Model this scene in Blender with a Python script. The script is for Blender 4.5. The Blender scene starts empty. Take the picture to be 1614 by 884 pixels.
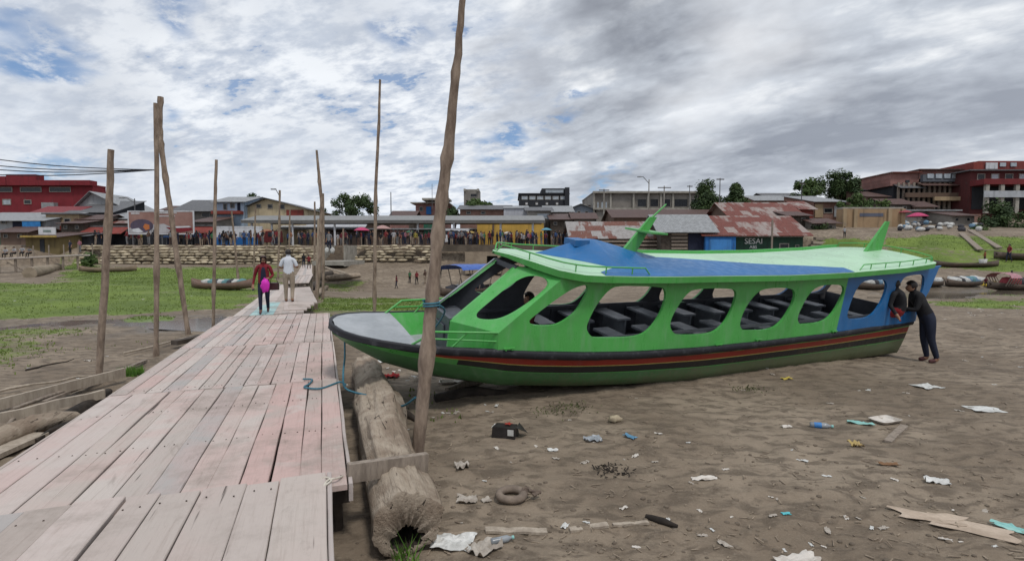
import bpy, bmesh, math, random
import numpy as np
from mathutils import Vector, Matrix, noise as mn
S = bpy.context.scene; COL = S.collection; rnd = random.Random(7); R = math.radians

# ------------------------------------------------------------ camera, sky, sun, exposure
F = 830.0; CX = 807.0; HC = 2.1; PIT = math.atan(42 / F)
cd = bpy.data.cameras.new('camera'); cam = bpy.data.objects.new('camera', cd); COL.objects.link(cam)
cd.sensor_width = 36; cd.lens = F / 1614 * 36; cd.clip_end = 3000; cd.clip_start = .05
cam.location = (0, 0, HC); cam.rotation_euler = (math.pi / 2 - PIT, 0, 0); S.camera = cam
FW = np.array([0, math.cos(PIT), -math.sin(PIT)]); UPV = np.array([0, math.sin(PIT), math.cos(PIT)]); C0 = np.array([0, 0, HC])
def ray(x, y): return FW + np.array([1., 0, 0]) * ((x - CX) / F) + UPV * ((442 - y) / F)
def W(x, y, Y): d = ray(x, y); return Vector(C0 + d * (Y / d[1]))          # the point at distance Y seen at photo position x, y
S.view_settings.view_transform = 'Standard'; S.view_settings.look = 'None'
S.view_settings.exposure = 0.22; S.view_settings.gamma = 1.0
SUN_EL, SUN_AZ = 62, 150                                                    # high sun behind cloud, from the right and a little behind
sl = bpy.data.lights.new('sun', 'SUN'); sl.energy = 1.5; sl.angle = R(11); sl.color = (1, .96, .9)
so = bpy.data.objects.new('sun', sl); COL.objects.link(so)
sd = Vector((math.sin(R(SUN_AZ)) * math.cos(R(SUN_EL)), math.cos(R(SUN_AZ)) * math.cos(R(SUN_EL)), math.sin(R(SUN_EL))))
so.rotation_euler = sd.to_track_quat('Z', 'Y').to_euler()
wd = bpy.data.worlds.new('World'); S.world = wd; wd.use_nodes = True
class NT:                                                                   # small helper for node trees
    def __init__(s, t): s.t = t; t.nodes.clear()
    def n(s, ty, **k):
        o = s.t.nodes.new(ty); ins = k.pop('i', {})
        for a, v in k.items(): setattr(o, a, v)
        for a, v in ins.items(): s.set(o.inputs[a], v)
        return o
    def set(s, inp, v):
        if isinstance(v, bpy.types.NodeSocket): s.t.links.new(v, inp)
        elif isinstance(v, bpy.types.Node): s.t.links.new(v.outputs[0], inp)
        else: inp.default_value = v
    def math(s, op, a, b=0., c=None, clamp=False):
        i = {0: a, 1: b}
        if c is not None: i[2] = c
        return s.n('ShaderNodeMath', operation=op, use_clamp=clamp, i=i).outputs[0]
    def mix(s, f, a, b, ty='MIX'):
        m = s.n('ShaderNodeMix', data_type='RGBA', blend_type=ty, clamp_factor=True)
        s.set(m.inputs[0], f); s.set(m.inputs[6], a); s.set(m.inputs[7], b); return m.outputs[2]
    def mr(s, v, a, b, c=0., d=1., smooth=True):
        return s.n('ShaderNodeMapRange', interpolation_type='SMOOTHSTEP' if smooth else 'LINEAR', i={0: v, 1: a, 2: b, 3: c, 4: d}).outputs[0]
    def noise(s, vec, sc, det=6, ro=.55, dist=0., out=0):
        return s.n('ShaderNodeTexNoise', i={'Vector': vec, 'Scale': sc, 'Detail': det, 'Roughness': ro, 'Distortion': dist}).outputs[out]
    def mapping(s, vec, loc=(0, 0, 0), rot=(0, 0, 0), sc=(1, 1, 1)):
        return s.n('ShaderNodeMapping', i={0: vec, 1: loc, 2: rot, 3: sc}).outputs[0]
def c4(c): return (c[0], c[1], c[2], 1)

def build_sky():
    t = NT(wd.node_tree)
    sky = t.n('ShaderNodeTexSky', sky_type='NISHITA', sun_disc=False, sun_elevation=R(SUN_EL), sun_rotation=R(SUN_AZ))
    g = t.n('ShaderNodeTexCoord').outputs['Generated']
    sep = t.n('ShaderNodeSeparateXYZ', i={0: g})
    zz = t.math('ADD', t.math('MAXIMUM', sep.outputs[2], 0.0), .26)
    P = t.n('ShaderNodeCombineXYZ', i={0: t.math('DIVIDE', sep.outputs[0], zz), 1: t.math('DIVIDE', sep.outputs[1], zz), 2: 0.0}).outputs[0]
    wob = t.n('ShaderNodeVectorMath', operation='SUBTRACT', i={0: t.noise(P, 1.6, 4, .6, 0, 1), 1: (.5, .5, .5)}).outputs[0]
    wob = t.n('ShaderNodeVectorMath', operation='SCALE', i={0: wob, 3: .33}).outputs[0]
    gd = t.n('ShaderNodeVectorMath', operation='ADD', i={0: g, 1: wob}).outputs[0]
    def blob(px, py, r0, r1, st=(1, 1, 1)):
        d = Vector(ray(px, py)).normalized()
        v = t.n('ShaderNodeVectorMath', operation='SUBTRACT', i={0: gd, 1: d}).outputs[0]
        v = t.n('ShaderNodeVectorMath', operation='MULTIPLY', i={0: v, 1: st}).outputs[0]
        l = t.n('ShaderNodeVectorMath', operation='LENGTH', i={0: v}).outputs['Value']
        return t.mr(l, r0, r1, 1., 0.)
    # thin mottled high cloud: small puffs in loose rows
    def turned(deg, sc, loc=(0, 0, 0)): return t.mapping(t.mapping(P, loc=loc, rot=(0, 0, R(deg))), sc=sc)
    n1 = t.noise(turned(18, (1, 1.5, 1)), 4.2, 5, .55, .15)
    n2 = t.noise(turned(18, (1, 1.55, 1)), 15, 4, .6, .12)
    n3 = t.noise(t.mapping(P, loc=(3, 1, 0)), .9, 4, .5, .1)
    v = t.math('ADD', t.math('MULTIPLY', n1, .62), t.math('MULTIPLY', n2, .38))
    left = t.mr(t.math('ADD', sep.outputs[0], t.math('MULTIPLY', t.math('SUBTRACT', n1, .5), .45)), -.12, .1, 1., 0.)
    cell = t.mr(v, .41, .59)
    high = t.mix(cell, (4.7, 5.25, 6.2, 1), (8.0, 8.3, 8.7, 1)); high = t.mix(t.mr(n3, .42, .62, 0, .6), high, (5.6, 6.1, 6.9, 1))
    # heavy soft cumulus drawn out in diagonal masses, with billowed edges
    m1 = t.noise(turned(42, (1, 2.3, 1), (7, 2, 0)), 1.0, 5, .52, .2)
    m2 = t.noise(turned(42, (1, 1.5, 1), (1, 5, 0)), 3.4, 7, .58, .2)
    bl = t.math('ABSOLUTE', t.math('SUBTRACT', t.noise(turned(42, (1, 1.25, 1), (4, 4, 0)), 5.2, 5, .55, .1), .5))
    m = t.math('ADD', t.math('ADD', t.math('MULTIPLY', m1, .72), t.math('MULTIPLY', m2, .28)), t.math('MULTIPLY', bl, -.3))
    low = t.n('ShaderNodeValToRGB', i={0: m})
    cr = low.color_ramp; cr.elements[0].position = .36; cr.elements[0].color = (8.6, 8.8, 9.0, 1)
    cr.elements[1].position = .58; cr.elements[1].color = (2.5, 2.75, 3.25, 1)
    el = cr.elements.new(.45); el.color = (5.2, 5.6, 6.2, 1)
    lowc = low.outputs[0]
    for b, col, k in ((blob(1010, 20, .02, .2, (1, 1, 1.7)), (1.9, 2.05, 2.4, 1), .8), (blob(1330, 235, .03, .34, (1, 1, 2.2)), (2.9, 3.2, 3.8, 1), .5),
                      (blob(1560, 150, .02, .3), (3.5, 3.8, 4.4, 1), .35), (blob(800, 120, .02, .2), (3.6, 3.8, 4.3, 1), .5),
                      (blob(1200, 75, .01, .17, (1, 1, 1.2)), (9.2, 9.3, 9.5, 1), .45), (blob(1090, 190, .02, .17, (1, 1, 1.5)), (8.7, 8.9, 9.2, 1), .5), (blob(680, 300, .02, .2, (1, 1, 1.5)), (8.4, 8.6, 8.9, 1), .5), (blob(640, 130, .02, .16), (8.4, 8.6, 8.9, 1), .35)):
        lowc = t.mix(t.math('MULTIPLY', b, t.math('MULTIPLY', t.mr(m2, .3, .65, .5, 1.2), k)), lowc, col)
    clouds = t.mix(t.math('MULTIPLY', left, t.mr(n3, .3, .6, 1., .75)), lowc, high)
    # near the horizon everything merges into pale cloud
    clouds = t.mix(t.mr(sep.outputs[2], .0, .17, .65, 0.), clouds, (7.0, 7.4, 8.0, 1))
    # gaps that show the blue
    gap = t.math('MULTIPLY', left, t.mr(t.math('ADD', v, t.math('MULTIPLY', n3, .3)), .555, .49))
    gap = t.math('MULTIPLY', gap, .75)
    rag = t.mr(t.noise(P, 9, 6, .65, .2), .36, .56)
    for b in (blob(802, 218, .015, .06, (1, 1, 1.9)), blob(880, 195, .01, .075, (1, 1, 2.8)), blob(600, 30, .01, .07, (1, 1, 1.6)), blob(40, 55, .015, .075, (1, 1, 1.6)),
              blob(282, 210, .012, .055, (1, 1, 1.6)), blob(935, 152, .01, .06, (1, 1, 2.4)), blob(930, 305, .01, .06, (1, 1, 3)), blob(45, 268, .02, .12, (1, 1, 3.2)), blob(300, 25, .01, .06)):
        gap = t.math('MAXIMUM', gap, t.math('MULTIPLY', b, rag))
    blue = t.mix(.35, sky.outputs[0], (1.3, 2.6, 5.4, 1))
    bg = t.n('ShaderNodeBackground', i={0: t.mix(gap, clouds, blue), 1: .1})
    t.set(t.n('ShaderNodeOutputWorld').inputs[0], bg)
build_sky()

# ------------------------------------------------------------ materials
MATS = {}
def mat(name, c1, c2=None, rough=.75, sc=6., bump=0., st=(1, 1, 1), metal=0., det=6, lo=.35, hi=.65, bsc=None, spec=.4, obj_rnd=0., attr=None, coat=0., rot=0.):
    if name in MATS: return MATS[name]
    m = bpy.data.materials.new(name); m.use_nodes = True; t = NT(m.node_tree); MATS[name] = m
    co = t.n('ShaderNodeTexCoord').outputs['Object']; co = t.mapping(t.mapping(co, rot=(0, 0, rot)) if rot else co, sc=st)
    n = t.noise(co, sc, det, .6)
    col = t.mix(t.mr(n, lo, hi), c4(c1), c4(c2 or [v * .8 for v in c1]))
    col = t.mix(t.mr(t.noise(co, sc * 7, 3, .6), .3, .7, 0, .35), col, t.mix(1., col, (.72, .7, .68, 1), 'MULTIPLY'))
    if attr:
        a = t.n('ShaderNodeAttribute', attribute_name=attr).outputs['Fac']
        hs = t.n('ShaderNodeHueSaturation', i={'Value': t.mr(a, 0, 1, .68, 1.25, False), 'Color': col}); col = hs.outputs[0]
    if obj_rnd:
        r = t.n('ShaderNodeObjectInfo').outputs['Random']
        col = t.n('ShaderNodeHueSaturation', i={'Value': t.mr(r, 0, 1, 1 - obj_rnd, 1 + obj_rnd, False), 'Color': col}).outputs[0]
    b = t.n('ShaderNodeBsdfPrincipled', i={'Base Color': col, 'Roughness': t.mr(n, .2, .8, max(rough - .08, .03), min(rough + .08, 1)), 'Metallic': metal, 'Specular IOR Level': spec, 'Coat Weight': coat})
    if bump:
        bn = t.noise(co, bsc or sc * 4, 6, .6)
        t.set(b.inputs['Normal'], t.n('ShaderNodeBump', i={'Strength': min(bump * 10, 1), 'Distance': bump, 'Height': bn}))
    t.set(t.n('ShaderNodeOutputMaterial').inputs[0], b); return m
def corr(name, c1, c2, rust=None, lo=.4, hi=.6, axis=0, period=.18, rough=.55):   # corrugated sheet, optional rust in vertical streaks
    if name in MATS: return MATS[name]
    m = bpy.data.materials.new(name); m.use_nodes = True; t = NT(m.node_tree); MATS[name] = m
    co = t.n('ShaderNodeTexCoord').outputs['Object']
    n = t.noise(t.mapping(co, sc=(1, .35, .35)), 1.1, 7, .65, .4)
    col = t.mix(t.mr(t.noise(co, 3, 5), .3, .7), c4(c1), c4(c2))
    if rust:
        br = t.n('ShaderNodeTexBrick', i={0: t.mapping(co, sc=(1, 1, 1)), 1: (0, 0, 0, 1), 2: (1, 1, 1, 1), 3: (.5, .5, .5, 1), 'Scale': .45, 'Mortar Size': 0., 'Brick Width': .5, 'Row Height': .55})
        mm = t.math('ADD', t.math('MULTIPLY', n, .75), t.math('MULTIPLY', br.outputs[0], .3))
        col = t.mix(t.mr(mm, lo, hi), col, t.mix(t.noise(co, 2.5, 6), c4(rust), c4([v * .45 for v in rust])))
    s = t.n('ShaderNodeSeparateXYZ', i={0: co}).outputs[axis]
    h = t.math('SINE', t.math('MULTIPLY', s, 2 * math.pi / period))
    b = t.n('ShaderNodeBsdfPrincipled', i={'Base Color': col, 'Roughness': rough, 'Specular IOR Level': .35})
    t.set(b.inputs['Normal'], t.n('ShaderNodeBump', i={'Strength': .6, 'Distance': .02, 'Height': h}))
    t.set(t.n('ShaderNodeOutputMaterial').inputs[0], b); return m
def brickmat(name, c1, c2, mort=(.3, .28, .26), sc=4.):
    if name in MATS: return MATS[name]
    m = bpy.data.materials.new(name); m.use_nodes = True; t = NT(m.node_tree); MATS[name] = m
    co = t.n('ShaderNodeTexCoord').outputs['Object']; co = t.mapping(co, rot=(R(90), 0, 0))
    br = t.n('ShaderNodeTexBrick', i={0: co, 1: c4(c1), 2: c4(c2), 3: c4(mort), 'Scale': sc, 'Mortar Size': .015})
    col = t.mix(t.mr(t.noise(co, .7, 7), .35, .7, 0, .6), br.outputs[0], t.mix(1., br.outputs[0], (.5, .46, .44, 1), 'MULTIPLY'))
    b = t.n('ShaderNodeBsdfPrincipled', i={'Base Color': col, 'Roughness': .9})
    t.set(t.n('ShaderNodeOutputMaterial').inputs[0], b); return m

# ------------------------------------------------------------ mesh helpers
class MB:
    def __init__(s): s.v = []; s.f = []; s.m = []; s.sm = []
    def add(s, vs, fs, mi=0, smooth=False):
        o = len(s.v); s.v += [tuple(v) for v in vs]
        for f in fs: s.f.append([i + o for i in f]); s.m.append(mi); s.sm.append(smooth)
        return s
    def box(s, c, d, mi=0, rz=0., rx=0., ry=0., jit=0.):
        M = Matrix.Rotation(rz, 3, 'Z') @ Matrix.Rotation(ry, 3, 'Y') @ Matrix.Rotation(rx, 3, 'X'); vs = []
        for x in (-1, 1):
            for y in (-1, 1):
                for z in (-1, 1):
                    vs.append(Vector(c) + M @ Vector((x * d[0] / 2, y * d[1] / 2, z * d[2] / 2)) + Vector((rnd.uniform(-jit, jit), rnd.uniform(-jit, jit), rnd.uniform(-jit, jit))))
        return s.add(vs, [(0, 1, 3, 2), (4, 6, 7, 5), (0, 4, 5, 1), (2, 3, 7, 6), (0, 2, 6, 4), (1, 5, 7, 3)], mi)
    def bar(s, a, b, w, h, mi=0):                                           # a beam of w by h from a to b
        a = Vector(a); b = Vector(b); d = (b - a).normalized(); up = Vector((0, 0, 1)) if abs(d.z) < .9 else Vector((1, 0, 0))
        x = d.cross(up).normalized() * w / 2; y = x.cross(d).normalized() * h / 2
        vs = [p + sx * x + sy * y for p in (a, b) for sx, sy in ((-1, -1), (1, -1), (1, 1), (-1, 1))]
        return s.add(vs, [(3, 2, 1, 0), (4, 5, 6, 7), (0, 1, 5, 4), (1, 2, 6, 5), (2, 3, 7, 6), (3, 0, 4, 7)], mi)
    def tube(s, pts, r, n=8, mi=0, cap=True, rj=0.):
        pts = [Vector(p) for p in pts]; rs = r if isinstance(r, (list, tuple)) else [r] * len(pts); o = []; x = None
        for i, p in enumerate(pts):
            d = (pts[min(i + 1, len(pts) - 1)] - pts[max(i - 1, 0)]).normalized()
            if x is None: x = d.orthogonal().normalized()
            x = (x - d * x.dot(d)).normalized(); y = d.cross(x)
            for k in range(n):
                q = 2 * math.pi * k / n; rr = rs[i] * (1 + rnd.uniform(-rj, rj)); o.append(p + (x * math.cos(q) + y * math.sin(q)) * rr)
        fs = [(i * n + k, i * n + (k + 1) % n, (i + 1) * n + (k + 1) % n, (i + 1) * n + k) for i in range(len(pts) - 1) for k in range(n)]
        s.add(o, fs, mi, True)
        if cap: s.add(o[:n], [tuple(range(n))[::-1]], mi); s.add(o[-n:], [tuple(range(n))], mi)
        return s
    def lathe(s, prof, n=16, c=(0, 0, 0), mi=0):                            # profile of (r, z)
        vs = [(c[0] + r * math.cos(2 * math.pi * k / n), c[1] + r * math.sin(2 * math.pi * k / n), c[2] + z) for r, z in prof for k in range(n)]
        return s.add(vs, [(i * n + k, i * n + (k + 1) % n, (i + 1) * n + (k + 1) % n, (i + 1) * n + k) for i in range(len(prof) - 1) for k in range(n)], mi, True)
    def grid(s, P, mi=0, smooth=True, mf=None, closed=False):                # P: list of rows of points
        n = len(P[0]); o = len(s.v); s.v += [tuple(p) for r in P for p in r]
        for i in range(len(P) - 1):
            for k in range(n if closed else n - 1):
                k2 = (k + 1) % n
                s.f.append([o + i * n + k, o + i * n + k2, o + (i + 1) * n + k2, o + (i + 1) * n + k]); s.m.append(mf(i, k) if mf else mi); s.sm.append(smooth)
        return s
    def ball(s, c, r, mi=0, u=10, v=7):
        r = (r, r, r) if not isinstance(r, (tuple, list)) else r
        P = [[(c[0] + r[0] * math.sin(math.pi * j / v) * math.cos(2 * math.pi * i / u), c[1] + r[1] * math.sin(math.pi * j / v) * math.sin(2 * math.pi * i / u), c[2] - r[2] * math.cos(math.pi * j / v)) for i in range(u)] for j in range(v + 1)]
        return s.grid(P, mi, True, None, True)
    def build(s, name, mats, parent=None, loc=None, rz=0., attrs=None, weld=False):
        me = bpy.data.meshes.new(name); me.from_pydata(s.v, [], s.f)
        mats = mats if isinstance(mats, (list, tuple)) else [mats]
        for m in mats: me.materials.append(m)
        me.polygons.foreach_set('material_index', s.m); me.polygons.foreach_set('use_smooth', s.sm)
        if attrs:
            for an, vals in attrs.items():
                at = me.attributes.new(an, 'FLOAT', 'FACE' if len(vals) == len(s.f) else 'POINT'); at.data.foreach_set('value', vals)
        if weld:
            b = bmesh.new(); b.from_mesh(me); bmesh.ops.remove_doubles(b, verts=b.verts, dist=1e-5); b.to_mesh(me); b.free()
        me.update(); o = bpy.data.objects.new(name, me); COL.objects.link(o)
        if parent: o.parent = parent
        if loc is not None: o.location = loc
        if rz: o.rotation_euler.z = rz
        return o
def tag(o, label, cat, group=None, kind=None):
    o['label'] = label; o['category'] = cat
    if group: o['group'] = group
    if kind: o['kind'] = kind
    return o
def thing(name, label, cat, loc, rz=0., group=None):
    o = bpy.data.objects.new(name, None); COL.objects.link(o); o.location = loc; o.rotation_euler = (0, 0, rz); o.empty_display_size = .2
    return tag(o, label, cat, group)
def kids(o): return [c for c in bpy.data.objects if c.parent == o]
def shift(mb, off):
    mb.v = [(v[0] - off[0], v[1] - off[1], v[2] - off[2]) for v in mb.v]; return mb

# ------------------------------------------------------------ terrain
def cpt(x, y, Y): p = W(x, y, Y); return (p.x, p.y, p.z)
CP = [(0, 2.5, 0), (-3, 2, 0), (3, 3, 0), (6, 4, 0), (-6, 4, 0), (-12, 6, 0), (12, 5, 0), (-1, 5.5, 0), (2, 6, 0), (5, 8, -.04), (-2, 8, -.02), (0, -6, 0), (-10, -6, 0), (10, -6, 0), (2.0, 9, .0), (5, 10.6, -.02), (7.8, 12.3, -.03),
      cpt(1462, 571, 11), cpt(1590, 500, 17), cpt(1614, 600, 8.7), cpt(1545, 468, 29), (24, 29, -.35), cpt(1200, 470, 30), cpt(1000, 462, 34), cpt(626, 453, 48), cpt(720, 452, 46), cpt(560, 470, 29), cpt(560, 495, 19), cpt(600, 414, 57),
      cpt(690, 416, 57), cpt(800, 425, 56), cpt(900, 425, 56), cpt(300, 418, 56), cpt(200, 423, 48), cpt(200, 460, 26), cpt(100, 500, 17.3), cpt(350, 495, 18.4), cpt(100, 560, 10.9), cpt(60, 620, 8), cpt(100, 442, 36), cpt(450, 416, 57), cpt(-200, 450, 34), cpt(-400, 500, 17),
      cpt(1540, 447, 38), cpt(1614, 447, 38), cpt(1800, 470, 30), cpt(1400, 425, 42), cpt(1600, 425, 43), cpt(1200, 425, 44), cpt(1000, 420, 50), cpt(350, 448, 31)]
CP = np.array(CP, float)
def tps_fit(c, lam=.6):
    n = len(c); d = np.hypot(c[:, None, 0] - c[None, :, 0], c[:, None, 1] - c[None, :, 1])
    K = np.where(d > 0, d * d * np.log(d + 1e-12), 0) + np.eye(n) * lam; P = np.c_[np.ones(n), c[:, :2]]
    A = np.block([[K, P], [P.T, np.zeros((3, 3))]]); return np.linalg.solve(A, np.r_[c[:, 2], 0, 0, 0])
TW = tps_fit(CP)
def sst(a, b, x): k = np.clip((x - a) / (b - a), 0, 1); return k * k * (3 - 2 * k)
_pr = np.random.RandomState(3).rand(256, 256)
def vnoise(x, y):
    xi = np.floor(x).astype(int); yi = np.floor(y).astype(int); fx = x - xi; fy = y - yi; fx = fx * fx * (3 - 2 * fx); fy = fy * fy * (3 - 2 * fy)
    g = lambda i, j: _pr[i % 256, j % 256]
    return (g(xi, yi) * (1 - fx) + g(xi + 1, yi) * fx) * (1 - fy) + (g(xi, yi + 1) * (1 - fx) + g(xi + 1, yi + 1) * fx) * fy
def fbm(x, y, o=4, gain=.5): return sum((gain ** k) * (vnoise(x * 2 ** k + 17 * k, y * 2 ** k + 5 * k) - .5) for k in range(o))
YW = 57.6                                                                   # line of the embankment wall
def terr(x, y, detail=True):
    x = np.asarray(x, float); y = np.asarray(y, float); sh = x.shape; x = x.ravel(); y = y.ravel()
    xc = np.clip(x, -45, 45); yc = np.clip(y, -6, 58)
    z = np.full(x.shape, TW[-3]) + TW[-2] * xc + TW[-1] * yc
    for i, c in enumerate(CP):
        d2 = (xc - c[0]) ** 2 + (yc - c[1]) ** 2; z += TW[i] * d2 * .5 * np.log(d2 + 1e-12)
    z = np.clip(z, -1.6, 2.2)
    sr = sst(12, 40, x); pl = 3.05 + sr * (1.5 + np.clip((y - 58) * .13, 0, 3.2))
    cen = YW + 1.1 - 7.5 * sst(30, 42, x); hw = .5 + 7.5 * sst(30, 40, x)
    lf = sst(-44, -60, x); cen = cen - lf * 8; hw = hw + lf * 4
    k = sst(cen - hw, cen + hw, y); z = z * (1 - k) + pl * k
    for poly, zp in PONDS:
        m = pmask(poly, x + fbm(x * .5, y * .5, 4) * 2.2, y + fbm(x * .45 + 20, y * .6, 4) * 1.7, .8); z = z * (1 - m) + np.minimum(z, zp - .07) * m
    if detail:
        near = np.exp(-((x / 26) ** 2 + ((y - 8) / 20) ** 2)) ** .5
        rid = np.abs(fbm(x * 1.3 + 9, y * 2.2, 4)) * .06
        z = z + near * (fbm(x * .6, y * .6, 3) * .05 + rid * .5 + fbm(x * 5, y * 7.5, 3, .6) * .026 - .012 * sst(.16, .3, fbm(x * 2.6 + 30, y * 3.4 + 11, 2))) + fbm(x * .25, y * .25, 3) * .12 * sst(12, 25, y)
    return z.reshape(sh)
def inpoly(poly, x, y):
    r = np.zeros(x.shape, bool); n = len(poly)
    for i in range(n):
        (x0, y0), (x1, y1) = poly[i], poly[(i + 1) % n]
        if y0 == y1: continue
        r ^= ((y0 > y) != (y1 > y)) & (x < (x1 - x0) * (y - y0) / (y1 - y0) + x0)
    return r
def pmask(poly, x, y, soft):                                                # soft mask: average over jittered samples
    a = 0
    for k in range(8):
        q = k * math.pi / 4; a = a + inpoly(poly, x + soft * math.cos(q) * (.4 + .6 * (k % 2)), y + soft * math.sin(q) * (.4 + .6 * (k % 2)))
    return a / 8.
PONDS = []
def gp(x, y):                                                               # the point of the ground seen at photo position x, y
    d = ray(x, y); ts = np.geomspace(1.2, 140, 900); P = C0[None] + d[None] * ts[:, None]
    g = terr(P[:, 0], P[:, 1], False) - P[:, 2]; k = np.argmax(g > 0)
    a, b = ts[max(k - 1, 0)], ts[k]
    for _ in range(14):
        m = (a + b) / 2; p = C0 + d * m
        if terr(np.array([p[0]]), np.array([p[1]]), False)[0] > p[2]: b = m
        else: a = m
    p = C0 + d * b; return Vector(p)
def gz(x, y): return float(terr(np.array([x]), np.array([y]))[0])
def wpoly(pts): return [tuple(gp(*p)[:2]) for p in pts]
p_l = wpoly([(-260, 520), (20, 519), (70, 511), (140, 512), (185, 513), (300, 519), (372, 513), (376, 500), (330, 498), (255, 500), (200, 503), (110, 504), (20, 510), (-260, 509)])
p_r = wpoly([(1395, 467), (1480, 468), (1540, 467), (1600, 462), (1900, 461), (1900, 453), (1614, 452), (1500, 454), (1395, 455)])
z_l = float(np.mean([gz(*p) for p in p_l])) - .02; z_r = float(np.min([gz(*p) for p in p_r])) + .0
GR = [(wpoly([(-400, 507), (0, 504), (60, 499), (200, 493), (300, 488), (368, 484), (400, 462), (432, 440), (440, 426), (430, 419), (140, 424), (95, 446), (-400, 452)]), 1., 1.), (wpoly([(500, 472), (620, 470), (690, 475), (705, 500), (640, 508), (505, 508)]), .8, .9),
      (wpoly([(172, 508), (200, 501), (240, 498), (264, 503), (255, 511), (200, 513)]), 1., .3), (wpoly([(1395, 376), (1470, 372), (1614, 372), (1900, 372), (1900, 428), (1614, 427), (1500, 424), (1400, 415)]), .95, 2.),
      (wpoly([(1480, 475), (1700, 472), (1800, 486), (1500, 484)]), .75, .8), (wpoly([(1545, 465), (1700, 463), (1700, 455), (1580, 456)]), .9, .8), (wpoly([(-400, 520), (0, 522), (90, 528), (150, 545), (60, 575), (-400, 600)]), .45, .8),
      (wpoly([(1270, 372), (1330, 376), (1400, 372), (1400, 398), (1330, 402), (1262, 396)]), .7, 1.5), (wpoly([(505, 447), (560, 440), (590, 447), (560, 455), (510, 460)]), .5, .8), (wpoly([(95, 432), (110, 402), (140, 400), (165, 424), (120, 440)]), .95, 1.), (wpoly([(640, 640), (700, 625), (790, 630), (760, 680), (680, 700), (640, 690)]), .28, .4)]
PONDS += [(p_l, z_l), (p_r, z_r)]
def build_ground():
    an = np.concatenate([np.linspace(-56, 56, 400), np.arange(60, 301, 6)]); an = np.radians(an)
    rr = np.concatenate([[.0001], np.geomspace(.9, 75, 520), np.geomspace(78, 1500, 40)])
    A, Rr = np.meshgrid(an, rr); X = Rr * np.sin(A); Y = Rr * np.cos(A); Z = terr(X, Y); n = len(an)
    vs = np.c_[X.ravel(), Y.ravel(), Z.ravel()]; me = bpy.data.meshes.new('ground')
    i = np.arange(len(rr) - 1)[:, None] * n; k = np.arange(n)[None]; k2 = (k + 1) % n
    q = np.stack([i + k, i + n + k, i + n + k2, i + k2], -1).reshape(-1, 4)
    me.from_pydata(vs.tolist(), [], q.tolist()); me.polygons.foreach_set('use_smooth', [True] * len(q))
    x, y = vs[:, 0], vs[:, 1]; xd = x + fbm(x * .7, y * .7, 4) * 1.6; yd = y + fbm(x * .7 + 40, y * .7, 4) * 2.2
    g = np.zeros(len(x))
    for poly, w, sf in GR: g = np.maximum(g, pmask(poly, xd, yd, sf) * w)
    g = np.clip(g * (1.15 - .55 * sst(.12, .36, fbm(x * .35 + 3, y * .6, 5))), 0, 1)
    wet = np.zeros(len(x))
    for poly, zp in PONDS: wet = np.maximum(wet, pmask(poly, xd, yd, 1.6))
    for nm, v in (('grass', g), ('wet', wet)): me.attributes.new(nm, 'FLOAT', 'POINT').data.foreach_set('value', v.astype('f'))
    m = bpy.data.materials.new('mud_and_grass'); m.use_nodes = True; t = NT(m.node_tree)
    co = t.n('ShaderNodeTexCoord').outputs['Object']
    n1 = t.noise(co, .45, 8, .6, .3); n2 = t.noise(t.mapping(co, sc=(1, 2, 1)), 3.2, 7, .65, .5); n3 = t.noise(co, 38, 5, .7); vo = t.n('ShaderNodeTexVoronoi', i={'Vector': co, 'Scale': 55.}).outputs[0]
    mud = t.mix(t.mr(n1, .38, .62), (.182, .141, .102, 1), (.27, .217, .162, 1)); mud = t.mix(t.mr(n2, .44, .62, 0, .8), mud, (.1, .077, .056, 1)); mud = t.mix(t.mr(n3, .52, .75, 0, .4), mud, (.31, .26, .205, 1))
    mud = t.mix(t.mr(n3, .42, .3, 0, .4), mud, (.1, .08, .06, 1)); mud = t.mix(t.mr(t.noise(t.mapping(co, sc=(1, 1.6, 1)), .8, 7, .62, .6), .52, .66, 0, .5), mud, (.115, .09, .066, 1))
    ag = t.n('ShaderNodeAttribute', attribute_name='grass').outputs['Fac']; aw = t.n('ShaderNodeAttribute', attribute_name='wet').outputs['Fac']
    mud = t.mix(t.math('MULTIPLY', aw, .75), mud, (.085, .072, .058, 1))
    gr = t.mix(t.mr(t.noise(t.mapping(co, sc=(.6, 1, 1)), .5, 6, .6), .35, .65), (.1, .145, .028, 1), (.155, .215, .038, 1)); gr = t.mix(t.mr(t.noise(co, 9, 6, .7), .4, .7, 0, .35), gr, (.06, .09, .02, 1))
    gf = t.mr(t.math('ADD', ag, t.math('MULTIPLY', t.math('SUBTRACT', t.noise(co, 2.4, 8, .7), .5), 1.1)), .36, .62)
    col = t.mix(gf, mud, gr)
    ro = t.mr(aw, 0, 1, .88, .35)
    b = t.n('ShaderNodeBsdfPrincipled', i={'Base Color': col, 'Roughness': ro, 'Specular IOR Level': .3})
    h = t.math('ADD', t.math('MULTIPLY', n2, .6), t.math('ADD', t.math('MULTIPLY', n3, .22), t.math('MULTIPLY', vo, .12)))
    t.set(b.inputs['Normal'], t.n('ShaderNodeBump', i={'Strength': .6, 'Distance': .05, 'Height': h}))
    t.set(t.n('ShaderNodeOutputMaterial').inputs[0], b); me.materials.append(m)
    o = bpy.data.objects.new('ground', me); COL.objects.link(o); o['kind'] = 'structure'
    # water lying in the hollows
    wm = bpy.data.materials.new('muddy_water'); wm.use_nodes = True; t = NT(wm.node_tree); co = t.n('ShaderNodeTexCoord').outputs['Object']
    b = t.n('ShaderNodeBsdfPrincipled', i={'Base Color': t.mix(t.noise(co, .6, 4), (.07, .058, .042, 1), (.13, .11, .085, 1)), 'Roughness': .12, 'IOR': 1.33, 'Specular IOR Level': .6})
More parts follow.
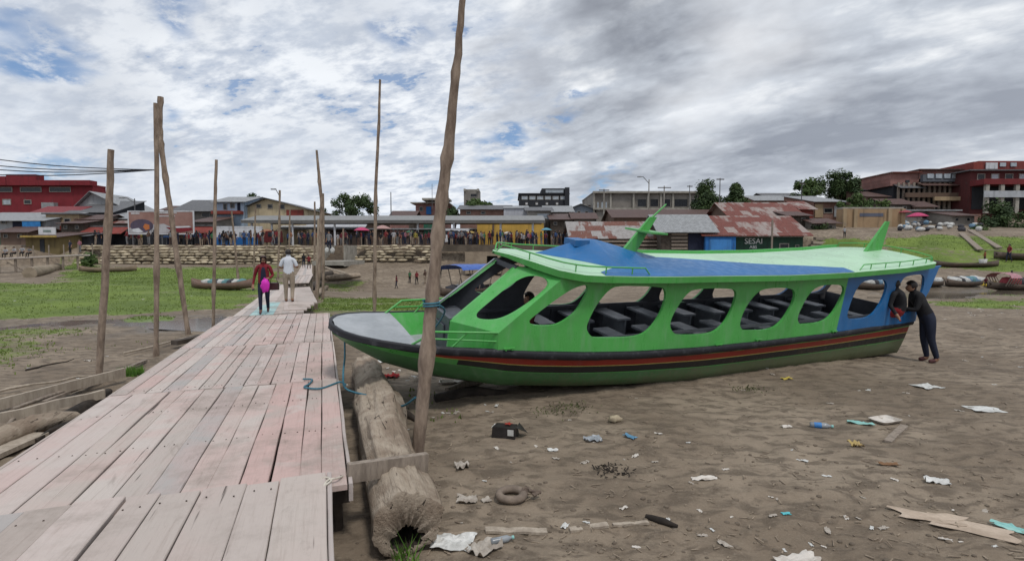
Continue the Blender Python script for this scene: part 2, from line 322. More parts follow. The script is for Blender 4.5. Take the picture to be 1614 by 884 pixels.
    t.set(b.inputs['Normal'], t.n('ShaderNodeBump', i={'Strength': .12, 'Distance': .02, 'Height': t.noise(co, 5, 4)})); t.set(t.n('ShaderNodeOutputMaterial').inputs[0], b)
    for nm, poly, z in (('puddle', p_l, z_l), ('river', p_r, z_r)):
        c = np.mean(np.array(poly), 0); vs = [(c[0] + (p[0] - c[0]) * 1.15, c[1] + (p[1] - c[1]) * 1.25, z - .02) for p in poly]
        w = MB().add(vs, [tuple(range(len(vs)))]).build(nm, wm); w['kind'] = 'structure'
    # grass blades
    pos = []; rs = np.random.RandomState(5)
    for poly, w, sf in GR:
        pa = np.array(poly); lo = pa.min(0) - 1; hi = pa.max(0) + 1; ar = np.prod(hi - lo); dist = max(np.mean(np.hypot(pa[:, 0], pa[:, 1])), 6)
        nn = int(min(ar * (110 if dist < 26 else 22), 34000)); px = rs.uniform(lo[0], hi[0], nn); py = rs.uniform(lo[1], hi[1], nn)
        gx = px + fbm(px * .7, py * .7, 4) * 1.6; gy = py + fbm(px * .7 + 40, py * .7, 4) * 2.2
        keep = (pmask(poly, gx, gy, sf) * w > rs.rand(nn)) & (fbm(px * .35 + 3, py * .6, 5) < .2 + .14 * rs.rand(nn)) & (abs(px) < py * 1.15); px = px[keep]; py = py[keep]; pz = terr(px, py)
        for pd, zp in PONDS:
            ok = ~(inpoly(pd, px, py) & (pz < zp)); px = px[ok]; py = py[ok]; pz = pz[ok]
        pos += list(zip(px, py, pz))
    vs = []; fs = []; at = []
    for (x, y, z) in pos:
        s = (.028 + .03 * rnd.random()) * (1 + max(0, y - 16) * .018)
        for _ in range(2):
            a = rnd.uniform(0, 6.28); l = rnd.uniform(-.6, .6) * s; k = len(vs); w = s * .35; ox, oy = rnd.uniform(-s, s), rnd.uniform(-s, s)
            vs += [(x + ox - w * math.cos(a), y + oy - w * math.sin(a), z - .01), (x + ox + w * math.cos(a), y + oy + w * math.sin(a), z - .01), (x + ox + l, y + oy + l * .5, z + s * rnd.uniform(.6, 1.3))]; fs.append((k, k + 1, k + 2)); at.append(rnd.random())
    mb = MB(); mb.v = vs; mb.f = fs; mb.m = [0] * len(fs); mb.sm = [False] * len(fs)
    g = mb.build('grass', mat('grass_blade', (.105, .155, .03), (.16, .22, .042), .7, .5, attr='rnd'), attrs={'rnd': at}); tag(g, 'short green grass growing in patches on the exposed river bed', 'grass', kind='stuff')
build_ground()

# ------------------------------------------------------------ the boat: local axes a (towards the stern), t (towards the far side), h (up); it lies heeled on the mud
TH = R(26); PH = R(9)
E_ = np.array([math.cos(TH), math.sin(TH), 0]); N0 = np.array([-math.sin(TH), math.cos(TH), 0]); ZZ = np.array([0, 0, 1.])
N_ = N0 * math.cos(PH) + ZZ * math.sin(PH); U_ = ZZ * math.cos(PH) - N0 * math.sin(PH); O_ = np.array(W(925, 557, 7.5))
BW = 2.1; AC, TC, HB = 3.0, 1.05, -.87
def L(a, t, h): return (a - AC, t - TC, h - HB)
def BP(a, t, h): return Vector(O_ + E_ * a + N_ * t + U_ * h)
def itp(A, B): return lambda a: float(np.interp(a, A, B))
tg = itp([-3.36, -3.33, -3.26, -3.1, -2.85, -2.5, -2.04, -1.4, -.8, 0, 3, 6, 8.35], [1.05, .83, .66, .5, .36, .24, .14, .05, .01, 0, 0, .02, .07])
gh = itp([-3.36, -2.5, -2.04, -1.4, -.84, 0, .87, 2.16, 3.6, 5.4, 7.4, 8.35], [.35, .235, .2, .15, .085, .0, -.06, -.1, -.105, -.09, -.04, .0])
kh = itp([-3.36, -3.2, -2.7, -2, -1.2, 0, 2, 8.35], [.22, .08, -.24, -.52, -.72, -.84, -.87, -.87])
ct = itp([-3.36, -3.2, -2.7, -2, -1.2, 0, 2, 8.35], [1.05, .92, .78, .6, .4, .26, .2, .2])
chh = itp([-3.36, -3.2, -2.7, -2, -1.2, 0, 1, 2.5, 5, 8.35], [.235, .12, -.12, -.35, -.5, -.6, -.67, -.75, -.77, -.77])
# the cabin front is a wedge: a lower upright face and an upper face leaning back meet the side wall along sharp creases
def _ut(x, y, t): d = ray(x, y); k = (t - np.dot(C0 - O_, N_)) / np.dot(d, N_); P = C0 + d * k - O_; return np.array([P @ E_, P @ U_])
KA = _ut(786, 525, .03); KB = _ut(892, 435, .07); KC = _ut(710, 506, .66)
_t0 = lambda a, h: .01 + .06 * h
_M = np.linalg.solve(np.array([[KA[0], KA[1], 1], [KB[0], KB[1], 1], [KC[0], KC[1], 1]]), np.array([_t0(*KA), _t0(*KB), .66])); _k1 = (.66 - _t0(*KC)) / (KA[0] - KC[0])
def wt(a, h): return max(_t0(a, h), _t0(a, h) + _k1 * (KA[0] - a), _M[0] * a + _M[1] * h + _M[2])   # where the near cabin wall stands
def UW(x, y):                                                               # photo position -> place on the near cabin wall
    d = ray(x, y); t = 0.
    for _ in range(60):
        k = (t - np.dot(C0 - O_, N_)) / np.dot(d, N_); P = C0 + d * k - O_; a, h = P @ E_, P @ U_; t = .6 * t + .4 * wt(a, h)
    return float(a), float(h)
def UT(x, y, t): d = ray(x, y); k = (t - np.dot(C0 - O_, N_)) / np.dot(d, N_); P = C0 + d * k - O_; return float(P @ E_), float(P @ U_)
def paint(name, c, rough=.38, mud=0., chalk=.4):
    m = bpy.data.materials.new(name); m.use_nodes = True; t = NT(m.node_tree); MATS[name] = m; co = t.n('ShaderNodeTexCoord').outputs['Object']
    n = t.noise(co, 1.3, 7, .65, .3); k = t.noise(t.mapping(co, sc=(3.5, 3.5, .7)), 2.2, 7, .65); sp = t.noise(co, 24, 5, .7); sc_ = t.noise(t.mapping(co, sc=(1.2, 9, 9)), 5, 5, .7, .4)
    col = t.mix(t.mr(n, .35, .7), c4(c), c4([v * .8 for v in c])); col = t.mix(t.mr(k, .45, .75, 0, chalk), col, c4([v * .55 + .16 for v in c]))
    col = t.mix(t.mr(sc_, .66, .73, 0, .6), col, c4([v * .5 + .22 for v in c]))
    sep = t.n('ShaderNodeSeparateXYZ', i={0: co})
    md = t.mr(t.math('ADD', t.math('MULTIPLY', t.math('ADD', n, sp), .35), t.math('ADD', t.math('MULTIPLY', sep.outputs[2], -.42), t.math('MULTIPLY', sep.outputs[0], .014))), .24 - mud * .2, .42 - mud * .2, 0, .55 if mud else .0)
    col = t.mix(md, col, (.2, .16, .11, 1)); col = t.mix(t.mr(sp, .66, .74, 0, .3), col, (.1, .09, .07, 1))
    b = t.n('ShaderNodeBsdfPrincipled', i={'Base Color': col, 'Roughness': t.mr(k, .3, .75, rough - .08, rough + .22), 'Specular IOR Level': .5})
    t.set(b.inputs['Normal'], t.n('ShaderNodeBump', i={'Strength': .16, 'Distance': .008, 'Height': t.math('ADD', t.noise(t.mapping(co, sc=(.8, 1, 1.4)), 2.6, 3), t.math('MULTIPLY', sp, .06))}))
    t.set(t.n('ShaderNodeOutputMaterial').inputs[0], b); return m
gG = paint('boat_green_paint', (.085, .40, .088), .32, .0); gB = paint('boat_blue_paint', (.014, .135, .36), .38, 0., .2); gRoof = paint('roof_pale_green', (.44, .67, .46), .34, 0., .3); gBot = paint('bottom_green', (.07, .22, .08), .5, .75, .5); gR = paint('stripe_red', (.3, .024, .014), .42, .0, .15); gBl = paint('stripe_black', (.013, .014, .018), .42, .25, .08)
gD = mat('boat_charcoal_paint', (.088, .096, .114), (.07, .077, .092), .5, 3)
gGr = mat('boat_deck_grey', (.36, .38, .4), (.29, .31, .33), .45, 2.5, .001)
gK = mat('rubber_black', (.012, .013, .018), (.05, .052, .06), .6, 9, .004, lo=.5, hi=.72)
gY = mat('stripe_yellow', (.5, .42, .12), (.4, .34, .1), .45, 4)
gSt = mat('aluminium_trim', (.45, .47, .5), (.38, .4, .42), .4, 4, metal=.6)
def chaikin(p, n=2):
    for _ in range(n): p = [q for i in range(len(p)) for q in ((.75 * p[i][0] + .25 * p[(i + 1) % len(p)][0], .75 * p[i][1] + .25 * p[(i + 1) % len(p)][1]), (.25 * p[i][0] + .75 * p[(i + 1) % len(p)][0], .25 * p[i][1] + .75 * p[(i + 1) % len(p)][1]))]
    return p
def filled(outline, holes=()):                                              # flat filled shape with holes -> mesh data
    cu = bpy.data.curves.new('shape', 'CURVE'); cu.dimensions = '2D'; cu.fill_mode = 'BOTH'
    for pl in [outline] + list(holes):
        sp = cu.splines.new('POLY'); sp.points.add(len(pl) - 1); sp.use_cyclic_u = True
        for p, q in zip(sp.points, pl): p.co = (q[0], q[1], 0, 1)
    ob = bpy.data.objects.new('shape', cu); COL.objects.link(ob); bpy.context.view_layer.update()
    me = bpy.data.meshes.new_from_object(ob.evaluated_get(bpy.context.evaluated_depsgraph_get())); bpy.data.objects.remove(ob); bpy.data.curves.remove(cu)
    b = bmesh.new(); b.from_mesh(me); bmesh.ops.remove_doubles(b, verts=b.verts, dist=1e-4); bpy.data.meshes.remove(me); return b
WIN = [[(750, 498), (757, 504), (782, 505), (805, 497), (836, 477), (863, 455), (866, 446), (859, 438), (843, 434), (826, 436), (805, 448), (771, 476), (753, 491)],
       [(833, 507), (840, 513), (872, 513.6), (888, 507), (907, 493), (919, 474), (927, 458), (926, 450), (919, 449), (900, 456), (869, 477), (838, 501)],
       [(924, 519), (931, 530), (939, 532.6), (1001, 531.6), (1021, 523), (1040, 499), (1050, 471), (1049, 457), (1043, 452), (976, 450), (960, 456), (941, 479), (927, 506)],
       [(1055, 512), (1061, 525), (1071, 528.5), (1115, 527), (1132, 520), (1148, 502), (1160, 471), (1161, 460), (1154, 454.5), (1096, 454.5), (1081, 464), (1062, 493)],
       [(1165, 511), (1170, 520), (1176, 521), (1215, 520), (1234, 506), (1250, 479), (1254.5, 462), (1248, 453.5), (1205, 454), (1190, 464), (1174, 486)],
       [(1256.5, 503), (1260, 511), (1268, 511), (1297, 508), (1313, 495), (1327, 470), (1332, 455), (1326, 448), (1291, 449.5), (1275, 463), (1261, 489)],
       [(1334.5, 497), (1338, 503), (1346, 503.5), (1373, 500), (1389, 479), (1399, 453), (1396, 442), (1390, 440.5), (1364, 441.5), (1353, 450), (1342, 473)],
       [(1403, 492), (1407, 497), (1413, 496.5), (1437, 492), (1449, 473), (1456.5, 451), (1457.5, 436), (1452, 431.8), (1427, 435), (1420, 445), (1410, 468)]]
OUT = [(705, 547), (745, 551), (786, 553.5), (845, 555), (925, 556.5), (1000, 556), (1100, 549), (1200, 538.5), (1300, 527), (1400, 513.5), (1443, 506), (1446, 490), (1464, 460), (1480, 423), (1484, 419),
       (1440, 426), (1340, 436), (1247, 442), (1065, 444), (957, 441), (890, 433), (860, 424), (812, 420), (760, 464), (710, 506)]
OUTA = [UW(*p) for p in OUT]; WINA = [chaikin([UW(*p) for p in w]) for w in WIN]
def build_boat():
    root = thing('passenger_boat', 'long green passenger boat with blue roof stripe and oval windows, aground on the mud', 'boat', (0, 0, 0))
    M = Matrix.Identity(4); base = BP(AC, TC, HB)
    for i in range(3): M[i][0] = E_[i]; M[i][1] = N_[i]; M[i][2] = U_[i]; M[i][3] = base[i]
    root.matrix_world = M
    # hull
    st = sorted(set(list(np.linspace(-3.36, -2.4, 14)) + list(np.linspace(-2.4, -.5, 12)) + list(np.linspace(-.5, 8.35, 26))))
    rows = [0, .15, .185, .345, .37, .56, .58, .76, 1.0]
    def side(a):
        g = tg(a); G = gh(a); c = ct(a); H = chh(a); k = kh(a); D = max(G - H, .02); out = []
        for r in rows:
            # stripes keep their place below the gunwale; they pinch together towards the bow
            q = r if r in (0, .76, 1.0) else r * (.8 + .2 * sst(-2.6, -.5, a))
            
            out.append((g + (c - g) * q ** 1.5, G - D * q))
        out.append((c + (TC - c) * .5, H + (k - H) * .42)); out.append((TC, k)); return out
    P = []
    for a in st:
        s = side(a); P.append([L(a, t, h) for t, h in s] + [L(a, BW - t, h) for t, h in s[-2::-1]])
    nr = len(side(0)); mats = [gG, gK, gR, gY, gBl, gBot]
    def mf(i, k):
        k = k if k < nr - 1 else 2 * (nr - 1) - 1 - k; a = st[i]
        if k == 2 and a > -2.25: return 2
        if k == 3 and a > -2.35: return 3
        if k == 4 and a > -2.0: return 4
        return 5 if k >= 6 else 0
    hb = MB().grid(P, 0, True, mf); hb.add(P[-1], [tuple(range(len(P[-1])))], 1)
    h = hb.build('hull', mats, root)
    # rub rail round the edge
    rr = []; A2 = list(np.linspace(8.37, -2.4, 60)) + list(np.linspace(-2.45, -3.33, 16)); pth = [(a, tg(a), gh(a)) for a in A2] + [(-3.372, 1.05, .352)] + [(a, BW - tg(a), gh(a)) for a in A2[::-1]]
    pv = [Vector((a, t, hh)) for a, t, hh in pth]
    for i, p in enumerate(pv):
        d = pv[min(i + 1, len(pv) - 1)] - pv[max(i - 1, 0)]; nrm = Vector((d.y, -d.x, 0)).normalized() * -1
        if (p + nrm - Vector((3, 1.05, p.z))).length < (p - Vector((3, 1.05, p.z))).length and abs(p.x) > 0: nrm = -nrm
        w = (1 + .08 * mn.noise(p * 5)) * (.62 + .38 * float(sst(-3.3, -1.6, p.x)))
        sec = [(-.02, .015), (.03, .02), (.05 * w, -.005), (.055 * w, -.05), (.04, -.092 * w), (-.02, -.1 * w)]
        rr.append([L(*(p + nrm * x + Vector((0, 0, z)))) for x, z in sec])
    MB().grid(rr, 0, True, None, True).add(rr[0], [tuple(range(6))]).add(rr[-1], [tuple(range(6))[::-1]]).build('rub_rail', gK, root)
    # foredeck, well, bulkhead, floor, inner sides
    dk = MB(); ad = [-3.34, -3.3, -3.22, -3.1, -2.95, -2.8, -2.6, -2.42]
    top = [[L(a, tg(a) + .015 + (BW - 2 * tg(a) - .03) * k / 8, gh(a) + .012 + .02 * (1 - (k / 4 - 1) ** 2)) for k in range(9)] for a in ad]
    dk.grid(top, 0, True); e = top[-1]; wb = max(gh(-2.42) - .3, chh(-2.42) + .1); tq = tg(-2.42) + (ct(-2.42) - tg(-2.42)) * ((gh(-2.42) - wb) / (gh(-2.42) - chh(-2.42))) ** 1.5 + .03; lo = [L(-2.42, tq + (BW - 2 * tq) * k / 8, wb) for k in range(9)]; dk.grid([e, lo], 1, False); dk.build('foredeck', [gGr, gG], root)
    wl = MB(); aw = [-2.42, -2.2, -1.98, -1.7, -1.36]
    wf = lambda a: max(gh(a) - .3, chh(a) + .1)
    wt_ = lambda a: tg(a) + (ct(a) - tg(a)) * ((gh(a) - wf(a)) / (gh(a) - chh(a))) ** 1.5 + .03
    wl.grid([[L(a, wt_(a) + (BW - 2 * wt_(a)) * k / 4, wf(a)) for k in range(5)] for a in aw], 0, False)
    for s in (0, 1):
        wl.grid([[L(a, q if s == 0 else BW - q, z) for q, z in ((tg(a) + .03, gh(a) + .01), (wt_(a), wf(a)))] for a in aw], 1, False)
    wl.build('forward_well', [gGr, gG], root)
    # bulkhead with dashboard under the windscreen
    bk = MB(); aA, hs = UW(710, 506); tA = wt(aA, hs) + .02; lz = chh(aA) + .12
    b0 = [L(aA - .01, tA, hs - .01), L(aA - .01, BW - tA, hs - .01)]; bk.grid([b0, [L(aA - .01, tA, lz), L(aA - .01, BW - tA, lz)]], 0, False)
    back = [L(aA + .42, .45, hs - .04), L(aA + .42, BW - .45, hs - .04)]; bk.grid([back, b0], 0, False); bk.grid([[(p[0], p[1], p[2] - .35) for p in back], back], 0, False)
    bk.box(L(aA - .03, TC, hs - .22), (.02, .4, .22), 0); bk.build('dashboard', gD, root)
    fl = MB(); af = list(np.linspace(-1.35, 8.28, 24))
    ff = lambda a: max(-.4, chh(a) + .1)
    ft = lambda a: tg(a) + (ct(a) - tg(a)) * ((gh(a) - ff(a)) / (gh(a) - chh(a))) ** 1.5 + .04
    fl.grid([[L(a, ft(a) + (BW - 2 * ft(a)) * k / 4, ff(a)) for k in range(5)] for a in af], 0, False)
    for s in (0, 1):
        f = (lambda t: t) if s == 0 else (lambda t: BW - t)
        fl.grid([[L(a, f(tg(a) + .045), gh(a) + .02), L(a, f(tg(a) + .05), gh(a) - .1), L(a, f(ft(a)), ff(a))] for a in af], 0, False)
        fl.grid([[L(a, f(tg(a) - .0), gh(a) + .022), L(a, f(tg(a) + .05), gh(a) + .02)] for a in af], 0, False)
        fl.bar(L(-1.2, f(.13), .16), L(8.2, f(.13), .16), .03, .05)
        for a in np.arange(-1.1, 8.2, .42): fl.bar(L(a, f(tg(a) + .06), gh(a) - .1), L(a, f(wt(a, .1) + .06), .12), .03, .03)
    fl.box(L(8.3, TC, -.1), (.04, 1.85, .62), 0); fl.build('interior_lining', gD, root)
    seat = mat('bench_grey', (.27, .29, .32), (.2, .215, .24), .4, 4, .001)
    for i, a in enumerate(np.arange(.05, 7.4, .78)):
        for t0, t1 in ((.11, .86), (1.24, 1.99)):
            m = MB().box(L(a, (t0 + t1) / 2, .07), (.3, t1 - t0, .035), 0); m.box(L(a + .08, (t0 + t1) / 2, -.17), (.03, t1 - t0 - .1, .44), 0); m.build('bench', seat, root)
    # cabin sides
    bx0 = np.array(UW(1338, 436)); bx1 = np.array(UW(1318, 522)); bd = bx1 - bx0
    for far in (0, 1):
        b = filled(OUTA, WINA)
        for p_, q_ in ((KA, KB), (KA, KC), (KA, KA + np.array([0, 1]))): bmesh.ops.bisect_plane(b, geom=b.verts[:] + b.edges[:] + b.faces[:], plane_co=(p_[0], p_[1], 0), plane_no=(q_[1] - p_[1], p_[0] - q_[0], 0))
        for a in np.arange(.8, 8.4, 1.1): bmesh.ops.bisect_plane(b, geom=b.verts[:] + b.edges[:] + b.faces[:], plane_co=(a, 0, 0), plane_no=(1, 0, 0))
        bmesh.ops.bisect_plane(b, geom=b.verts[:] + b.edges[:] + b.faces[:], plane_co=(bx0[0], bx0[1], 0), plane_no=(bd[1], -bd[0], 0))
        b.verts.ensure_lookup_table(); b.faces.ensure_lookup_table(); mb = MB(); vid = [v.index for v in b.verts]; n = len(vid)
        f_ = (lambda t: BW - t) if far else (lambda t: t)
        vo = [L(v.co.x, f_(wt(v.co.x, v.co.y)), v.co.y) for v in b.verts]; vi = [L(v.co.x, f_(wt(v.co.x, v.co.y) + .045), v.co.y) for v in b.verts]
        mb.v = vo + vi
        def blue(c): return (c.x - bx0[0]) * -bd[1] + (c.y - bx0[1]) * bd[0] > 0
        for f in b.faces:
            q = [v.index for v in f.verts]; c = f.calc_center_median(); mi = 1 if blue(c) else 0
            mb.f.append(q); mb.m.append(mi); mb.sm.append(False); mb.f.append([i + n for i in q[::-1]]); mb.m.append(2); mb.sm.append(False)
        for ed in b.edges:
            if len(ed.link_faces) == 1:
                i, j = ed.verts[0].index, ed.verts[1].index; c = (ed.verts[0].co + ed.verts[1].co) / 2
                mb.f.append([i, j, j + n, i + n]); mb.m.append(1 if blue(c) else 0); mb.sm.append(False)
        b.free(); sdo = mb.build('cabin_side', [gG, gB, gD], root)
        bm_ = bmesh.new(); bm_.from_mesh(sdo.data); bmesh.ops.recalc_face_normals(bm_, faces=bm_.faces); bm_.to_mesh(sdo.data); bm_.free()
    # windscreen frame between the two front pillars
    q0 = UW(712, 505); q1 = UW(816, 424); fr = MB(); n0, n1 = wt(*q0) + .03, wt(*q1) + .03
    fr.bar(L(q0[0], n0, q0[1]), L(q0[0], BW - n0, q0[1]), .05, .04, 0); fr.build('windscreen_sill', gD, root); MB().bar(L(q1[0], n1, q1[1]), L(q1[0], BW - n1, q1[1]), .06, .08, 0).build('windscreen_header', gD, root)
    for s in (1,):
        f = lambda t: BW - t; MB().bar(L(q0[0] - .03, f(n0), q0[1] - .01), L(q1[0] - .03, f(n1), q1[1] + .02), .035, .03).build('windscreen_post', gSt, root)
    # aft frame of the cabin
    af_ = MB(); qa, qb = UW(1445, 497), UW(1478, 424)
    for h0, h1 in ((.02, .16), (1.13, 1.26)): af_.box(L(8.33 + (h0 > 1) * .28, TC, (h0 + h1) / 2), (.05, 1.86, h1 - h0))
    af_.build('aft_frame', gB, root)
    # roof
    RA = [-1.1, -1.05, -.96, -.85, -.74, -.63, -.53, -.36, -.2, .13, .7, 1.38, 2.08, 2.9, 3.96, 4.8, 5.55, 6.5, 7.4, 8.1, 8.45, 8.62]
    rw = itp([-1.1, -1.05, -.96, -.85, -.74, -.63, -.53, -.36, -.2, .13, 8.1, 8.45, 8.62], [.03, .12, .25, .45, .66, .85, .98, 1.09, 1.14, 1.17, 1.17, 1.15, 1.08])
    rh = itp([-1.1, -.96, -.74, -.53, -.2, .13, .7, 1.38, 2.08, 3.96, 5.55, 7.4, 8.62], [1.325, 1.31, 1.26, 1.205, 1.165, 1.15, 1.13, 1.115, 1.11, 1.09, 1.11, 1.18, 1.27])
    cw = .115
    def rz(a, t):
        s = max(-1, min(1, (t - TC) / rw(a))); return rh(a) + cw * (rw(a) / 1.17) * (1 - s * s)
    NS = 15; roof = MB(); G = []
    for a in RA:
        w = rw(a); r = []
        for k in range(NS): t = TC - w + 2 * w * k / (NS - 1); r.append(L(a, t, rz(a, t)))
        d = .095 * min(1, .35 + w); r2 = [L(a, TC + w - .005, rh(a) - d), L(a, TC + w - .07, rh(a) - d - .005), L(a, TC, rh(a) - d * .6), L(a, TC - w + .07, rh(a) - d - .005), L(a, TC - w + .005, rh(a) - d)]
        G.append(r + r2)
    nt = NS + 5
    def rmf(i, k): return 0 if k < NS - 1 else (1 if k in (NS - 1, nt - 1) else (1 if k in (NS, nt - 2) else 2))
    roof.grid(G, 0, True, rmf, True); roof.add(G[-1], [tuple(range(nt))], 1); roof.add(G[0], [tuple(range(nt))[::-1]], 1); ro = roof.build('roof', [gRoof, gG, gD], root)
    me = ro.data
    try: me.set_sharp_from_angle(angle=R(40))
    except Exception: pass
    # painted blue stripe along the near edge of the roof, following its surface
    tb = itp([.1, .6, 1.3, 1.94, 2.6, 3.4, 4.4, 5.2, 5.75], [.02, .3, .75, 1.02, .84, .62, .4, .25, .12]); sg = []
    for a in np.linspace(.12, 5.75, 40): sg.append([L(a, -.105 + (tb(a) + .105) * k / 6, rz(a, -.105 + (tb(a) + .105) * k / 6) + .005) for k in range(7)])
    MB().grid(sg, 0, True).build('roof_stripe', gB, root)
    # raised blue hump with an air scoop
    hu = MB(); hf = lambda a, t, z=0: L(a, t, rz(a, t) + z)
    def hump(a, t):                                                         # height over the roof, a soft-edged pyramid
        s = abs(t - TC) / .86; fa = (a + .4) / .95 if a < .55 else (1.98 - a) / 1.43
        return max(0., min(1 - s, fa if fa < 1 else 1)) 
    HG = []
    for a in np.linspace(-.4, 1.98, 41):
        r = []
        for k in range(33):
            f = (a + .4) / .95 if a < .55 else (1.98 - a) / 1.43
            w = max(.86 * min(1, f), .001); s = -1 + 2 * k / 32; t = TC + w * s
            z = .30 * min(1, f) * (1 - abs(s)) ; z = min(z, .27 - .02 * abs(s)); r.append(hf(a, t, z + .002))
        HG.append(r)
    hu.grid(HG, 0, True)
    ho = hu.build('roof_hump', gB, root)
    sc = MB(); zt = UT(905, 377, TC)[1]; sc.box(L(.34, TC, zt - .045), (.26, .34, .1)); sc.build('air_scoop', gB, root)
    # slanted mast with a cross wing, and tail fin
    def fin(name, a0, a1, h0, a2, a3, h1, th, mt):
        m = MB()
        for s in (-1, 1): pass
        vs = [L(a0, TC - th, h0), L(a1, TC - th, h0), L(a3, TC - th * .5, h1), L(a2, TC - th * .5, h1), L(a0, TC + th, h0), L(a1, TC + th, h0), L(a3, TC + th * .5, h1), L(a2, TC + th * .5, h1)]
        m.add(vs, [(0, 1, 2, 3), (7, 6, 5, 4), (0, 4, 5, 1), (1, 5, 6, 2), (2, 6, 7, 3), (3, 7, 4, 0)]); return m.build(name, mt, root)
    m0 = UT(972, 388, TC); m1 = UT(988, 392, TC); m2 = UT(1024, 342, TC); m3 = UT(1032, 339, TC)
    fin('mast', m0[0], UT(996, 392, TC)[0], 1.2, m2[0], m3[0] + .04, m2[1], .035, gG)
    c = UT(1012, 364, TC); w = MB().add([L(c[0] - .12, TC - .36, c[1] + .02), L(c[0] + .3, TC - .3, c[1]), L(c[0] + .34, TC + .3, c[1]), L(c[0] - .08, TC + .36, c[1] + .02)] + [L(c[0] - .12, TC - .36, c[1] - .01), L(c[0] + .3, TC - .3, c[1] - .03), L(c[0] + .34, TC + .3, c[1] - .03), L(c[0] - .08, TC + .36, c[1] - .01)],
        [(0, 1, 2, 3), (7, 6, 5, 4), (0, 4, 5, 1), (1, 5, 6, 2), (2, 6, 7, 3), (3, 7, 4, 0)]); w.build('mast_wing', gG, root)
    m4 = UT(1050, 322, TC); MB().tube([L(m2[0] + .03, TC, m2[1] - .03), L(m4[0], TC, m4[1])], [.02, .012], 6).build('mast_tip', gG, root)
    f0 = UT(1361, 390, TC); f1 = UT(1387, 388, TC); f2 = UT(1396, 349, TC); f3 = UT(1402, 347, TC)
    fin('tail_fin', f0[0], f1[0], 1.25, f2[0], f3[0], f2[1], .035, gG)
    # rails
    def roofp(a, off, z): t = TC - rw(a) + off; return L(a, t, rz(a, t) + z)
    def rail(name, aa, far, r=.011, dz=.1, nst=4):
        m = MB(); f = (lambda p: (p[0], -p[1], p[2])) if far else (lambda p: p)
        pts = [f(roofp(a, .08, dz if 0 < i < len(aa) - 1 else 0.0)) for i, a in enumerate(aa)]; m.tube(pts, r, 6)
        for k in range(1, nst + 1):
            a = aa[1] + (aa[-2] - aa[1]) * (k - .5) / nst; m.tube([f(roofp(a, .08, -.01)), f(roofp(a, .08, dz))], r * .9, 5)
        m.build(name, gG, root)
    rail('roof_rail', [-1.06, -1.0] + list(np.linspace(-.95, .85, 12)) + [.95], 0); rail('roof_rail', [-1.06, -1.0] + list(np.linspace(-.95, .85, 12)) + [.95], 1)
    rail('roof_rail', [6.0, 6.1] + list(np.linspace(6.2, 8.45, 10)) + [8.55], 0, .011, .1, 5)
    m = MB(); m.grid([[(x, -y + dy, z + dz) for dy, dz in ((0, -.01), (0, .07), (-.03, .07), (-.03, -.01))] for x, y, z in [roofp(a, .06, 0) for a in np.linspace(1.2, 8.55, 30)]], 0, False, None, True); m.build('toe_board', gG, root)
    m = MB(); m.tube([L(8.56, TC - 1.0 + 2 * k / 10, rz(8.56, TC - 1.0 + 2 * k / 10) + .1) for k in range(11)], .011, 6)
    for k in (0, 3, 7, 10): t = TC - 1.0 + 2 * k / 10; m.tube([L(8.56, t, rz(8.56, t)), L(8.56, t, rz(8.56, t) + .1)], .01, 5)
    m.build('roof_rail', gG, root)
    for far in (0, 1):                                                      # bow rails
        m = MB(); f = (lambda t: BW - t) if far else (lambda t: t)
        P0 = L(-2.5, f(tg(-2.5) + .04), gh(-2.5)); P1 = L(-2.22, f(tg(-2.2) + .03), gh(-2.2) + .2); P2 = L(-1.36, f(tg(-1.36) - .0), gh(-1.36) + .24)
        m.tube([P0, Vector(P0).lerp(Vector(P1), .9), P1, P2], .016, 6); m.tube([Vector(P0).lerp(Vector(P1), .5), L(-1.38, f(tg(-1.38)), gh(-1.38) + .12)], .013, 6)
        m.tube([L(-2.0, f(tg(-2.0) + .03), gh(-2)), L(-1.8, f(tg(-1.85) + .02), gh(-1.85) + .215)], .013, 6); m.build('bow_rail', gG, root)
    for x, y in ((801, 549), (1131, 543), (1194, 535), (1313, 522)):
        a, h_ = UW(x, y); t = wt(a, h_); m = MB().box(L(a, t - .03, h_ + .012), (.16, .025, .014)).box(L(a - .045, t - .012, h_ - .005), (.018, .05, .03)).box(L(a + .045, t - .012, h_ - .005), (.018, .05, .03)); m.build('cleat', gG, root)
    # outboard bracket at the stern
    MB().box(L(8.42, .45, -.02), (.2, .3, .16)).box(L(8.5, .45, -.14), (.34, .1, .06)).build('transom_step', gB, root)
    return root
BOAT = build_boat()

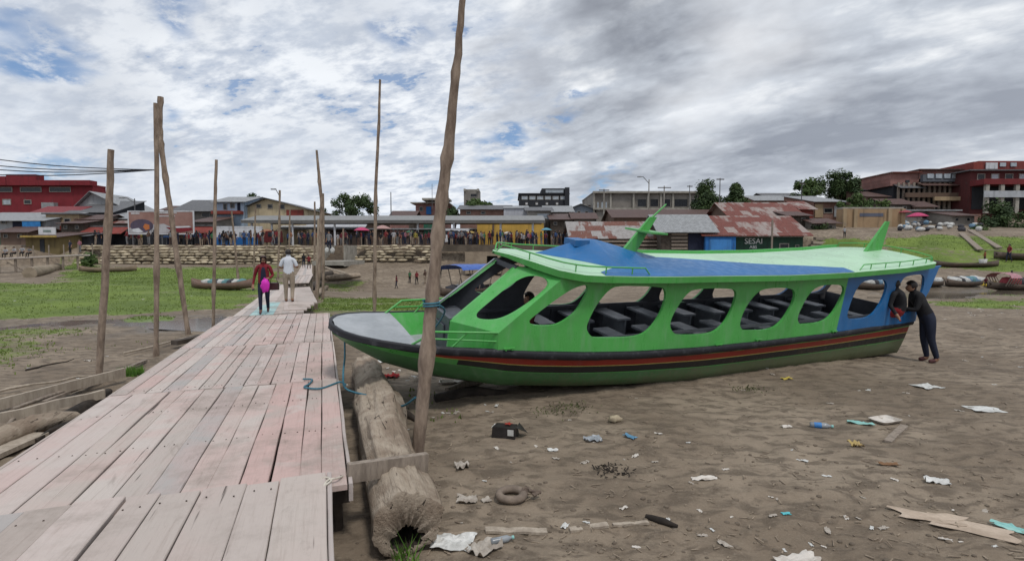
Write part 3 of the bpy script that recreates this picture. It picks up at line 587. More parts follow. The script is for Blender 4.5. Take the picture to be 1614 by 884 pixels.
# ------------------------------------------------------------ boardwalk
def plank_mat(name, tones, pink=(.52, .37, .34)):
    m = bpy.data.materials.new(name); m.use_nodes = True; t = NT(m.node_tree); MATS[name] = m
    co = t.n('ShaderNodeTexCoord').outputs['Object']
    a = t.n('ShaderNodeAttribute', attribute_name='rnd').outputs['Fac']; p = t.n('ShaderNodeAttribute', attribute_name='pink').outputs['Fac']
    off = t.n('ShaderNodeCombineXYZ', i={0: t.math('MULTIPLY', a, 37.), 1: t.math('MULTIPLY', a, 91.), 2: 0.}).outputs[0]
    cv = t.n('ShaderNodeVectorMath', operation='ADD', i={0: co, 1: off}).outputs[0]
    rp = t.n('ShaderNodeValToRGB', i={0: a}); cr = rp.color_ramp
    for k, c in enumerate(tones):
        e = cr.elements[k] if k < 2 else cr.elements.new(k / (len(tones) - 1)); e.position = k / (len(tones) - 1); e.color = c4(c)
    gr = t.noise(t.mapping(cv, sc=(22, .9, 22)), 1.6, 8, .65, .6); fine = t.noise(t.mapping(cv, sc=(90, 2.2, 90)), 1.5, 4, .6); bl = t.noise(co, 1.5, 6, .6, .4)
    col = t.mix(t.math('MULTIPLY', p, t.mr(bl, .36, .62)), rp.outputs[0], c4(pink))
    col = t.mix(t.mr(gr, .5, .78, 0, .5), col, t.mix(1., col, (.62, .57, .54, 1), 'MULTIPLY')); col = t.mix(t.mr(fine, .55, .75, 0, .35), col, t.mix(1., col, (.66, .62, .6, 1), 'MULTIPLY'))
    col = t.mix(t.mr(t.noise(co, 1.1, 8, .7), .48, .7, 0, .65), col, (.255, .215, .185, 1)); col = t.mix(t.mr(t.noise(t.mapping(cv, sc=(3, .8, 3)), 2.2, 6, .7, .5), .56, .74, 0, .5), col, (.2, .165, .14, 1))
    crk = t.mr(t.noise(t.mapping(cv, sc=(16, .55, 16)), 1.2, 3, .5, .3),   .70, .745); col = t.mix(t.math('MULTIPLY', crk, .85), col, (.06, .048, .04, 1))
    b = t.n('ShaderNodeBsdfPrincipled', i={'Base Color': col, 'Roughness': .85, 'Specular IOR Level': .25})
    h = t.math('SUBTRACT', t.math('ADD', t.math('MULTIPLY', gr, .6), t.math('MULTIPLY', fine, .4)), crk)
    t.set(b.inputs['Normal'], t.n('ShaderNodeBump', i={'Strength': .5, 'Distance': .008, 'Height': h})); t.set(t.n('ShaderNodeOutputMaterial').inputs[0], b); return m
PLK = plank_mat('weathered_planks', [(.4, .345, .31), (.52, .455, .42), (.38, .36, .345), (.46, .4, .36), (.56, .505, .47)])
PLKB = plank_mat('painted_planks', [(.33, .52, .52), (.4, .56, .55)], (.34, .5, .5))
WD = mat('grey_timber', (.3, .25, .205), (.19, .155, .125), .85, 3, .006, st=(6, 6, 1.2)); WDL = mat('pale_timber', (.42, .36, .29), (.3, .25, .2), .85, 3, .005, st=(5, 5, 1)); WDD = mat('dark_timber', (.09, .072, .058), (.05, .04, .033), .9, 4, .006)
def plank(mb, at, pk, p0, p1, w, th, r, q, mi=0):                            # one board along p0-p1 with wavering edges and broken arrises
    p0 = Vector(p0); p1 = Vector(p1); d = (p1 - p0); n = max(2, int(d.length / .3)); d.normalize(); x = d.cross(Vector((0, 0, 1))).normalized(); rows = []; ph = rnd.uniform(0, 50); c = .005
    for i in range(n + 1):
        p = p0.lerp(p1, i / n); l = -w / 2 + mn.noise((ph, i * .4, 0)) * .008; rr = w / 2 + mn.noise((ph, i * .4, 9)) * .008; z = mn.noise((ph + 3, i * .25, 0)) * .006
        rows.append([p + x * a + Vector((0, 0, zz + z)) for a, zz in ((l, -th), (l, -c), (l + c, 0), (rr - c, 0), (rr, -c), (rr, -th))])
    f0 = len(mb.f); mb.grid(rows, mi, False, None, True); mb.add(rows[0], [tuple(range(6))], mi); mb.add(rows[-1], [tuple(range(6))[::-1]], mi)
    k = len(mb.f) - f0; at += [r] * k; pk += [q] * k
DROT = R(19.76); DOCKZ = .45
DD = Vector((-math.sin(DROT), math.cos(DROT), 0)); DX = Vector((math.cos(DROT), math.sin(DROT), 0))
def dk(x, y, z=0.): p = DX * x + DD * y; return Vector((p.x, p.y, DOCKZ + z))
def dock_section(label, x0, x1, y0, y1, z, n, pinkf, seed, beams=True, edge=True, skew=0.):
    rs = random.Random(seed); root = thing('boardwalk_section', label, 'boardwalk', dk((x0 + x1) / 2, (y0 + y1) / 2, z) - Vector((0, 0, DOCKZ)), DROT, 'sections of the plank boardwalk')
    lc = lambda x, y, zz: Vector((x - (x0 + x1) / 2, y - (y0 + y1) / 2, DOCKZ + zz)); mb = MB(); at = []; pk = []; x = x0; ws = [rs.uniform(.75, 1.25) for _ in range(n)]; tot = sum(ws)
    for k in range(n):
        w = (x1 - x0) * ws[k] / tot; g = rs.uniform(.004, .013); xc = x + w / 2; x += w; j = rs.uniform(-.03, .03)
        dx = rs.uniform(-.008, .008)
        plank(mb, at, pk, lc(xc + dx, y0 + rs.uniform(-.02, .02) + skew * (xc - x0), 0), lc(xc - dx, y1 + rs.uniform(-.05, .03) + skew * (xc - x0), rs.uniform(-.006, .006)), w - g, .04, rs.random(), pinkf(k / (n - 1), rs))
    for y in np.arange(y0 + .15, y1, 1.15):
        xa = x0
        for k in range(n):
            w = (x1 - x0) * ws[k] / tot
            for q in (.25, .75): mb.lathe([(.0, .0035), (.0055, .003), (.006, -.002)], 6, lc(xa + w * q + rs.uniform(-.02, .02), y + rs.uniform(-.03, .03), .001), 1); at += [0.] * 12; pk += [0.] * 12
            xa += w
    mb.build('planking', [PLK, mat('nail_rust', (.05, .03, .02), None, .8)], root, attrs={'rnd': at, 'pink': pk})
    if edge:
        for xx in (x0 - .018, x1 + .018): m = MB(); a = []; q = []; plank(m, a, q, lc(xx, y0, -.005), lc(xx, y1, -.01), .028, .13, rs.random(), .2); m.build('edge_board', PLK, root, attrs={'rnd': a, 'pink': q})
    if beams:
        for y in np.arange(y0 + .15, y1, 1.15): MB().box(lc((x0 + x1) / 2, y, -.115), (x1 - x0 + .02, .12, .13), jit=.01).build('cross_beam', WDD, root)
        for xx in (x0 + .12, x1 - .1):
            for y in np.arange(y0 + .3, y1, 1.5): MB().tube([lc(xx, y, -.15), lc(xx + .02, y, -.62)], .06, 8, rj=.1).build('post', WDD, root)
    return root
pink1 = lambda u, r: max(0, .85 - abs(u - .84) * 3) + .2 + .4 * r.random() + .35 * (r.random() < .25)
dock_section('nearest boardwalk section, broad grey planks lapping over the next at the photo edge', -4.6, .0, .3, 4.1, .03, 18, lambda u, r: .2 * r.random(), 1, skew=.0)
dock_section('boardwalk section with pink-stained planks beside the hollow log', -2.36, .145, 3.9, 7.27, 0, 13, pink1, 2)
dock_section('middle boardwalk section where a blue rope end lies at its near edge', -2.36, .14, 7.285, 10.5, -.004, 14, lambda u, r: .3 + .5 * r.random() + .2 * (u > .8), 3)
dock_section('long boardwalk section ending at the step before the blue-painted boards', -2.36, .13, 10.515, 15.6, 0, 14, lambda u, r: .3 + .5 * r.random(), 4)
def quad_section(label, q, n, seed, th=.05, painted=(), legs=True):         # q: near-left, near-right, far-right, far-left corners
    rs = random.Random(seed); q = [Vector(p) for p in q]; c = sum(q, Vector()) / 4; g = gz(c.x, c.y); c = Vector((c.x, c.y, g)); root = thing('boardwalk_section', label, 'boardwalk', c, 0, 'sections of the plank boardwalk')
    mb = MB(); at = []; pk = []; mp = MB(); a2 = []; p2 = []
    for k in range(n):
        u = (k + .5) / n; a = q[0].lerp(q[1], u) - c; b = q[3].lerp(q[2], u) - c; wn = (q[1] - q[0]).length / n * .93; d = b - a
        if k in painted:
            l0 = a + d * painted[k][0]; l1 = a + d * painted[k][1]; plank(mp, a2, p2, l0, l1, wn, th, rs.random(), 0)
            if painted[k][0] > .01: plank(mb, at, pk, a, l0 - d * .003, wn, th, rs.random(), .1)
            plank(mb, at, pk, l1 + d * .003, b + d.normalized() * rs.uniform(-.15, .1), wn, th, rs.random(), .1)
        else: plank(mb, at, pk, a + d.normalized() * rs.uniform(-.06, .06), b + d.normalized() * rs.uniform(-.15, .1) + Vector((0, 0, rs.uniform(-.02, .02))), wn, th, rs.random(), .15)
    mb.build('planking', PLK, root, attrs={'rnd': at, 'pink': pk})
    if a2: o = mp.build('painted_planks', PLKB, root, attrs={'rnd': a2, 'pink': p2}); o['label'] = 'boards painted pale turquoise'
    for v in (.12, .5, .88):
        a = q[0].lerp(q[3], v) - c; b = q[1].lerp(q[2], v) - c; MB().bar(a - Vector((0, 0, th + .06)), b - Vector((0, 0, th + .06)), .12, .11).build('cross_beam', WDD, root)
        for p in ((a.lerp(b, .08), a.lerp(b, .92)) if legs else ()):
            zg = gz(p.x + c.x, p.y + c.y) - c.z
            if p.z - .1 > zg - .2: MB().tube([p - Vector((0, 0, .08)), (p.x + .03, p.y, zg - .25)], .06, 7, rj=.12).build('post', WD, root)
zq = lambda x, y, v: (lambda d: Vector(C0 + d * ((DOCKZ + v - HC) / d[2])))(ray(x, y))
quad_section('narrow boardwalk section with a turquoise patch where the woman walks', [zq(366, 499, 0), zq(479, 491, 0), zq(477, 453, 0), zq(437, 447, 0)], 9, 5, painted={2: (0, .2), 3: (0, .27), 4: (0, .27)})
quad_section('short loose boardwalk boards sticking out right of the man in white', [zq(462, 490, .02), zq(487, 475, .05), zq(479, 450, .05), zq(459, 452, .03)], 4, 6, legs=False)
quad_section('raised slab of boardwalk planks beyond the man in white', [W(452, 446, 25), W(487, 445, 25.5), W(494, 432, 29), W(462, 434, 29)], 6, 7)
quad_section('far boardwalk ramp climbing to the stairs where two people walk', [W(466, 435, 30), W(492, 434, 30), W(491, 417, 42), W(476, 418, 42)], 5, 8)

# hollow log beside the boardwalk
def bark(name, c1, c2, st=(5, 5, .8), rot=0., bump=.012): return mat(name, c1, c2, .9, 2.2, bump, st=st, lo=.3, hi=.72, rot=rot)
LOGM = bpy.data.materials.new('log_wood'); LOGM.use_nodes = True
def _logmat():
    t = NT(LOGM.node_tree); co = t.mapping(t.n('ShaderNodeTexCoord').outputs['Object'], rot=(0, 0, -DROT))
    a = t.noise(t.mapping(co, sc=(5, .8, 5)), 2, 9, .68, 1.2); f = t.noise(t.mapping(co, sc=(20, 1.6, 20)), 2.5, 6, .7, .6); b_ = t.noise(co, 2.2, 8, .7, .5); s_ = t.noise(co, 26, 5, .7)
    col = t.mix(t.mr(b_, .38, .64), (.42, .35, .275, 1), (.26, .2, .15, 1)); col = t.mix(t.mr(a, .52, .7, 0, .8), col, (.12, .09, .066, 1)); col = t.mix(t.mr(f, .55, .72, 0, .7), col, (.15, .115, .085, 1)); col = t.mix(t.mr(s_, .6, .75, 0, .5), col, (.5, .44, .36, 1))
    ck = t.mr(t.noise(t.mapping(co, sc=(9, .7, 9)), 1.3, 5, .6, 1.5), .64, .67); col = t.mix(t.math('MULTIPLY', ck, .92), col, (.03, .023, .018, 1))
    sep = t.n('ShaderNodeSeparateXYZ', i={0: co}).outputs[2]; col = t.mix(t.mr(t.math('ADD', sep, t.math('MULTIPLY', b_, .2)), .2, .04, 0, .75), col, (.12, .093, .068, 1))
    b = t.n('ShaderNodeBsdfPrincipled', i={'Base Color': col, 'Roughness': .92, 'Specular IOR Level': .2}); t.set(b.inputs['Normal'], t.n('ShaderNodeBump', i={'Strength': .9, 'Distance': .035, 'Height': t.math('SUBTRACT', t.math('ADD', t.math('MULTIPLY', f, .6), t.math('ADD', t.math('MULTIPLY', a, -.5), t.math('MULTIPLY', s_, .25))), ck)})); t.set(t.n('ShaderNodeOutputMaterial').inputs[0], b)
_logmat(); LOGD = mat('rotten_wood', (.045, .034, .026), (.02, .016, .013), .95, 6, .02)
def knobbly(pts, rad, n=28, seg=40, amp=.1, seed=0, hollow=False, mats=None):
    pts = [Vector(p) for p in pts]; mb = MB(); rows = []; Ls = len(pts) - 1
    for i in range(seg + 1):
        u = i / seg * Ls; k = min(int(u), Ls - 1); p = pts[k].lerp(pts[k + 1], u - k); d = (pts[k + 1] - pts[k]).normalized(); x = d.cross(Vector((0, 0, 1))).normalized(); y = x.cross(d)
        r0 = np.interp(u, range(len(rad)), rad); row = []
        for j in range(n):
            a = 2 * math.pi * j / n; nz = mn.noise((math.cos(a) * 1.3 + seed, math.sin(a) * 1.3, u * 1.2)) * amp + mn.noise((math.cos(a) * 4 + seed, math.sin(a) * 4, u * 2)) * amp * .5 + mn.noise((math.cos(a) * 9 + seed, math.sin(a) * 9, u * .8)) * amp * .35
            row.append(p + (x * math.cos(a) + y * math.sin(a)) * r0 * (1 + nz))
        rows.append(row)
    mb.grid(rows, 0, True, None, True); mb.add(rows[-1], [tuple(range(n))[::-1]], 0)
    if hollow:
        c = sum(rows[0], Vector()) / n; d = (pts[1] - pts[0]).normalized(); lo = Vector((0, 0, -.075))
        cav = [c + lo + (p - c) * (.5 + .22 * mn.noise((j * .9, 3, 0))) * (1. if p.z < c.z else .62) for j, p in enumerate(rows[0])]
        mb.grid([rows[0], [p - d * .01 for p in [c + (q - c) * .9 for q in rows[0]]], cav, [c + lo + d * .35 + (p - c - lo) * .8 for p in cav], [c + lo + d * .8 + (p - c - lo) * .3 for p in cav]], 0, True, lambda i, k: 0 if i < 2 else 1, True)
    else: mb.add(rows[0], [tuple(range(n))], 0)
    return mb
l0 = Vector((-.74, 3.6, .2)); l1 = Vector((-2.52, 9.0, .14)); lm = l0.lerp(l1, .5) + Vector((.02, 0, .04))
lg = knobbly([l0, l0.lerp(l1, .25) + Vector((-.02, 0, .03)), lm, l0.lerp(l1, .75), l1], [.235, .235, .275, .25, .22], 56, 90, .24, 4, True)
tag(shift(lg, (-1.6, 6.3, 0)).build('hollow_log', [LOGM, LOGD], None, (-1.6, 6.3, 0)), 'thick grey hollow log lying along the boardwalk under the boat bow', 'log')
wd = MB()
for k in range(26):
    a = rnd.uniform(0, 6.28); x, y = -.74 + rnd.uniform(-.1, .1), 3.5 + rnd.uniform(-.08, .08); l = rnd.uniform(.1, .22); wd.add([(x - .006, y, .0), (x + .006, y, .0), (x + math.cos(a) * l * .6, y + math.sin(a) * l * .4, l)], [(0, 1, 2)])
tag(wd.build('weed', mat('weed_green', (.12, .25, .03), (.06, .14, .02), .6, 8)), 'tuft of green weed sprouting in the mouth of the hollow log', 'plant')
l2 = knobbly([(-1.35, 3.4, .08), (-1.75, 5.0, .06), (-2.6, 7.4, .05)], [.12, .14, .1], 14, 24, .2, 9); tag(shift(l2, (-1.8, 5, 0)).build('log', LOGD, None, (-1.8, 5, 0)), 'dark rotten log in the gap between boardwalk and hollow log', 'log')
# plank lashed across from the boardwalk to the tall pole
pa = Vector(W(548, 745, 3.86)); pb = Vector(W(673, 727, 4.2)); mid = (pa + pb) / 2
tag(shift(MB().bar(pa, pb, .06, .14), mid).build('crossbeam', WD, None, mid), 'short grey beam laid over the hollow log from boardwalk to tall pole', 'beam')

# ------------------------------------------------------------ poles
POLEM = bark('pole_bark', (.34, .265, .205), (.145, .105, .08), (5, 5, 1.6), 0, .02); POLEP = bark('pale_pole', (.42, .35, .27), (.27, .21, .16), (7, 7, 1.3))
def pole(label, pts, w, Y=None, m=None, group='bare wooden poles driven into the river bed', name='wooden_pole', dy=0.):
    b = gp(*pts[0]) if Y is None else Vector(W(*pts[0], Y)); Yb = b.y; P = [Vector(W(x, y, Yb + dy * i)) for i, (x, y) in enumerate(pts)]
    Q = [P[0] - Vector((0, 0, .5))]
    for i in range(len(P) - 1): Q += [P[i].lerp(P[i + 1], k / 6) + Vector((mn.noise((i * 3 + k * .5, pts[0][0], 0)), 0, 0)) * .014 for k in range(6)]
    Q.append(P[-1]); s = Yb / F / 2 * (.84 if pts[0][0] < 600 else .95); r = [np.interp(i / (len(Q) - 1), np.linspace(0, 1, len(w)), w) * s * (1 + .1 * mn.noise((i * .7, pts[0][0], 5)) + (.3 if rnd.random() < .13 else 0)) for i in range(len(Q))]
    o = shift(MB().tube(Q, r, 10, rj=.05), P[0]).build(name, m or POLEM, None, P[0]); return tag(o, label, 'pole', group), P
BIGP, bigpts = pole('tallest thick bare pole, rising in front of the boat bow past the photo top', [(658, 714), (668, 620), (680, 480), (692, 350), (705, 250), (717, 130), (726, 40), (731, -40)], [21, 22, 20, 19, 18, 14, 11, 10])
pole('thick short pole, leftmost, standing by the puddle', [(155, 602), (163, 480), (172, 330), (175, 236)], [12, 12, 12, 10.5])
pole('straight pole of the crossed pair left of the woman', [(246, 562), (247, 400), (247, 250), (245, 163)], [8.5, 8.5, 8, 7])
pole('crooked leaning pole of the crossed pair left of the woman', [(297, 527), (281, 420), (267, 320), (255, 240), (252, 200), (253, 153)], [8, 9, 9, 9, 9, 8])
pole('slim pole between the crossed pair and the woman', [(336, 517), (338, 400), (339, 320), (341, 252)], [6, 6, 6, 5])
pole('slim tall pole right of the boardwalk behind the boat bow', [(590, 498), (591, 400), (592, 300), (597, 200), (599, 126)], [6.5, 6.5, 6, 5, 4])
pole('bent pole of the cluster at the boardwalk end, topmost of the cluster', [(497, 488), (505, 400), (507, 320), (503, 280), (499, 237)], [8, 7, 6, 5.5, 4])
pole('straight short pole inside the cluster at the boardwalk end', [(509, 472), (510, 380), (509, 305)], [5, 5, 4])
pole('pale peeled forked pole inside the cluster at the boardwalk end', [(499, 455), (501, 400), (502, 345)], [6, 6, 4], None, POLEP)
pole('thin stake behind the man in white, left of the cluster', [(495, 450), (496, 380), (496, 318)], [4, 4, 3])
pole('thin stake just behind the woman', [(377, 456), (371, 395), (365, 333)], [4, 4, 3])
pole('thin stake left of the man in white', [(438, 440), (440, 370), (441, 300)], [3.6, 3.6, 3])
pole('thin stake between the woman and the man, by the wall', [(400, 436), (401, 380), (403, 325)], [3.4, 3.2, 2.6])
pole('thin rod left of the cluster, near the sandbag wall', [(455, 430), (456, 380), (457, 330)], [3.2, 3, 2.4])
pole('stake at the right edge of the stairs', [(541, 413), (541, 360)], [3.5, 3.2], 56)
# ropes
ROPE = mat('blue_rope', (.035, .13, .19), (.06, .19, .25), .8, 40); ROPW = mat('white_cord', (.62, .58, .5), (.45, .4, .34), .9, 40)
def rope(label, pts, r, m, name='rope', cat='rope', grp=None):
    P = [Vector(p) for p in pts]; Q = []
    for i in range(len(P) - 1):
        a, b, c, d = P[max(i - 1, 0)], P[i], P[i + 1], P[min(i + 2, len(P) - 1)]
        for k in range(6):
            u = k / 6; Q.append(.5 * ((2 * b) + (c - a) * u + (2 * a - 5 * b + 4 * c - d) * u * u + (3 * b - a - 3 * c + d) * u ** 3))
    Q.append(P[-1]); return tag(shift(MB().tube(Q, r, 6), P[0]).build(name, m, None, P[0]), label, cat, grp)
zz = lambda x, y, z: (lambda d: Vector(C0 + d * ((z - HC) / d[2])))(ray(x, y))
bt = BP(-3.2, 1.05, .2)
rope('blue mooring rope hanging from the boat bow, across the log to the tall pole', [bt, bt + Vector((.0, 0, -.3)), W(541, 590, 6.55), W(545, 612, 6.5), W(575, 622, 6.3), W(605, 628, 6.15), W(632, 640, 6.0), W(655, 626, 5.75)], .013, ROPE)
rope('short curled end of blue rope lying on the boardwalk', [zz(478, 597, .465), zz(492, 598, .47), zz(487, 605, .465), zz(480, 610, .465), zz(505, 612, .465), zz(535, 602, .47), W(545, 606, 6.5)], .012, ROPE)
b0 = bigpts[2]; tie = []
for k in range(26): a = k * .62; tie.append(b0 + Vector((math.cos(a) * .082, math.sin(a) * .082, -.03 + k * .0026)))
rope('blue rope wound round the tall pole at rail height', tie + [b0 + Vector((.1, .3, -.1)), BP(-2.3, .25, .33)], .011, ROPE)
rope('frayed white cord knotted round the boardwalk corner', [zz(487, 766, .478), zz(500, 758, .478), zz(513, 752, .485), zz(522, 757, .48), zz(512, 765, .48), zz(508, 772, .475), zz(516, 757, .485), zz(535, 752, .475), W(551, 745, 4.1), W(556, 735, 4.15), W(552, 748, 4.1), W(556, 768, 4.1)], .008, ROPW, 'cord', 'cord')

# boards and logs left of the boardwalk
def beam(label, a, b, w, h, m, za=.06, zb=.06, name='board', cat='board', grp=None):
    A = gp(*a); B = gp(*b); A.z = gz(A.x, A.y) + za; B.z = gz(B.x, B.y) + zb; c = (A + B) / 2
    mb = MB(); n = 8; x = (B - A).normalized().cross(Vector((0, 0, 1))).normalized(); rows = []
    for i in range(n + 1):
        p = A.lerp(B, i / n) - c; q = mn.noise((i * .5, a[0], a[1])) * .02
        rows.append([p + x * (s * w / 2 + q) + Vector((0, 0, z + q)) for s, z in ((-1, 0), (-1, h), (1, h), (1, 0))])
    mb.grid(rows, 0, False, None, True).add(rows[0], [(0, 1, 2, 3)]).add(rows[-1], [(3, 2, 1, 0)])
    return tag(mb.build(name, m, None, c), label, cat, grp)
beam('long pale edge board on the mud left of the boardwalk, upper one', (-60, 664), (197, 603), .05, .15, WDL, .02, .1)
beam('long pale board on the mud left of the boardwalk, lower one', (-60, 690), (165, 640), .06, .12, WDL, .05, .12)
beam('thin grey batten stretching toward the leftmost pole', (70, 640), (230, 572), .06, .04, WD, .02, .02)
beam('dark board end poking out under the long boardwalk section', (275, 549), (322, 540), .2, .1, WDD, .1, .12)
beam('broad dirty plank lying lowest left of the boardwalk', (-40, 735), (60, 695), .25, .05, WDL, .03, .05)
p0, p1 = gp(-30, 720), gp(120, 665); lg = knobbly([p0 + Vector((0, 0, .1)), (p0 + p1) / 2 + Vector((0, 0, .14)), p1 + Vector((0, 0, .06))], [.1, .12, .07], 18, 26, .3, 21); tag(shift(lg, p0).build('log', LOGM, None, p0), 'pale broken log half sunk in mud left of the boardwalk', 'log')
p0, p1 = gp(95, 672), gp(170, 628); lg = knobbly([p0 + Vector((0, 0, .05)), p1 + Vector((0, 0, .08))], [.1, .07], 12, 14, .3, 31); tag(shift(lg, p0).build('log', LOGD, None, p0), 'dark wet driftwood stump beside the boardwalk edge', 'log')
for i, (a, b, r, lab) in enumerate((((20, 655), (215, 585), .022, 'thin crooked branch nearest the boardwalk on the left mud'), ((-20, 625), (150, 600), .018, 'thin pale branch crossing the left mud below the leftmost pole'), ((60, 705), (190, 640), .028, 'dark crooked branch leaning on the left boardwalk edge'), ((-20, 700), (60, 655), .025, 'short grey branch at the left photo edge'), ((200, 560), (330, 528), .02, 'thin branch lying between the leftmost and crossed poles'), ((40, 590), (120, 575), .015, 'slim stick on the mud left of the leftmost pole'))):
    A, B = gp(*a) + Vector((0, 0, .05)), gp(*b) + Vector((0, 0, .09)); q = [A.lerp(B, k / 5) + Vector((rnd.uniform(-.06, .06), rnd.uniform(-.06, .06), rnd.uniform(-.01, .04))) for k in range(6)]
    tag(shift(knobbly(q, [r, r * 1.2, r, r * .9, r * .8, r * .5], 8, 20, .3, 60 + i), A).build('branch', (WD, WDL, LOGD)[i % 3], None, A), lab, 'branch')
for i, (a, b, r, lab) in enumerate((((685, 632), (800, 622), .07, 'dark sodden log in the shade under the bow'), ((600, 640), (660, 668), .05, 'dark driftwood piece between hollow log and tallest pole'), ((705, 618), (760, 606), .05, 'grey driftwood piece in the shade under the bow'))):
    A, B = gp(*a) + Vector((0, 0, .03)), gp(*b) + Vector((0, 0, .03)); tag(shift(knobbly([A, (A + B) / 2 + Vector((0, .05, .03)), B], [r, r * 1.2, r * .6], 12, 20, .35, 160 + i), A).build('driftwood', (LOGD, WDD, WD)[i], None, A), lab, 'driftwood')
pw = gp(207, 592); wd = MB()
for k in range(260):
    a = rnd.uniform(0, 6.28); r0 = rnd.random() ** .5 * .2; x, y = math.cos(a) * r0, math.sin(a) * r0 * .8; l = rnd.uniform(.06, .2); wd.add([(x - .012, y, 0), (x + .012, y, 0), (x + rnd.uniform(-.06, .06), y + rnd.uniform(-.05, .05), l)], [(0, 1, 2)])
tag(wd.build('weed', MATS['weed_green'], None, pw), 'bushy clump of green weed against the boardwalk left edge', 'plant')
# heap of logs at the far end of the boardwalk
for i, (a, b, r, lab) in enumerate((((492, 446), (522, 434), .32, 'stout dark log, nearest in the heap right of the boardwalk end'), ((515, 443), (566, 437), .28, 'long grey log lying in the heap right of the boardwalk end'), ((498, 470), (515, 455), .2, 'short log stub beside the pole cluster'), ((488, 458), (505, 448), .25, 'brown log under the raised boardwalk slab'))):
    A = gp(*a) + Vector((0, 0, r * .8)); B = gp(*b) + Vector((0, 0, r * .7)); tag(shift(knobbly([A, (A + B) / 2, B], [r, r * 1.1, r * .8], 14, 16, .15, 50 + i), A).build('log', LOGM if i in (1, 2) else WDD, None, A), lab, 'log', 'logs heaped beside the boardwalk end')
beam('bleached slanted plank on the log heap, longer one', (512, 430), (545, 436), .3, .08, WDL, .5, .3, 'plank', 'plank'); beam('bleached plank on the log heap, shorter one', (508, 424), (540, 424), .3, .08, WDL, .4, .4, 'plank', 'plank')
CONC = mat('concrete', (.36, .34, .3), (.25, .235, .205), .85, 1.5, .01)
A = W(536, 414, 46); o = shift(MB().box(A, (2.6, 6, .35), 0, .0), A).build('concrete_slab', CONC, None, A); tag(o, 'pale concrete slab at the foot of the stairs', 'slab')

# ------------------------------------------------------------ people
SKIN = mat('skin', (.32, .175, .11), (.26, .135, .085), .6, 8); HAIR = mat('hair_black', (.012, .009, .008), (.02, .014, .012), .5, 30); HAIRR = mat('hair_auburn', (.05, .016, .012), (.03, .012, .01), .5, 30)
BASEJ = dict(pel=(0, 0, .93), spi=(0, .0, 1.1), che=(0, 0, 1.3), nkb=(0, -.015, 1.43), nek=(0, 0, 1.49), hea=(0, .02, 1.56), crn=(0, .0, 1.655),
    shR=(.165, -.01, 1.385), elR=(.215, -.03, 1.11), wrR=(.225, .05, .88), haR=(.225, .08, .79), hiR=(.095, 0, .88), knR=(.1, .02, .49), anR=(.1, -.025, .085), toR=(.11, .13, .035))
EDG = [('pel', 'spi'), ('spi', 'che'), ('che', 'nkb'), ('nkb', 'nek'), ('nek', 'hea'), ('hea', 'crn')]
for s in 'LR': EDG += [('nkb', 'sh' + s), ('sh' + s, 'el' + s), ('el' + s, 'wr' + s), ('wr' + s, 'ha' + s), ('pel', 'hi' + s), ('hi' + s, 'kn' + s), ('kn' + s, 'an' + s), ('an' + s, 'to' + s)]
RAD = dict(pel=(.155, .115), spi=(.135, .1), che=(.155, .11), nkb=(.075, .065), nek=(.05, .052), hea=(.074, .09), crn=(.066, .078), sh=(.062, .066), el=(.043, .045), wr=(.029, .031), ha=(.03, .036), hi=(.092, .1), kn=(.06, .064), an=(.041, .046), to=(.038, .03))
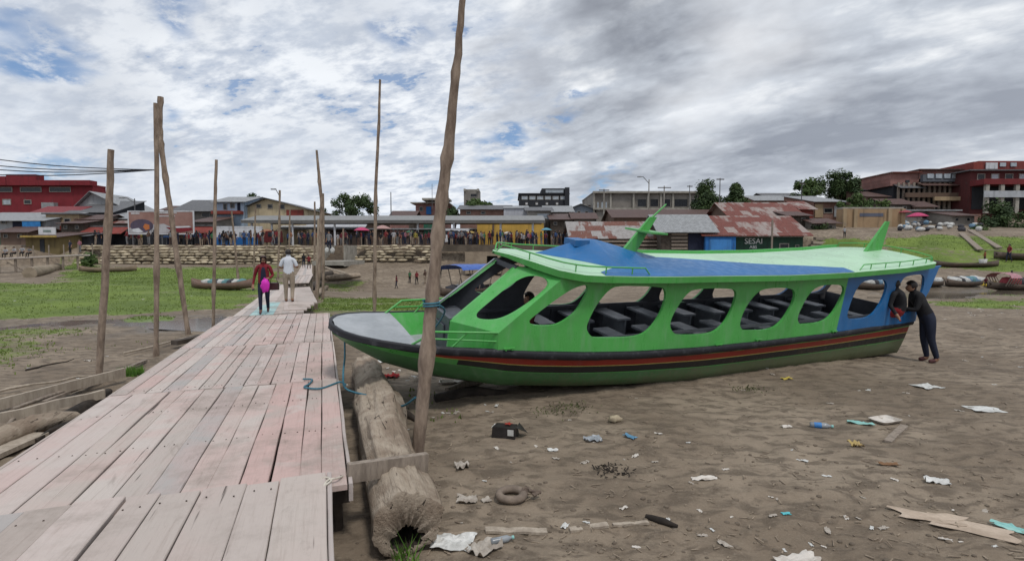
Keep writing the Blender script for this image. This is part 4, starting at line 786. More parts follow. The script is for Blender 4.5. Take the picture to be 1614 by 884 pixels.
def human_mesh(pose, sub=2, sleeve=1.0, fingers=False, slim=1., trou='an', shoe=True):
    # material slots: 0 skin, 1 top, 2 trousers, 3 shoes
    J = {k: Vector(v) for k, v in BASEJ.items()}
    for k in list(J):
        if k[-1] == 'R' and len(k) == 3: J[k[:-1] + 'L'] = Vector((-J[k].x, J[k].y, J[k].z))
    for k, v in pose.items():
        if k != 'face': J[k] = Vector(v)
    names = ['pel'] + [k for k in J if k != 'pel']; idx = {k: i for i, k in enumerate(names)}; vs = [J[k] for k in names]; ed = [(idx[a], idx[b]) for a, b in EDG]; rad = [RAD.get(k, RAD.get(k[:-1])) for k in names]
    seg = list(EDG); JJ = dict(J)
    if fingers:
        for s in 'LR':
            h = J['ha' + s]; d = (h - J['wr' + s]).normalized(); sx = d.cross(Vector((0, 1, 0)) if abs(d.y) < .8 else Vector((0, 0, 1))).normalized()
            for q, ln in ((-1.3, .065), (-.45, .08), (.45, .085), (1.25, .075)):
                a = h + sx * q * .017 + d * .045; i = len(vs); vs += [a, a + d * ln * .6 + Vector((0, .012, 0))]; rad += [(.011, .011), (.009, .009)]; ed += [(idx['ha' + s], i), (i, i + 1)]
            i = len(vs); vs += [h + sx * .036 - d * .01]; vs += [h + sx * .052 + d * .03]; rad += [(.013, .013), (.01, .01)]; ed += [(idx['wr' + s], i), (i, i + 1)]
    me = bpy.data.meshes.new('fig'); me.from_pydata(vs, ed, []); ob = bpy.data.objects.new('fig', me); COL.objects.link(ob)
    ob.modifiers.new('s', 'SKIN').use_smooth_shade = True
    for i, sv in enumerate(me.skin_vertices[0].data): sv.radius = (rad[i][0] * slim, rad[i][1] * slim); sv.use_root = (i == 0)
    if sub: mm = ob.modifiers.new('u', 'SUBSURF'); mm.levels = sub; mm.render_levels = sub
    bpy.context.view_layer.update(); out = bpy.data.meshes.new_from_object(ob.evaluated_get(bpy.context.evaluated_depsgraph_get())); bpy.data.objects.remove(ob); bpy.data.meshes.remove(me)
    fw = (J['toR'] - J['anR']); hd = J['crn'] - J['nek']; fdir = pose.get('face', None); fdir = Vector(fdir).normalized() if fdir else Vector((0, 1, 0)); nose = J['hea'] + fdir * .09 + Vector((0, 0, .005))
    for v in out.vertices:
        d = (v.co - nose).length
        if d < .045: v.co += fdir * .022 * (1 - d / .045)
    def pd(p, a, b): ab = b - a; u = max(0, min(1, (p - a).dot(ab) / max(ab.length_squared, 1e-9))); return (p - a - ab * u).length, u
    cl = {('pel', 'spi'): 1, ('spi', 'che'): 1, ('che', 'nkb'): 1, ('nkb', 'nek'): 0, ('nek', 'hea'): 0, ('hea', 'crn'): 0}
    for p in out.polygons:
        c = p.center; best = min(((pd(c, J[a], J[b]) + ((a, b),)) for a, b in EDG), key=lambda r: r[0] / (max(RAD.get(r[2][0], RAD.get(r[2][0][:-1]))))); (dd, u, (a, b)) = best
        if (a, b) in cl: mi = cl[(a, b)]
        elif b[:2] == 'sh': mi = 1
        elif b[:2] == 'el': mi = 1 if u < sleeve * 2 else 0
        elif b[:2] == 'wr': mi = 1 if u < sleeve * 2 - 1 else 0
        elif b[:2] == 'ha': mi = 0
        elif b[:2] in ('hi', 'kn'): mi = 2
        elif b[:2] == 'an': mi = 2 if u < (.92 if trou == 'an' else -1) else 0
        else: mi = 3 if shoe else 0
        if (a, b) == ('pel', 'spi') and c.z < J['pel'].z + .0: mi = 2
        p.material_index = mi; p.use_smooth = True
    return out, J
def hairmesh(J, mt, parent, long=0., name='hair', fdir=(0, 1, 0)):
    c = (J['hea'] + J['crn']) / 2 + Vector((0, 0, .012)); f = Vector(fdir).normalized(); up = (J['crn'] - J['nek']).normalized(); sd = f.cross(up).normalized(); f = up.cross(sd); n, v = 16, 12; mb = MB(); P = []
    for j in range(v + 1):
        th = math.pi * j / v; row = []
        for i in range(n):
            ph = 2 * math.pi * i / n; y = math.sin(th) * math.cos(ph); x = math.sin(th) * math.sin(ph); z = math.cos(th)
            row.append(c + sd * x * .094 + f * (y * .106 - .012) + up * (z * .108 - (long * max(0, -z) * (1.4 if y < .3 else .6))))
        P.append(row)
    o = len(mb.v); mb.v += [tuple(p) for r in P for p in r]
    for j in range(v):
        for i in range(n):
            y = math.sin(math.pi * (j + .5) / v) * math.cos(2 * math.pi * (i + .5) / n); z = math.cos(math.pi * (j + .5) / v)
            if (y > .45 and z < .42) or (long == 0 and z < -.45 and True) or (y > .2 and z < -.3): continue
            i2 = (i + 1) % n; mb.f.append([o + j * n + i, o + j * n + i2, o + (j + 1) * n + i2, o + (j + 1) * n + i]); mb.m.append(0); mb.sm.append(True)
    return mb.build(name, mt, parent)
def face_bits(J, root, fdir=(0, 1, 0), glasses=False):
    f = Vector(fdir).normalized(); up = Vector((0, 0, 1)); sd = f.cross(up).normalized(); c = J['hea'] + f * .078 + up * .038
    if glasses:
        m = MB()
        for s in (-1, 1): m.ball(c + sd * s * .033 + f * .012, (.03, .012, .022))
        m.bar(c - sd * .02 + f * .014, c + sd * .02 + f * .014, .008, .008)
        for s in (-1, 1): m.bar(c + sd * s * .06 + f * .008, c + sd * s * .078 - f * .07, .006, .008)
        m.build('sunglasses', HAIR, root)
    else:
        for s in (-1, 1): MB().ball(c + sd * s * .03 + f * .002, (.011, .008, .007), 0, 8, 5).build('eye', HAIR, root)
    MB().ball(J['hea'] + f * .083 - up * .03, (.022, .008, .006), 0, 8, 5).build('mouth', mat('lips', (.2, .06, .05), None, .5), root)
def cloth(name, c, d=.75): return mat('cloth_' + name, c, [v * d for v in c], .85, 9, .02, st=(1, 1, .6), bsc=9)
NAVY = cloth('navy', (.012, .016, .04)); MAROON = cloth('maroon', (.2, .012, .022)); WHITE = cloth('white', (.66, .69, .76), .9); KHAKI = cloth('khaki', (.36, .29, .225)); BLACK = cloth('black', (.012, .012, .015)); JEAN = cloth('dark_jeans', (.016, .022, .045)); SAND = cloth('sandal', (.12, .05, .05)); REDC = cloth('red', (.3, .02, .022))
def person(label, loc, rz, pose, mats, h=1.7, sub=2, sleeve=1., fingers=True, hair=HAIR, long=0., slim=1., fdir=(0, 1, 0), glasses=False, trou='an', shoe=True, face=True):
    pose = dict(pose); pose['face'] = fdir; me, J = human_mesh(pose, sub, sleeve, fingers, slim, trou, shoe); me.name = 'person'; o = bpy.data.objects.new('person', me); COL.objects.link(o)
    for m in mats: me.materials.append(m)
    o.location = loc; o.rotation_euler.z = rz; o.scale = (h / 1.7,) * 3; tag(o, label, 'person'); hairmesh(J, hair, o, long, 'hair', fdir)
    if face: face_bits(J, o, fdir, glasses)
    bpy.context.view_layer.update(); return o, {k: o.matrix_world @ v for k, v in J.items()}
def facing(loc, to): d = Vector(to) - Vector(loc); return math.atan2(-d.x, d.y)
# woman walking towards the camera
wl = zq(417, 494, 0); wl.z = DOCKZ + .002
WO, WJ = person('woman in maroon cardigan and sunglasses walking along the boardwalk', wl, facing(wl, (-1.6, 0, 0)), dict(
    hiR=(.09, 0, .88), knR=(.09, .14, .5), anR=(.085, .16, .09), toR=(.085, .32, .03), hiL=(-.09, 0, .88), knL=(-.09, .03, .47), anL=(-.085, -.2, .13), toL=(-.085, -.08, .035),
    elR=(.25, -.06, 1.12), wrR=(.285, .02, .87), haR=(.28, .07, .78), elL=(-.25, -.02, 1.13), wrL=(-.16, .2, 1.05), haL=(-.1, .25, 1.03)), [SKIN, MAROON, NAVY, SAND], 1.58, 2, 1., True, HAIRR, .16, .98, (0, 1, 0), True)
# open cardigan shows a navy top: a front panel
m = MB(); rows = []
for z, w, y in ((1.38, .035, .1), (1.28, .055, .128), (1.15, .07, .122), (1.0, .085, .125), (.88, .1, .128)): rows.append([(w * s, y - .012 * abs(s), z) for s in (-1, -.5, 0, .5, 1)])
m.grid(rows, 0, True); m.build('top_front', NAVY, WO)
m = MB(); rows = []
for z in np.linspace(1.28, .80, 8): rows.append([((.15 + .02 * (1.28 - z)) * math.cos(a), (.122) * math.sin(a) + .0, z) for a in np.linspace(R(118), R(422), 20)])
m.grid(rows, 0, True); m.build('cardigan_hem', MAROON, WO)
def bag(mb, c, s, seed, mi=0, n=14, v=10):
    P = []
    for j in range(v + 1):
        r = []
        for i in range(n):
            th = math.pi * j / v; ph = 2 * math.pi * i / n; d = Vector((math.sin(th) * math.cos(ph), math.sin(th) * math.sin(ph), -math.cos(th))); k = 1 + .35 * mn.noise(d * 2.1 + Vector((seed, 0, 0))) + .15 * mn.noise(d * 5 + Vector((seed, 3, 0)))
            r.append(Vector(c) + Vector((d.x * s[0], d.y * s[1], d.z * s[2])) * k)
        P.append(r)
    return mb.grid(P, mi, True, None, True)
bc = WJ['haL'] + Vector((-.02, -.07, -.17)); m = bag(MB(), (0, 0, 0), (.125, .065, .18), 3)
m.tube([(-.05, 0, .15), (-.02, .02, .21), (.06, 0, .14)], .012, 6); tag(m.build('pink_bag', mat('magenta_cloth', (.72, .03, .52), (.55, .02, .4), .6, 5, .01), None, bc), 'bright magenta folded bag held at the woman\'s front', 'bag')
bc2 = WJ['elL'] + Vector((.06, -.08, -.3)); m = MB().box((0, 0, 0), (.26, .12, .2), 0, .1, jit=.012); m.tube([(-.1, 0, .09), (-.07, 0, .24), (.07, 0, .24), (.1, 0, .09)], .01, 6); tag(m.build('handbag', mat('bag_leather', (.03, .012, .015), (.05, .02, .02), .45, 5), None, bc2), 'dark handbag hanging from the woman\'s bent arm', 'handbag')
ml = zq(456, 477, 0); ml.z = DOCKZ + .002
person('man in white T-shirt and khaki trousers walking away on the boardwalk', ml, facing(ml, (-13, 40, 0)), dict(
    knR=(.1, .06, .48), anR=(.1, -.08, .1), toR=(.11, .06, .035), knL=(-.1, .03, .49), anL=(-.11, .1, .085), toL=(-.12, .25, .035), elR=(.27, .0, 1.14), wrR=(.17, .22, 1.16), haR=(.11, .28, 1.2), elL=(-.27, .0, 1.14), wrL=(-.18, .2, 1.13), haL=(-.12, .26, 1.16)),
    [SKIN, WHITE, KHAKI, BLACK], 1.77, 2, .42, True, HAIR, 0., 1.12)
# man leaning on the stern
sl_ = gp(1464, 571); sl_.z = gz(sl_.x, sl_.y) - .01; fr = facing(sl_, BP(7.75, .3, .5)); 
person('man in black shirt and dark jeans standing against the boat stern, leaning on it', sl_, fr, dict(
    pel=(0, .06, .95), spi=(0, .14, 1.11), che=(0, .23, 1.29), nkb=(0, .3, 1.42), nek=(0, .33, 1.47), hea=(0, .37, 1.53), crn=(0, .38, 1.63), shR=(.165, .27, 1.37), shL=(-.165, .27, 1.37),
    elR=(.2, .28, 1.08), wrR=(.08, .46, 1.1), haR=(.0, .5, 1.12), elL=(-.2, .36, 1.1), wrL=(-.09, .56, 1.13), haL=(-.02, .58, 1.15), hiR=(.095, .05, .9), hiL=(-.095, .05, .9), knR=(.11, .06, .5), knL=(-.09, .02, .5), anR=(.12, -.02, .085), anL=(-.1, -.1, .085), toR=(.14, .13, .035), toL=(-.1, .06, .035)),
    [SKIN, BLACK, JEAN, SAND], 1.72, 2, 1., True, HAIR, 0., 1.22)
# person sitting in the aft window opening, back of red shorts outwards
b = BP(7.6, -.06, .2); 
person('person in black shirt and red shorts sitting in the aftmost boat window', b - Vector((0, 0, .88 * .97)), facing((0, 0, 0), (N0[0], N0[1], 0)) + R(8), dict(
    pel=(0, .0, .96), spi=(-.02, .0, 1.08), che=(-.04, .02, 1.26), nkb=(-.05, .05, 1.38), nek=(-.05, .07, 1.43), hea=(-.05, .1, 1.49), crn=(-.05, .1, 1.58), shR=(.12, .05, 1.34), shL=(-.22, .05, 1.34), elR=(.2, -.03, 1.1), wrR=(.24, .05, .9), haR=(.25, .09, .84), elL=(-.28, .08, 1.1), wrL=(-.33, -.06, .92), haL=(-.33, -.1, .86),
    hiR=(.09, .04, .93), hiL=(-.09, .04, .93), knR=(.1, .4, .9), knL=(-.14, .38, .88), anR=(.08, .42, .5), anL=(-.2, .42, .5), toR=(.08, .56, .46), toL=(-.2, .56, .46)), [SKIN, BLACK, REDC, SAND], 1.62, 2, 1., True, HAIR, 0., 1.1, trou='kn')
# someone sitting inside behind the forward window
b = BP(-.25, 1.5, -.3)
person('person with black hair sitting inside the boat behind its forward window', b - Vector((-.1, 0, .78)), facing((0, 0, 0), (-E_[0], -E_[1], 0)), dict(hiR=(.09, .04, .93), hiL=(-.09, .04, .93), knR=(.1, .4, .92), knL=(-.1, .4, .92), anR=(.1, .4, .52), anL=(-.1, .4, .52), toR=(.1, .54, .5), toL=(-.1, .54, .5), che=(0, .04, 1.3), elR=(.22, .1, 1.14), wrR=(.1, .3, 1.1), haR=(.04, .35, 1.1), elL=(-.22, .1, 1.14), wrL=(-.1, .3, 1.1), haL=(-.04, .35, 1.1)), [SKIN, cloth('brown_red', (.12, .03, .025)), NAVY, SAND], 1.62, 2, .45, True)

# ------------------------------------------------------------ litter on the mud
def ground_at(x, y, up=0.): p = gp(x, y); p.z = gz(p.x, p.y) + up; return p
WP = mat('white_plastic', (.68, .68, .66), (.5, .5, .48), .5, 6, .002); FOAM = mat('dirty_foam', (.62, .58, .53), (.38, .33, .28), .7, 5, .002, lo=.45, hi=.7); CARD = mat('cardboard', (.5, .405, .32), (.38, .3, .23), .9, 4, .003); TEAL = mat('teal_plastic', (.22, .5, .48), (.3, .55, .5), .5, 6); PALE = mat('pale_paper', (.45, .41, .36), (.3, .26, .22), .85, 8)
def sheet(label, x, y, sx, sy, rz, m, name='plastic_scrap', cat='litter', crum=.25, seed=None, n=9, grp=None, up=.004, ragged=.35):
    sd_ = seed if seed is not None else x * 1.3 + y; p = ground_at(x, y, up); P = []; p.z = max(gz(p.x + i_ * sx * .35, p.y + j_ * sx * .35) for i_ in (-1, 0, 1) for j_ in (-1, 0, 1)) * .6 + p.z * .4 + .004
    for i in range(n):
        r = []
        for j in range(n):
            u, v = i / (n - 1) * 2 - 1, j / (n - 1) * 2 - 1; q = Vector((u * 1.4 + sd_, v * 1.4, 0)); e = max(abs(u), abs(v)); k = 1 + ragged * mn.noise((math.atan2(v, u) * 1.6, sd_, e)) * e
            z = (mn.noise(q * 1.3) * .7 + mn.noise(q * 3.1) * .5) * crum * min(sx, sy) + .3 * crum * min(sx, sy); r.append((u * sx * k / 2, v * sy * k / 2, max(z, 0)))
        P.append(r)
    mb = MB().grid(P, 0, crum > .3); T = [[(a, b, c - .003) for a, b, c in r] for r in P]; mb.grid([r[::-1] for r in T], 0, crum > .3)
    rim = [P[0][j] for j in range(n)] + [P[i][-1] for i in range(1, n)] + [P[-1][j] for j in range(n - 2, -1, -1)] + [P[i][0] for i in range(n - 2, 0, -1)]
    mb.grid([rim, [(a, b, c - .003) for a, b, c in rim]], 0, False, None, True)
    return tag(mb.build(name, m, None, p, rz), label, cat, grp)
def tray(label, x, y, sx, sy, rz, tilt=.0):
    p = ground_at(x, y, .012); sec = [(1, .0, .035), (.93, .0, .038), (.8, 0, .006), (0, 0, .004)]; out = []; n = 24; P = []
    def sq(a, k): c, s = math.cos(a), math.sin(a); e = .35; return (math.copysign(abs(c) ** e, c) * sx / 2 * k, math.copysign(abs(s) ** e, s) * sy / 2 * k)
    for k, _, z in [(.78, 0, 0), (1, 0, .032)] + sec: P.append([(*sq(2 * math.pi * i / n, max(k, .001)), z) for i in range(n)])
    o = MB().grid(P, 0, False, None, True).build('foam_tray', FOAM, None, p, rz); o.rotation_euler.x = tilt; return tag(o, label, 'tray')
def bottle(label, x, y, rz, m, s=1., band=None):
    p = ground_at(x, y, .03 * s); pr = [(0, -.1), (.03, -.098), (.032, -.08), (.03, -.02), (.032, .03), (.03, .06), (.013, .09), (.013, .105), (0, .106)]
    o = MB().lathe([(a * s, b * s) for a, b in pr], 14).build('bottle', m, None, p, rz); o.rotation_euler = (R(88), 0, rz); tag(o, label, 'bottle'); MB().lathe([(0, .1 * s), (.016 * s, .1 * s), (.016 * s, .122 * s), (0, .122 * s)], 12).build('cap', TEAL, o)
    if band: MB().lathe([(.0325 * s, -.06 * s), (.0325 * s, .01 * s)], 14).build('wrapper', band, o)
    return o
tray('white foam tray lying open on the mud, right of the teal strip', 1395, 665, .36, .24, .35); tray('small white foam tray under the boat bow near the log', 705, 607, .26, .16, .1)
sheet('bright white foam board, farthest right on the mud', 1551, 647, .36, .26, -.1, WP, 'foam_board', 'foam board', .05, ragged=.3); sheet('pale flattened sheet on mud nearest the stern man', 1462, 610, .3, .26, .2, WP, 'plastic_sheet', 'plastic sheet', .08)
sheet('white torn sack crumpled beside the hollow log end', 713, 857, .3, .2, -.1, WP, 'torn_sack', 'sack', .22, n=14); sheet('white plastic bag half buried at the bottom edge of the photo', 1258, 880, .3, .14, .3, FOAM, 'plastic_bag', 'plastic bag', .35)
sheet('torn cardboard flap with dirt, left piece of two', 1466, 820, .42, .2, -.5, CARD, 'cardboard', 'cardboard', .06, seed=5.3, ragged=.6); sheet('long flat cardboard piece with folded edge, right piece of two', 1530, 836, .5, .22, -.62, CARD, 'cardboard', 'cardboard', .03, seed=9.1, ragged=.22)
sheet('teal plastic scrap right of the cardboard', 1592, 833, .2, .09, -.9, TEAL, crum=.3); sheet('teal plastic strip left of the open foam tray', 1356, 668, .26, .09, -.5, TEAL, crum=.35); sheet('blue twisted plastic strip in the mid mud', 993, 694, .16, .07, -.9, mat('blue_plastic', (.12, .28, .42), (.1, .22, .34), .4, 5), crum=.4)
sheet('turquoise plastic chip alone in the foreground mud', 1239, 810, .07, .04, 0, mat('cyan_plastic', (.1, .5, .55), None, .4), crum=.2); sheet('grey crumpled plastic film near the tan stone', 934, 695, .2, .13, .2, mat('grey_film', (.34, .37, .4), (.24, .26, .28), .35, 5), crum=.5)
sheet('white long plastic wrapper on the right mid mud', 1109, 757, .26, .07, .1, FOAM, crum=.3); sheet('white bit of film below the black carton', 872, 713, .11, .06, 0, WP, crum=.3); sheet('dull pale rag left of the tyre ring', 736, 789, .17, .12, 0, PALE, 'rag', 'rag', .35); sheet('small pale rag touching the tyre ring side', 766, 788, .08, .07, .6, PALE, 'rag', 'rag', .4)
sheet('pale crumpled paper below the crossbeam end', 728, 738, .13, .15, .3, PALE, 'paper', 'paper', .5); sheet('grey torn film at the bottom edge beside the sack', 762, 868, .2, .16, .8, PALE, crum=.5); sheet('yellow scrap beside the boat keel', 1240, 599, .18, .1, .2, mat('yellow_scrap', (.5, .4, .06), (.4, .3, .08), .7, 6), crum=.4)
sheet('ochre lump of foam in the right mud', 1349, 706, .12, .1, .2, mat('ochre_foam', (.45, .34, .13), (.36, .26, .12), .8, 6), 'foam_lump', 'litter', .7); sheet('white crumpled tissue on the far right foreground mud', 1477, 762, .18, .1, -.4, WP, 'tissue', 'tissue', .5); sheet('pale film under the boat stern shadow', 1240, 673, .12, .08, 0, FOAM, crum=.3)
sheet('red cloth scrap beside the hollow log', 618, 597, .24, .16, .4, REDC, 'rag', 'rag', .5); sheet('white crumpled paper next to the red cloth', 607, 572, .3, .16, 0, WP, 'paper', 'paper', .35); sheet('flat white carton in the weeds under the bow', 727, 605, .22, .14, .5, FOAM, 'carton', 'carton', .2); sheet('orange peel scrap in the right mud', 1400, 735, .18, .06, -.2, mat('orange_scrap', (.22, .12, .06), None, .8), crum=.4)
bottle('small bottle with blue wrapper left of the teal strip', 1293, 671, 1.2, mat('clear_plastic', (.3, .32, .34), (.2, .22, .24), .2, 4), 1.15, mat('blue_wrapper', (.05, .22, .55), None, .5)); bottle('clear plastic bottle lying by the white sack', 790, 856, 1.9, MATS['clear_plastic'], .8)
st_ = ground_at(970, 664, .03); tag(bag(MB(), (0, 0, 0), (.085, .06, .05), 8).build('sponge', mat('tan_sponge', (.42, .36, .25), (.33, .27, .19), .9, 14, .004), None, st_), 'tan sponge-like lump on the mud in front of the boat', 'sponge')
# black carton with a red star and a loose lid
ca = ground_at(797, 690); root = thing('carton', 'squashed black carton with red star mark and torn lid', 'box', ca, R(-14)); BX = mat('black_card', (.02, .018, .018), (.035, .03, .03), .5, 6)
MB().box((0, 0, .06), (.25, .2, .12), 0, jit=.014).build('box_body', BX, root); m = MB().add([(.14, -.09, .13), (.22, -.07, .1), (.25, .06, .03), (.14, .09, .135)], [(0, 1, 2, 3), (3, 2, 1, 0)]); m.v = m.v; m.build('lid_flap', BX, root)
m = MB(); vs = [(.06 * (1 if k % 2 == 0 else .45) * math.cos(k * math.pi / 5 + 1.57), .06 * (1 if k % 2 == 0 else .45) * math.sin(k * math.pi / 5 + 1.57), .139) for k in range(10)] + [(0, 0, .139)]
m.add([(a + .03, b + .01, c) for a, b, c in vs], [(k, (k + 1) % 10, 10) for k in range(10)]).build('star_mark', mat('mark_red', (.35, .03, .02), None, .6), root); m = MB().add([(.05, -.112, .04), (.12, -.112, .04), (.12, -.112, .11), (.05, -.112, .11)], [(0, 1, 2, 3)]).build('white_sticker', WP, root)
# tyre ring tied with a rope
tr = ground_at(806, 787, .035); P = []
for i in range(28):
    a = 2 * math.pi * i / 28; P.append([((.105 + .034 * math.cos(b)) * math.cos(a), (.105 + .034 * math.cos(b)) * math.sin(a), .034 * math.sin(b)) for b in np.linspace(0, 2 * math.pi, 11)[:-1]])
rt = MB(); rt.grid(P + [P[0]], 0, True, None, True); ring = rt.build('rubber_ring', mat('muddy_rubber', (.235, .185, .145), (.16, .125, .1), .85, 8, .004), None, tr, .2); tag(ring, 'muddy rubber ring with knotted rope lying on the mud', 'ring')
kn = MB()
for k in range(4): kn.tube([(.07 + .02 * k, -.03, .0), (.11 + .01 * k, .0 + .01 * k, .045), (.15, .03 - .02 * k, .03), (.2 + .02 * k, .02 * k - .05, -.01)], .014, 6)
kn.build('knot', mat('dirty_rope', (.11, .08, .065), (.17, .13, .1), .9, 30, .004), ring)
STK = mat('stick_wood', (.33, .265, .2), (.2, .155, .115), .9, 6, .004)
beam('long pale slat on the mud right of the sack', (765, 840), (862, 834), .07, .02, WDL, .0, .0, 'slat', 'slat', 'broken slats in a line on the mud'); beam('middle pale slat in the broken line on the mud', (898, 832), (958, 828), .06, .02, WDL, 0, 0, 'slat', 'slat', 'broken slats in a line on the mud'); beam('thin end slat in the broken line beside the dark stick', (966, 828), (1022, 822), .035, .02, WDL, 0, 0, 'slat', 'slat', 'broken slats in a line on the mud')
beam('short grey wood offcut touching the open foam tray', (1399, 696), (1425, 674), .08, .03, WD, 0, 0, 'offcut', 'wood'); beam('pale sunken slat beside the sack, leftmost', (690, 842), (752, 842), .06, .02, STK, 0, -.01, 'slat', 'slat', 'broken slats in a line on the mud')
A, B = ground_at(1018, 813, .02), ground_at(1068, 829, .03); tag(shift(knobbly([A, (A + B) / 2, B], [.018, .03, .014], 8, 14, .3, 77), A).build('stick', LOGD, None, A), 'dark charred stick at the end of the slats', 'stick')
A = ground_at(965, 743); m = MB()
for k in range(70):
    a = rnd.uniform(0, 6.28); r0 = rnd.random() ** .6 * .17; x, y = math.cos(a) * r0 * 1.2, math.sin(a) * r0; c = rnd.uniform(0, 6.28); l = rnd.uniform(.015, .04); m.bar((x, y, .004), (x + math.cos(c) * l, y + math.sin(c) * l, rnd.uniform(.004, .03)), .01, .006)
tag(m.build('dead_leaves', LOGD, None, A), 'small dark heap of dead leaves in the middle mud', 'leaves')
# sparse seedlings near the boat
for i, (x, y, lab) in enumerate(((872, 655, 'sparse weed seedlings on the mud left of the tan sponge'), (905, 645, 'second weed patch nearer the boat keel'), (1180, 612, 'dry grass tuft beside the boat keel, right half'))):
    m = MB(); A = ground_at(x, y)
    for k in range(90):
        px, py = rnd.gauss(0, .16), rnd.gauss(0, .12); a = rnd.uniform(0, 6.28); l = rnd.uniform(.03, .08); m.add([(px, py, 0), (px + .02 * math.cos(a), py + .02 * math.sin(a), l * .6), (px + .035 * math.cos(a + .3), py + .035 * math.sin(a + .3), l * .5)], [(0, 1, 2)])
    tag(m.build('weed', mat('dull_weed', (.12, .13, .05), (.08, .09, .04), .8, 8), None, A), lab, 'plant', kind='stuff')
# many small scraps and twigs
scr = []
for v in range(6):
    m = MB(); n = 7; P = []
    for i in range(n): P.append([((i / (n - 1) - .5) * (1 + .5 * mn.noise((i, v, j * .5))), (j / 4 - .5) * (.6 + .4 * mn.noise((j, v * 2, i * .6))), max(.0, .25 * mn.noise((i * .8, j * .8, v * 5)) + .06)) for j in range(5)])
    m.grid(P); m.grid([[(a, b, c - .03) for a, b, c in r[::-1]] for r in P]); scr.append(m)
SM = [WP, FOAM, PALE, FOAM, WP, PALE]; protos = [None] * 6; rs = np.random.RandomState(11); cnt = 0
while cnt < 245:
    if cnt < 115: x, y = rs.uniform(560, 1614), 500 + 384 * rs.rand() ** 1.5
    elif cnt < 145: x, y = rs.uniform(0, 340), rs.uniform(440, 600)
    elif cnt < 168: x, y = rs.uniform(505, 700), rs.uniform(470, 500)
    elif cnt < 190: x, y = rs.uniform(1480, 1614), rs.uniform(462, 500)
    else: x, y = rs.normal(*((640, 40) if cnt % 2 else (735, 45))), rs.normal(612, 26)
    p = gp(x, y)
    if p.z > 1.2 or (BP(0, 0, 0) - p).length < 0: continue
    q = np.array(p) - O_; a, t_ = q @ E_, q @ N_
    if -2.5 < a < 8.6 and .2 < t_ < 1.9: continue
    v = cnt % 6; s = (.02 + .045 * rs.rand() ** 2) * (1 + p.y * .055)
    if protos[v] is None: o = scr[v].build('scrap', SM[v]); protos[v] = o
    else: o = protos[v].copy(); COL.objects.link(o)
    o.location = (p.x, p.y, gz(p.x, p.y) + .003); o.rotation_euler = (0, 0, rs.uniform(0, 6.28)); o.scale = (s * 1.5, s, s); tag(o, 'small pale scrap of litter trodden into the open river bed', 'litter', 'small scraps of litter on the river bed'); cnt += 1
m = MB()
for k in range(700):
    x, y = rs.uniform(620, 1700), 560 + 360 * rs.rand(); p = zz(x, y, 0.); z = gz(p.x, p.y) + .006; a = rs.uniform(0, 6.28); l = rs.uniform(.015, .09); m.bar((p.x, p.y, z), (p.x + math.cos(a) * l, p.y + math.sin(a) * l, z + .004), .005 + .006 * rs.rand(), .005)
tag(m.build('twig_bits', STK), 'countless tiny twig and straw bits scattered on the mud', 'debris', kind='stuff')
m = MB()
for k in range(900):
    x, y = rs.uniform(560, 1700), 530 + 390 * rs.rand(); p = zz(x, y, 0.); s = rs.uniform(.008, .028); m.ball((p.x, p.y, gz(p.x, p.y)), (s, s * .8, s * .55), 0, 6, 4)
tag(m.build('pebbles', mat('mud_clods', (.2, .16, .12), (.12, .095, .072), .95, 3)), 'small mud clods and pebbles strewn over the river bed', 'debris', kind='stuff')

# ------------------------------------------------------------ the town on the embankment
def PAINT(n, c, d=.8):                                                       # weathered wall paint: blotches, streaks running down, bare patches
    nm = 'wall_' + n
    if nm in MATS: return MATS[nm]
    m = bpy.data.materials.new(nm); m.use_nodes = True; t = NT(m.node_tree); MATS[nm] = m; co = t.n('ShaderNodeTexCoord').outputs['Object']
    col = t.mix(t.mr(t.noise(co, .8, 6, .6), .35, .7), c4(c), c4([v * d for v in c])); g = sum(c) / 3
    col = t.mix(t.mr(t.noise(t.mapping(co, sc=(2.2, 2.2, .3)), 1.1, 6, .65), .5, .72, 0, .65), col, c4([v * .38 + .012 for v in c]))
    col = t.mix(t.mr(t.noise(co, 1.6, 8, .7), .6, .68, 0, .5), col, c4([g * .5 + .07, g * .46 + .06, g * .42 + .052]))
    b = t.n('ShaderNodeBsdfPrincipled', i={'Base Color': col, 'Roughness': .88, 'Specular IOR Level': .25}); t.set(t.n('ShaderNodeOutputMaterial').inputs[0], b); return m
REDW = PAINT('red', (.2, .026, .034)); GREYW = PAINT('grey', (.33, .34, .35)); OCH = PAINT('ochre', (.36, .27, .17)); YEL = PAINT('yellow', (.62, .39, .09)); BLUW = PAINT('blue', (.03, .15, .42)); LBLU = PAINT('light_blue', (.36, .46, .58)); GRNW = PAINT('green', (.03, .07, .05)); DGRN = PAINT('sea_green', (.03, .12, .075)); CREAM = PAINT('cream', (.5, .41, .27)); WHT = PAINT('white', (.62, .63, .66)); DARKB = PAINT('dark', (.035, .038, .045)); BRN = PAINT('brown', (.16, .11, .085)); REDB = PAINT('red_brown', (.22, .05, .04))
BRK = brickmat('brick_brown', (.25, .12, .085), (.19, .09, .065)); BRKP = brickmat('brick_pink', (.3, .13, .11), (.24, .1, .085)); CONW = mat('concrete_wall', (.27, .25, .225), (.17, .155, .14), .9, .5, .01, lo=.3, hi=.7)
PANE = mat('dark_pane', (.012, .014, .018), (.02, .022, .028), .25, 3); PANEL = mat('pale_pane', (.42, .47, .52), (.3, .34, .38), .25, 2); FRM = mat('window_frame', (.3, .28, .25), None, .7)
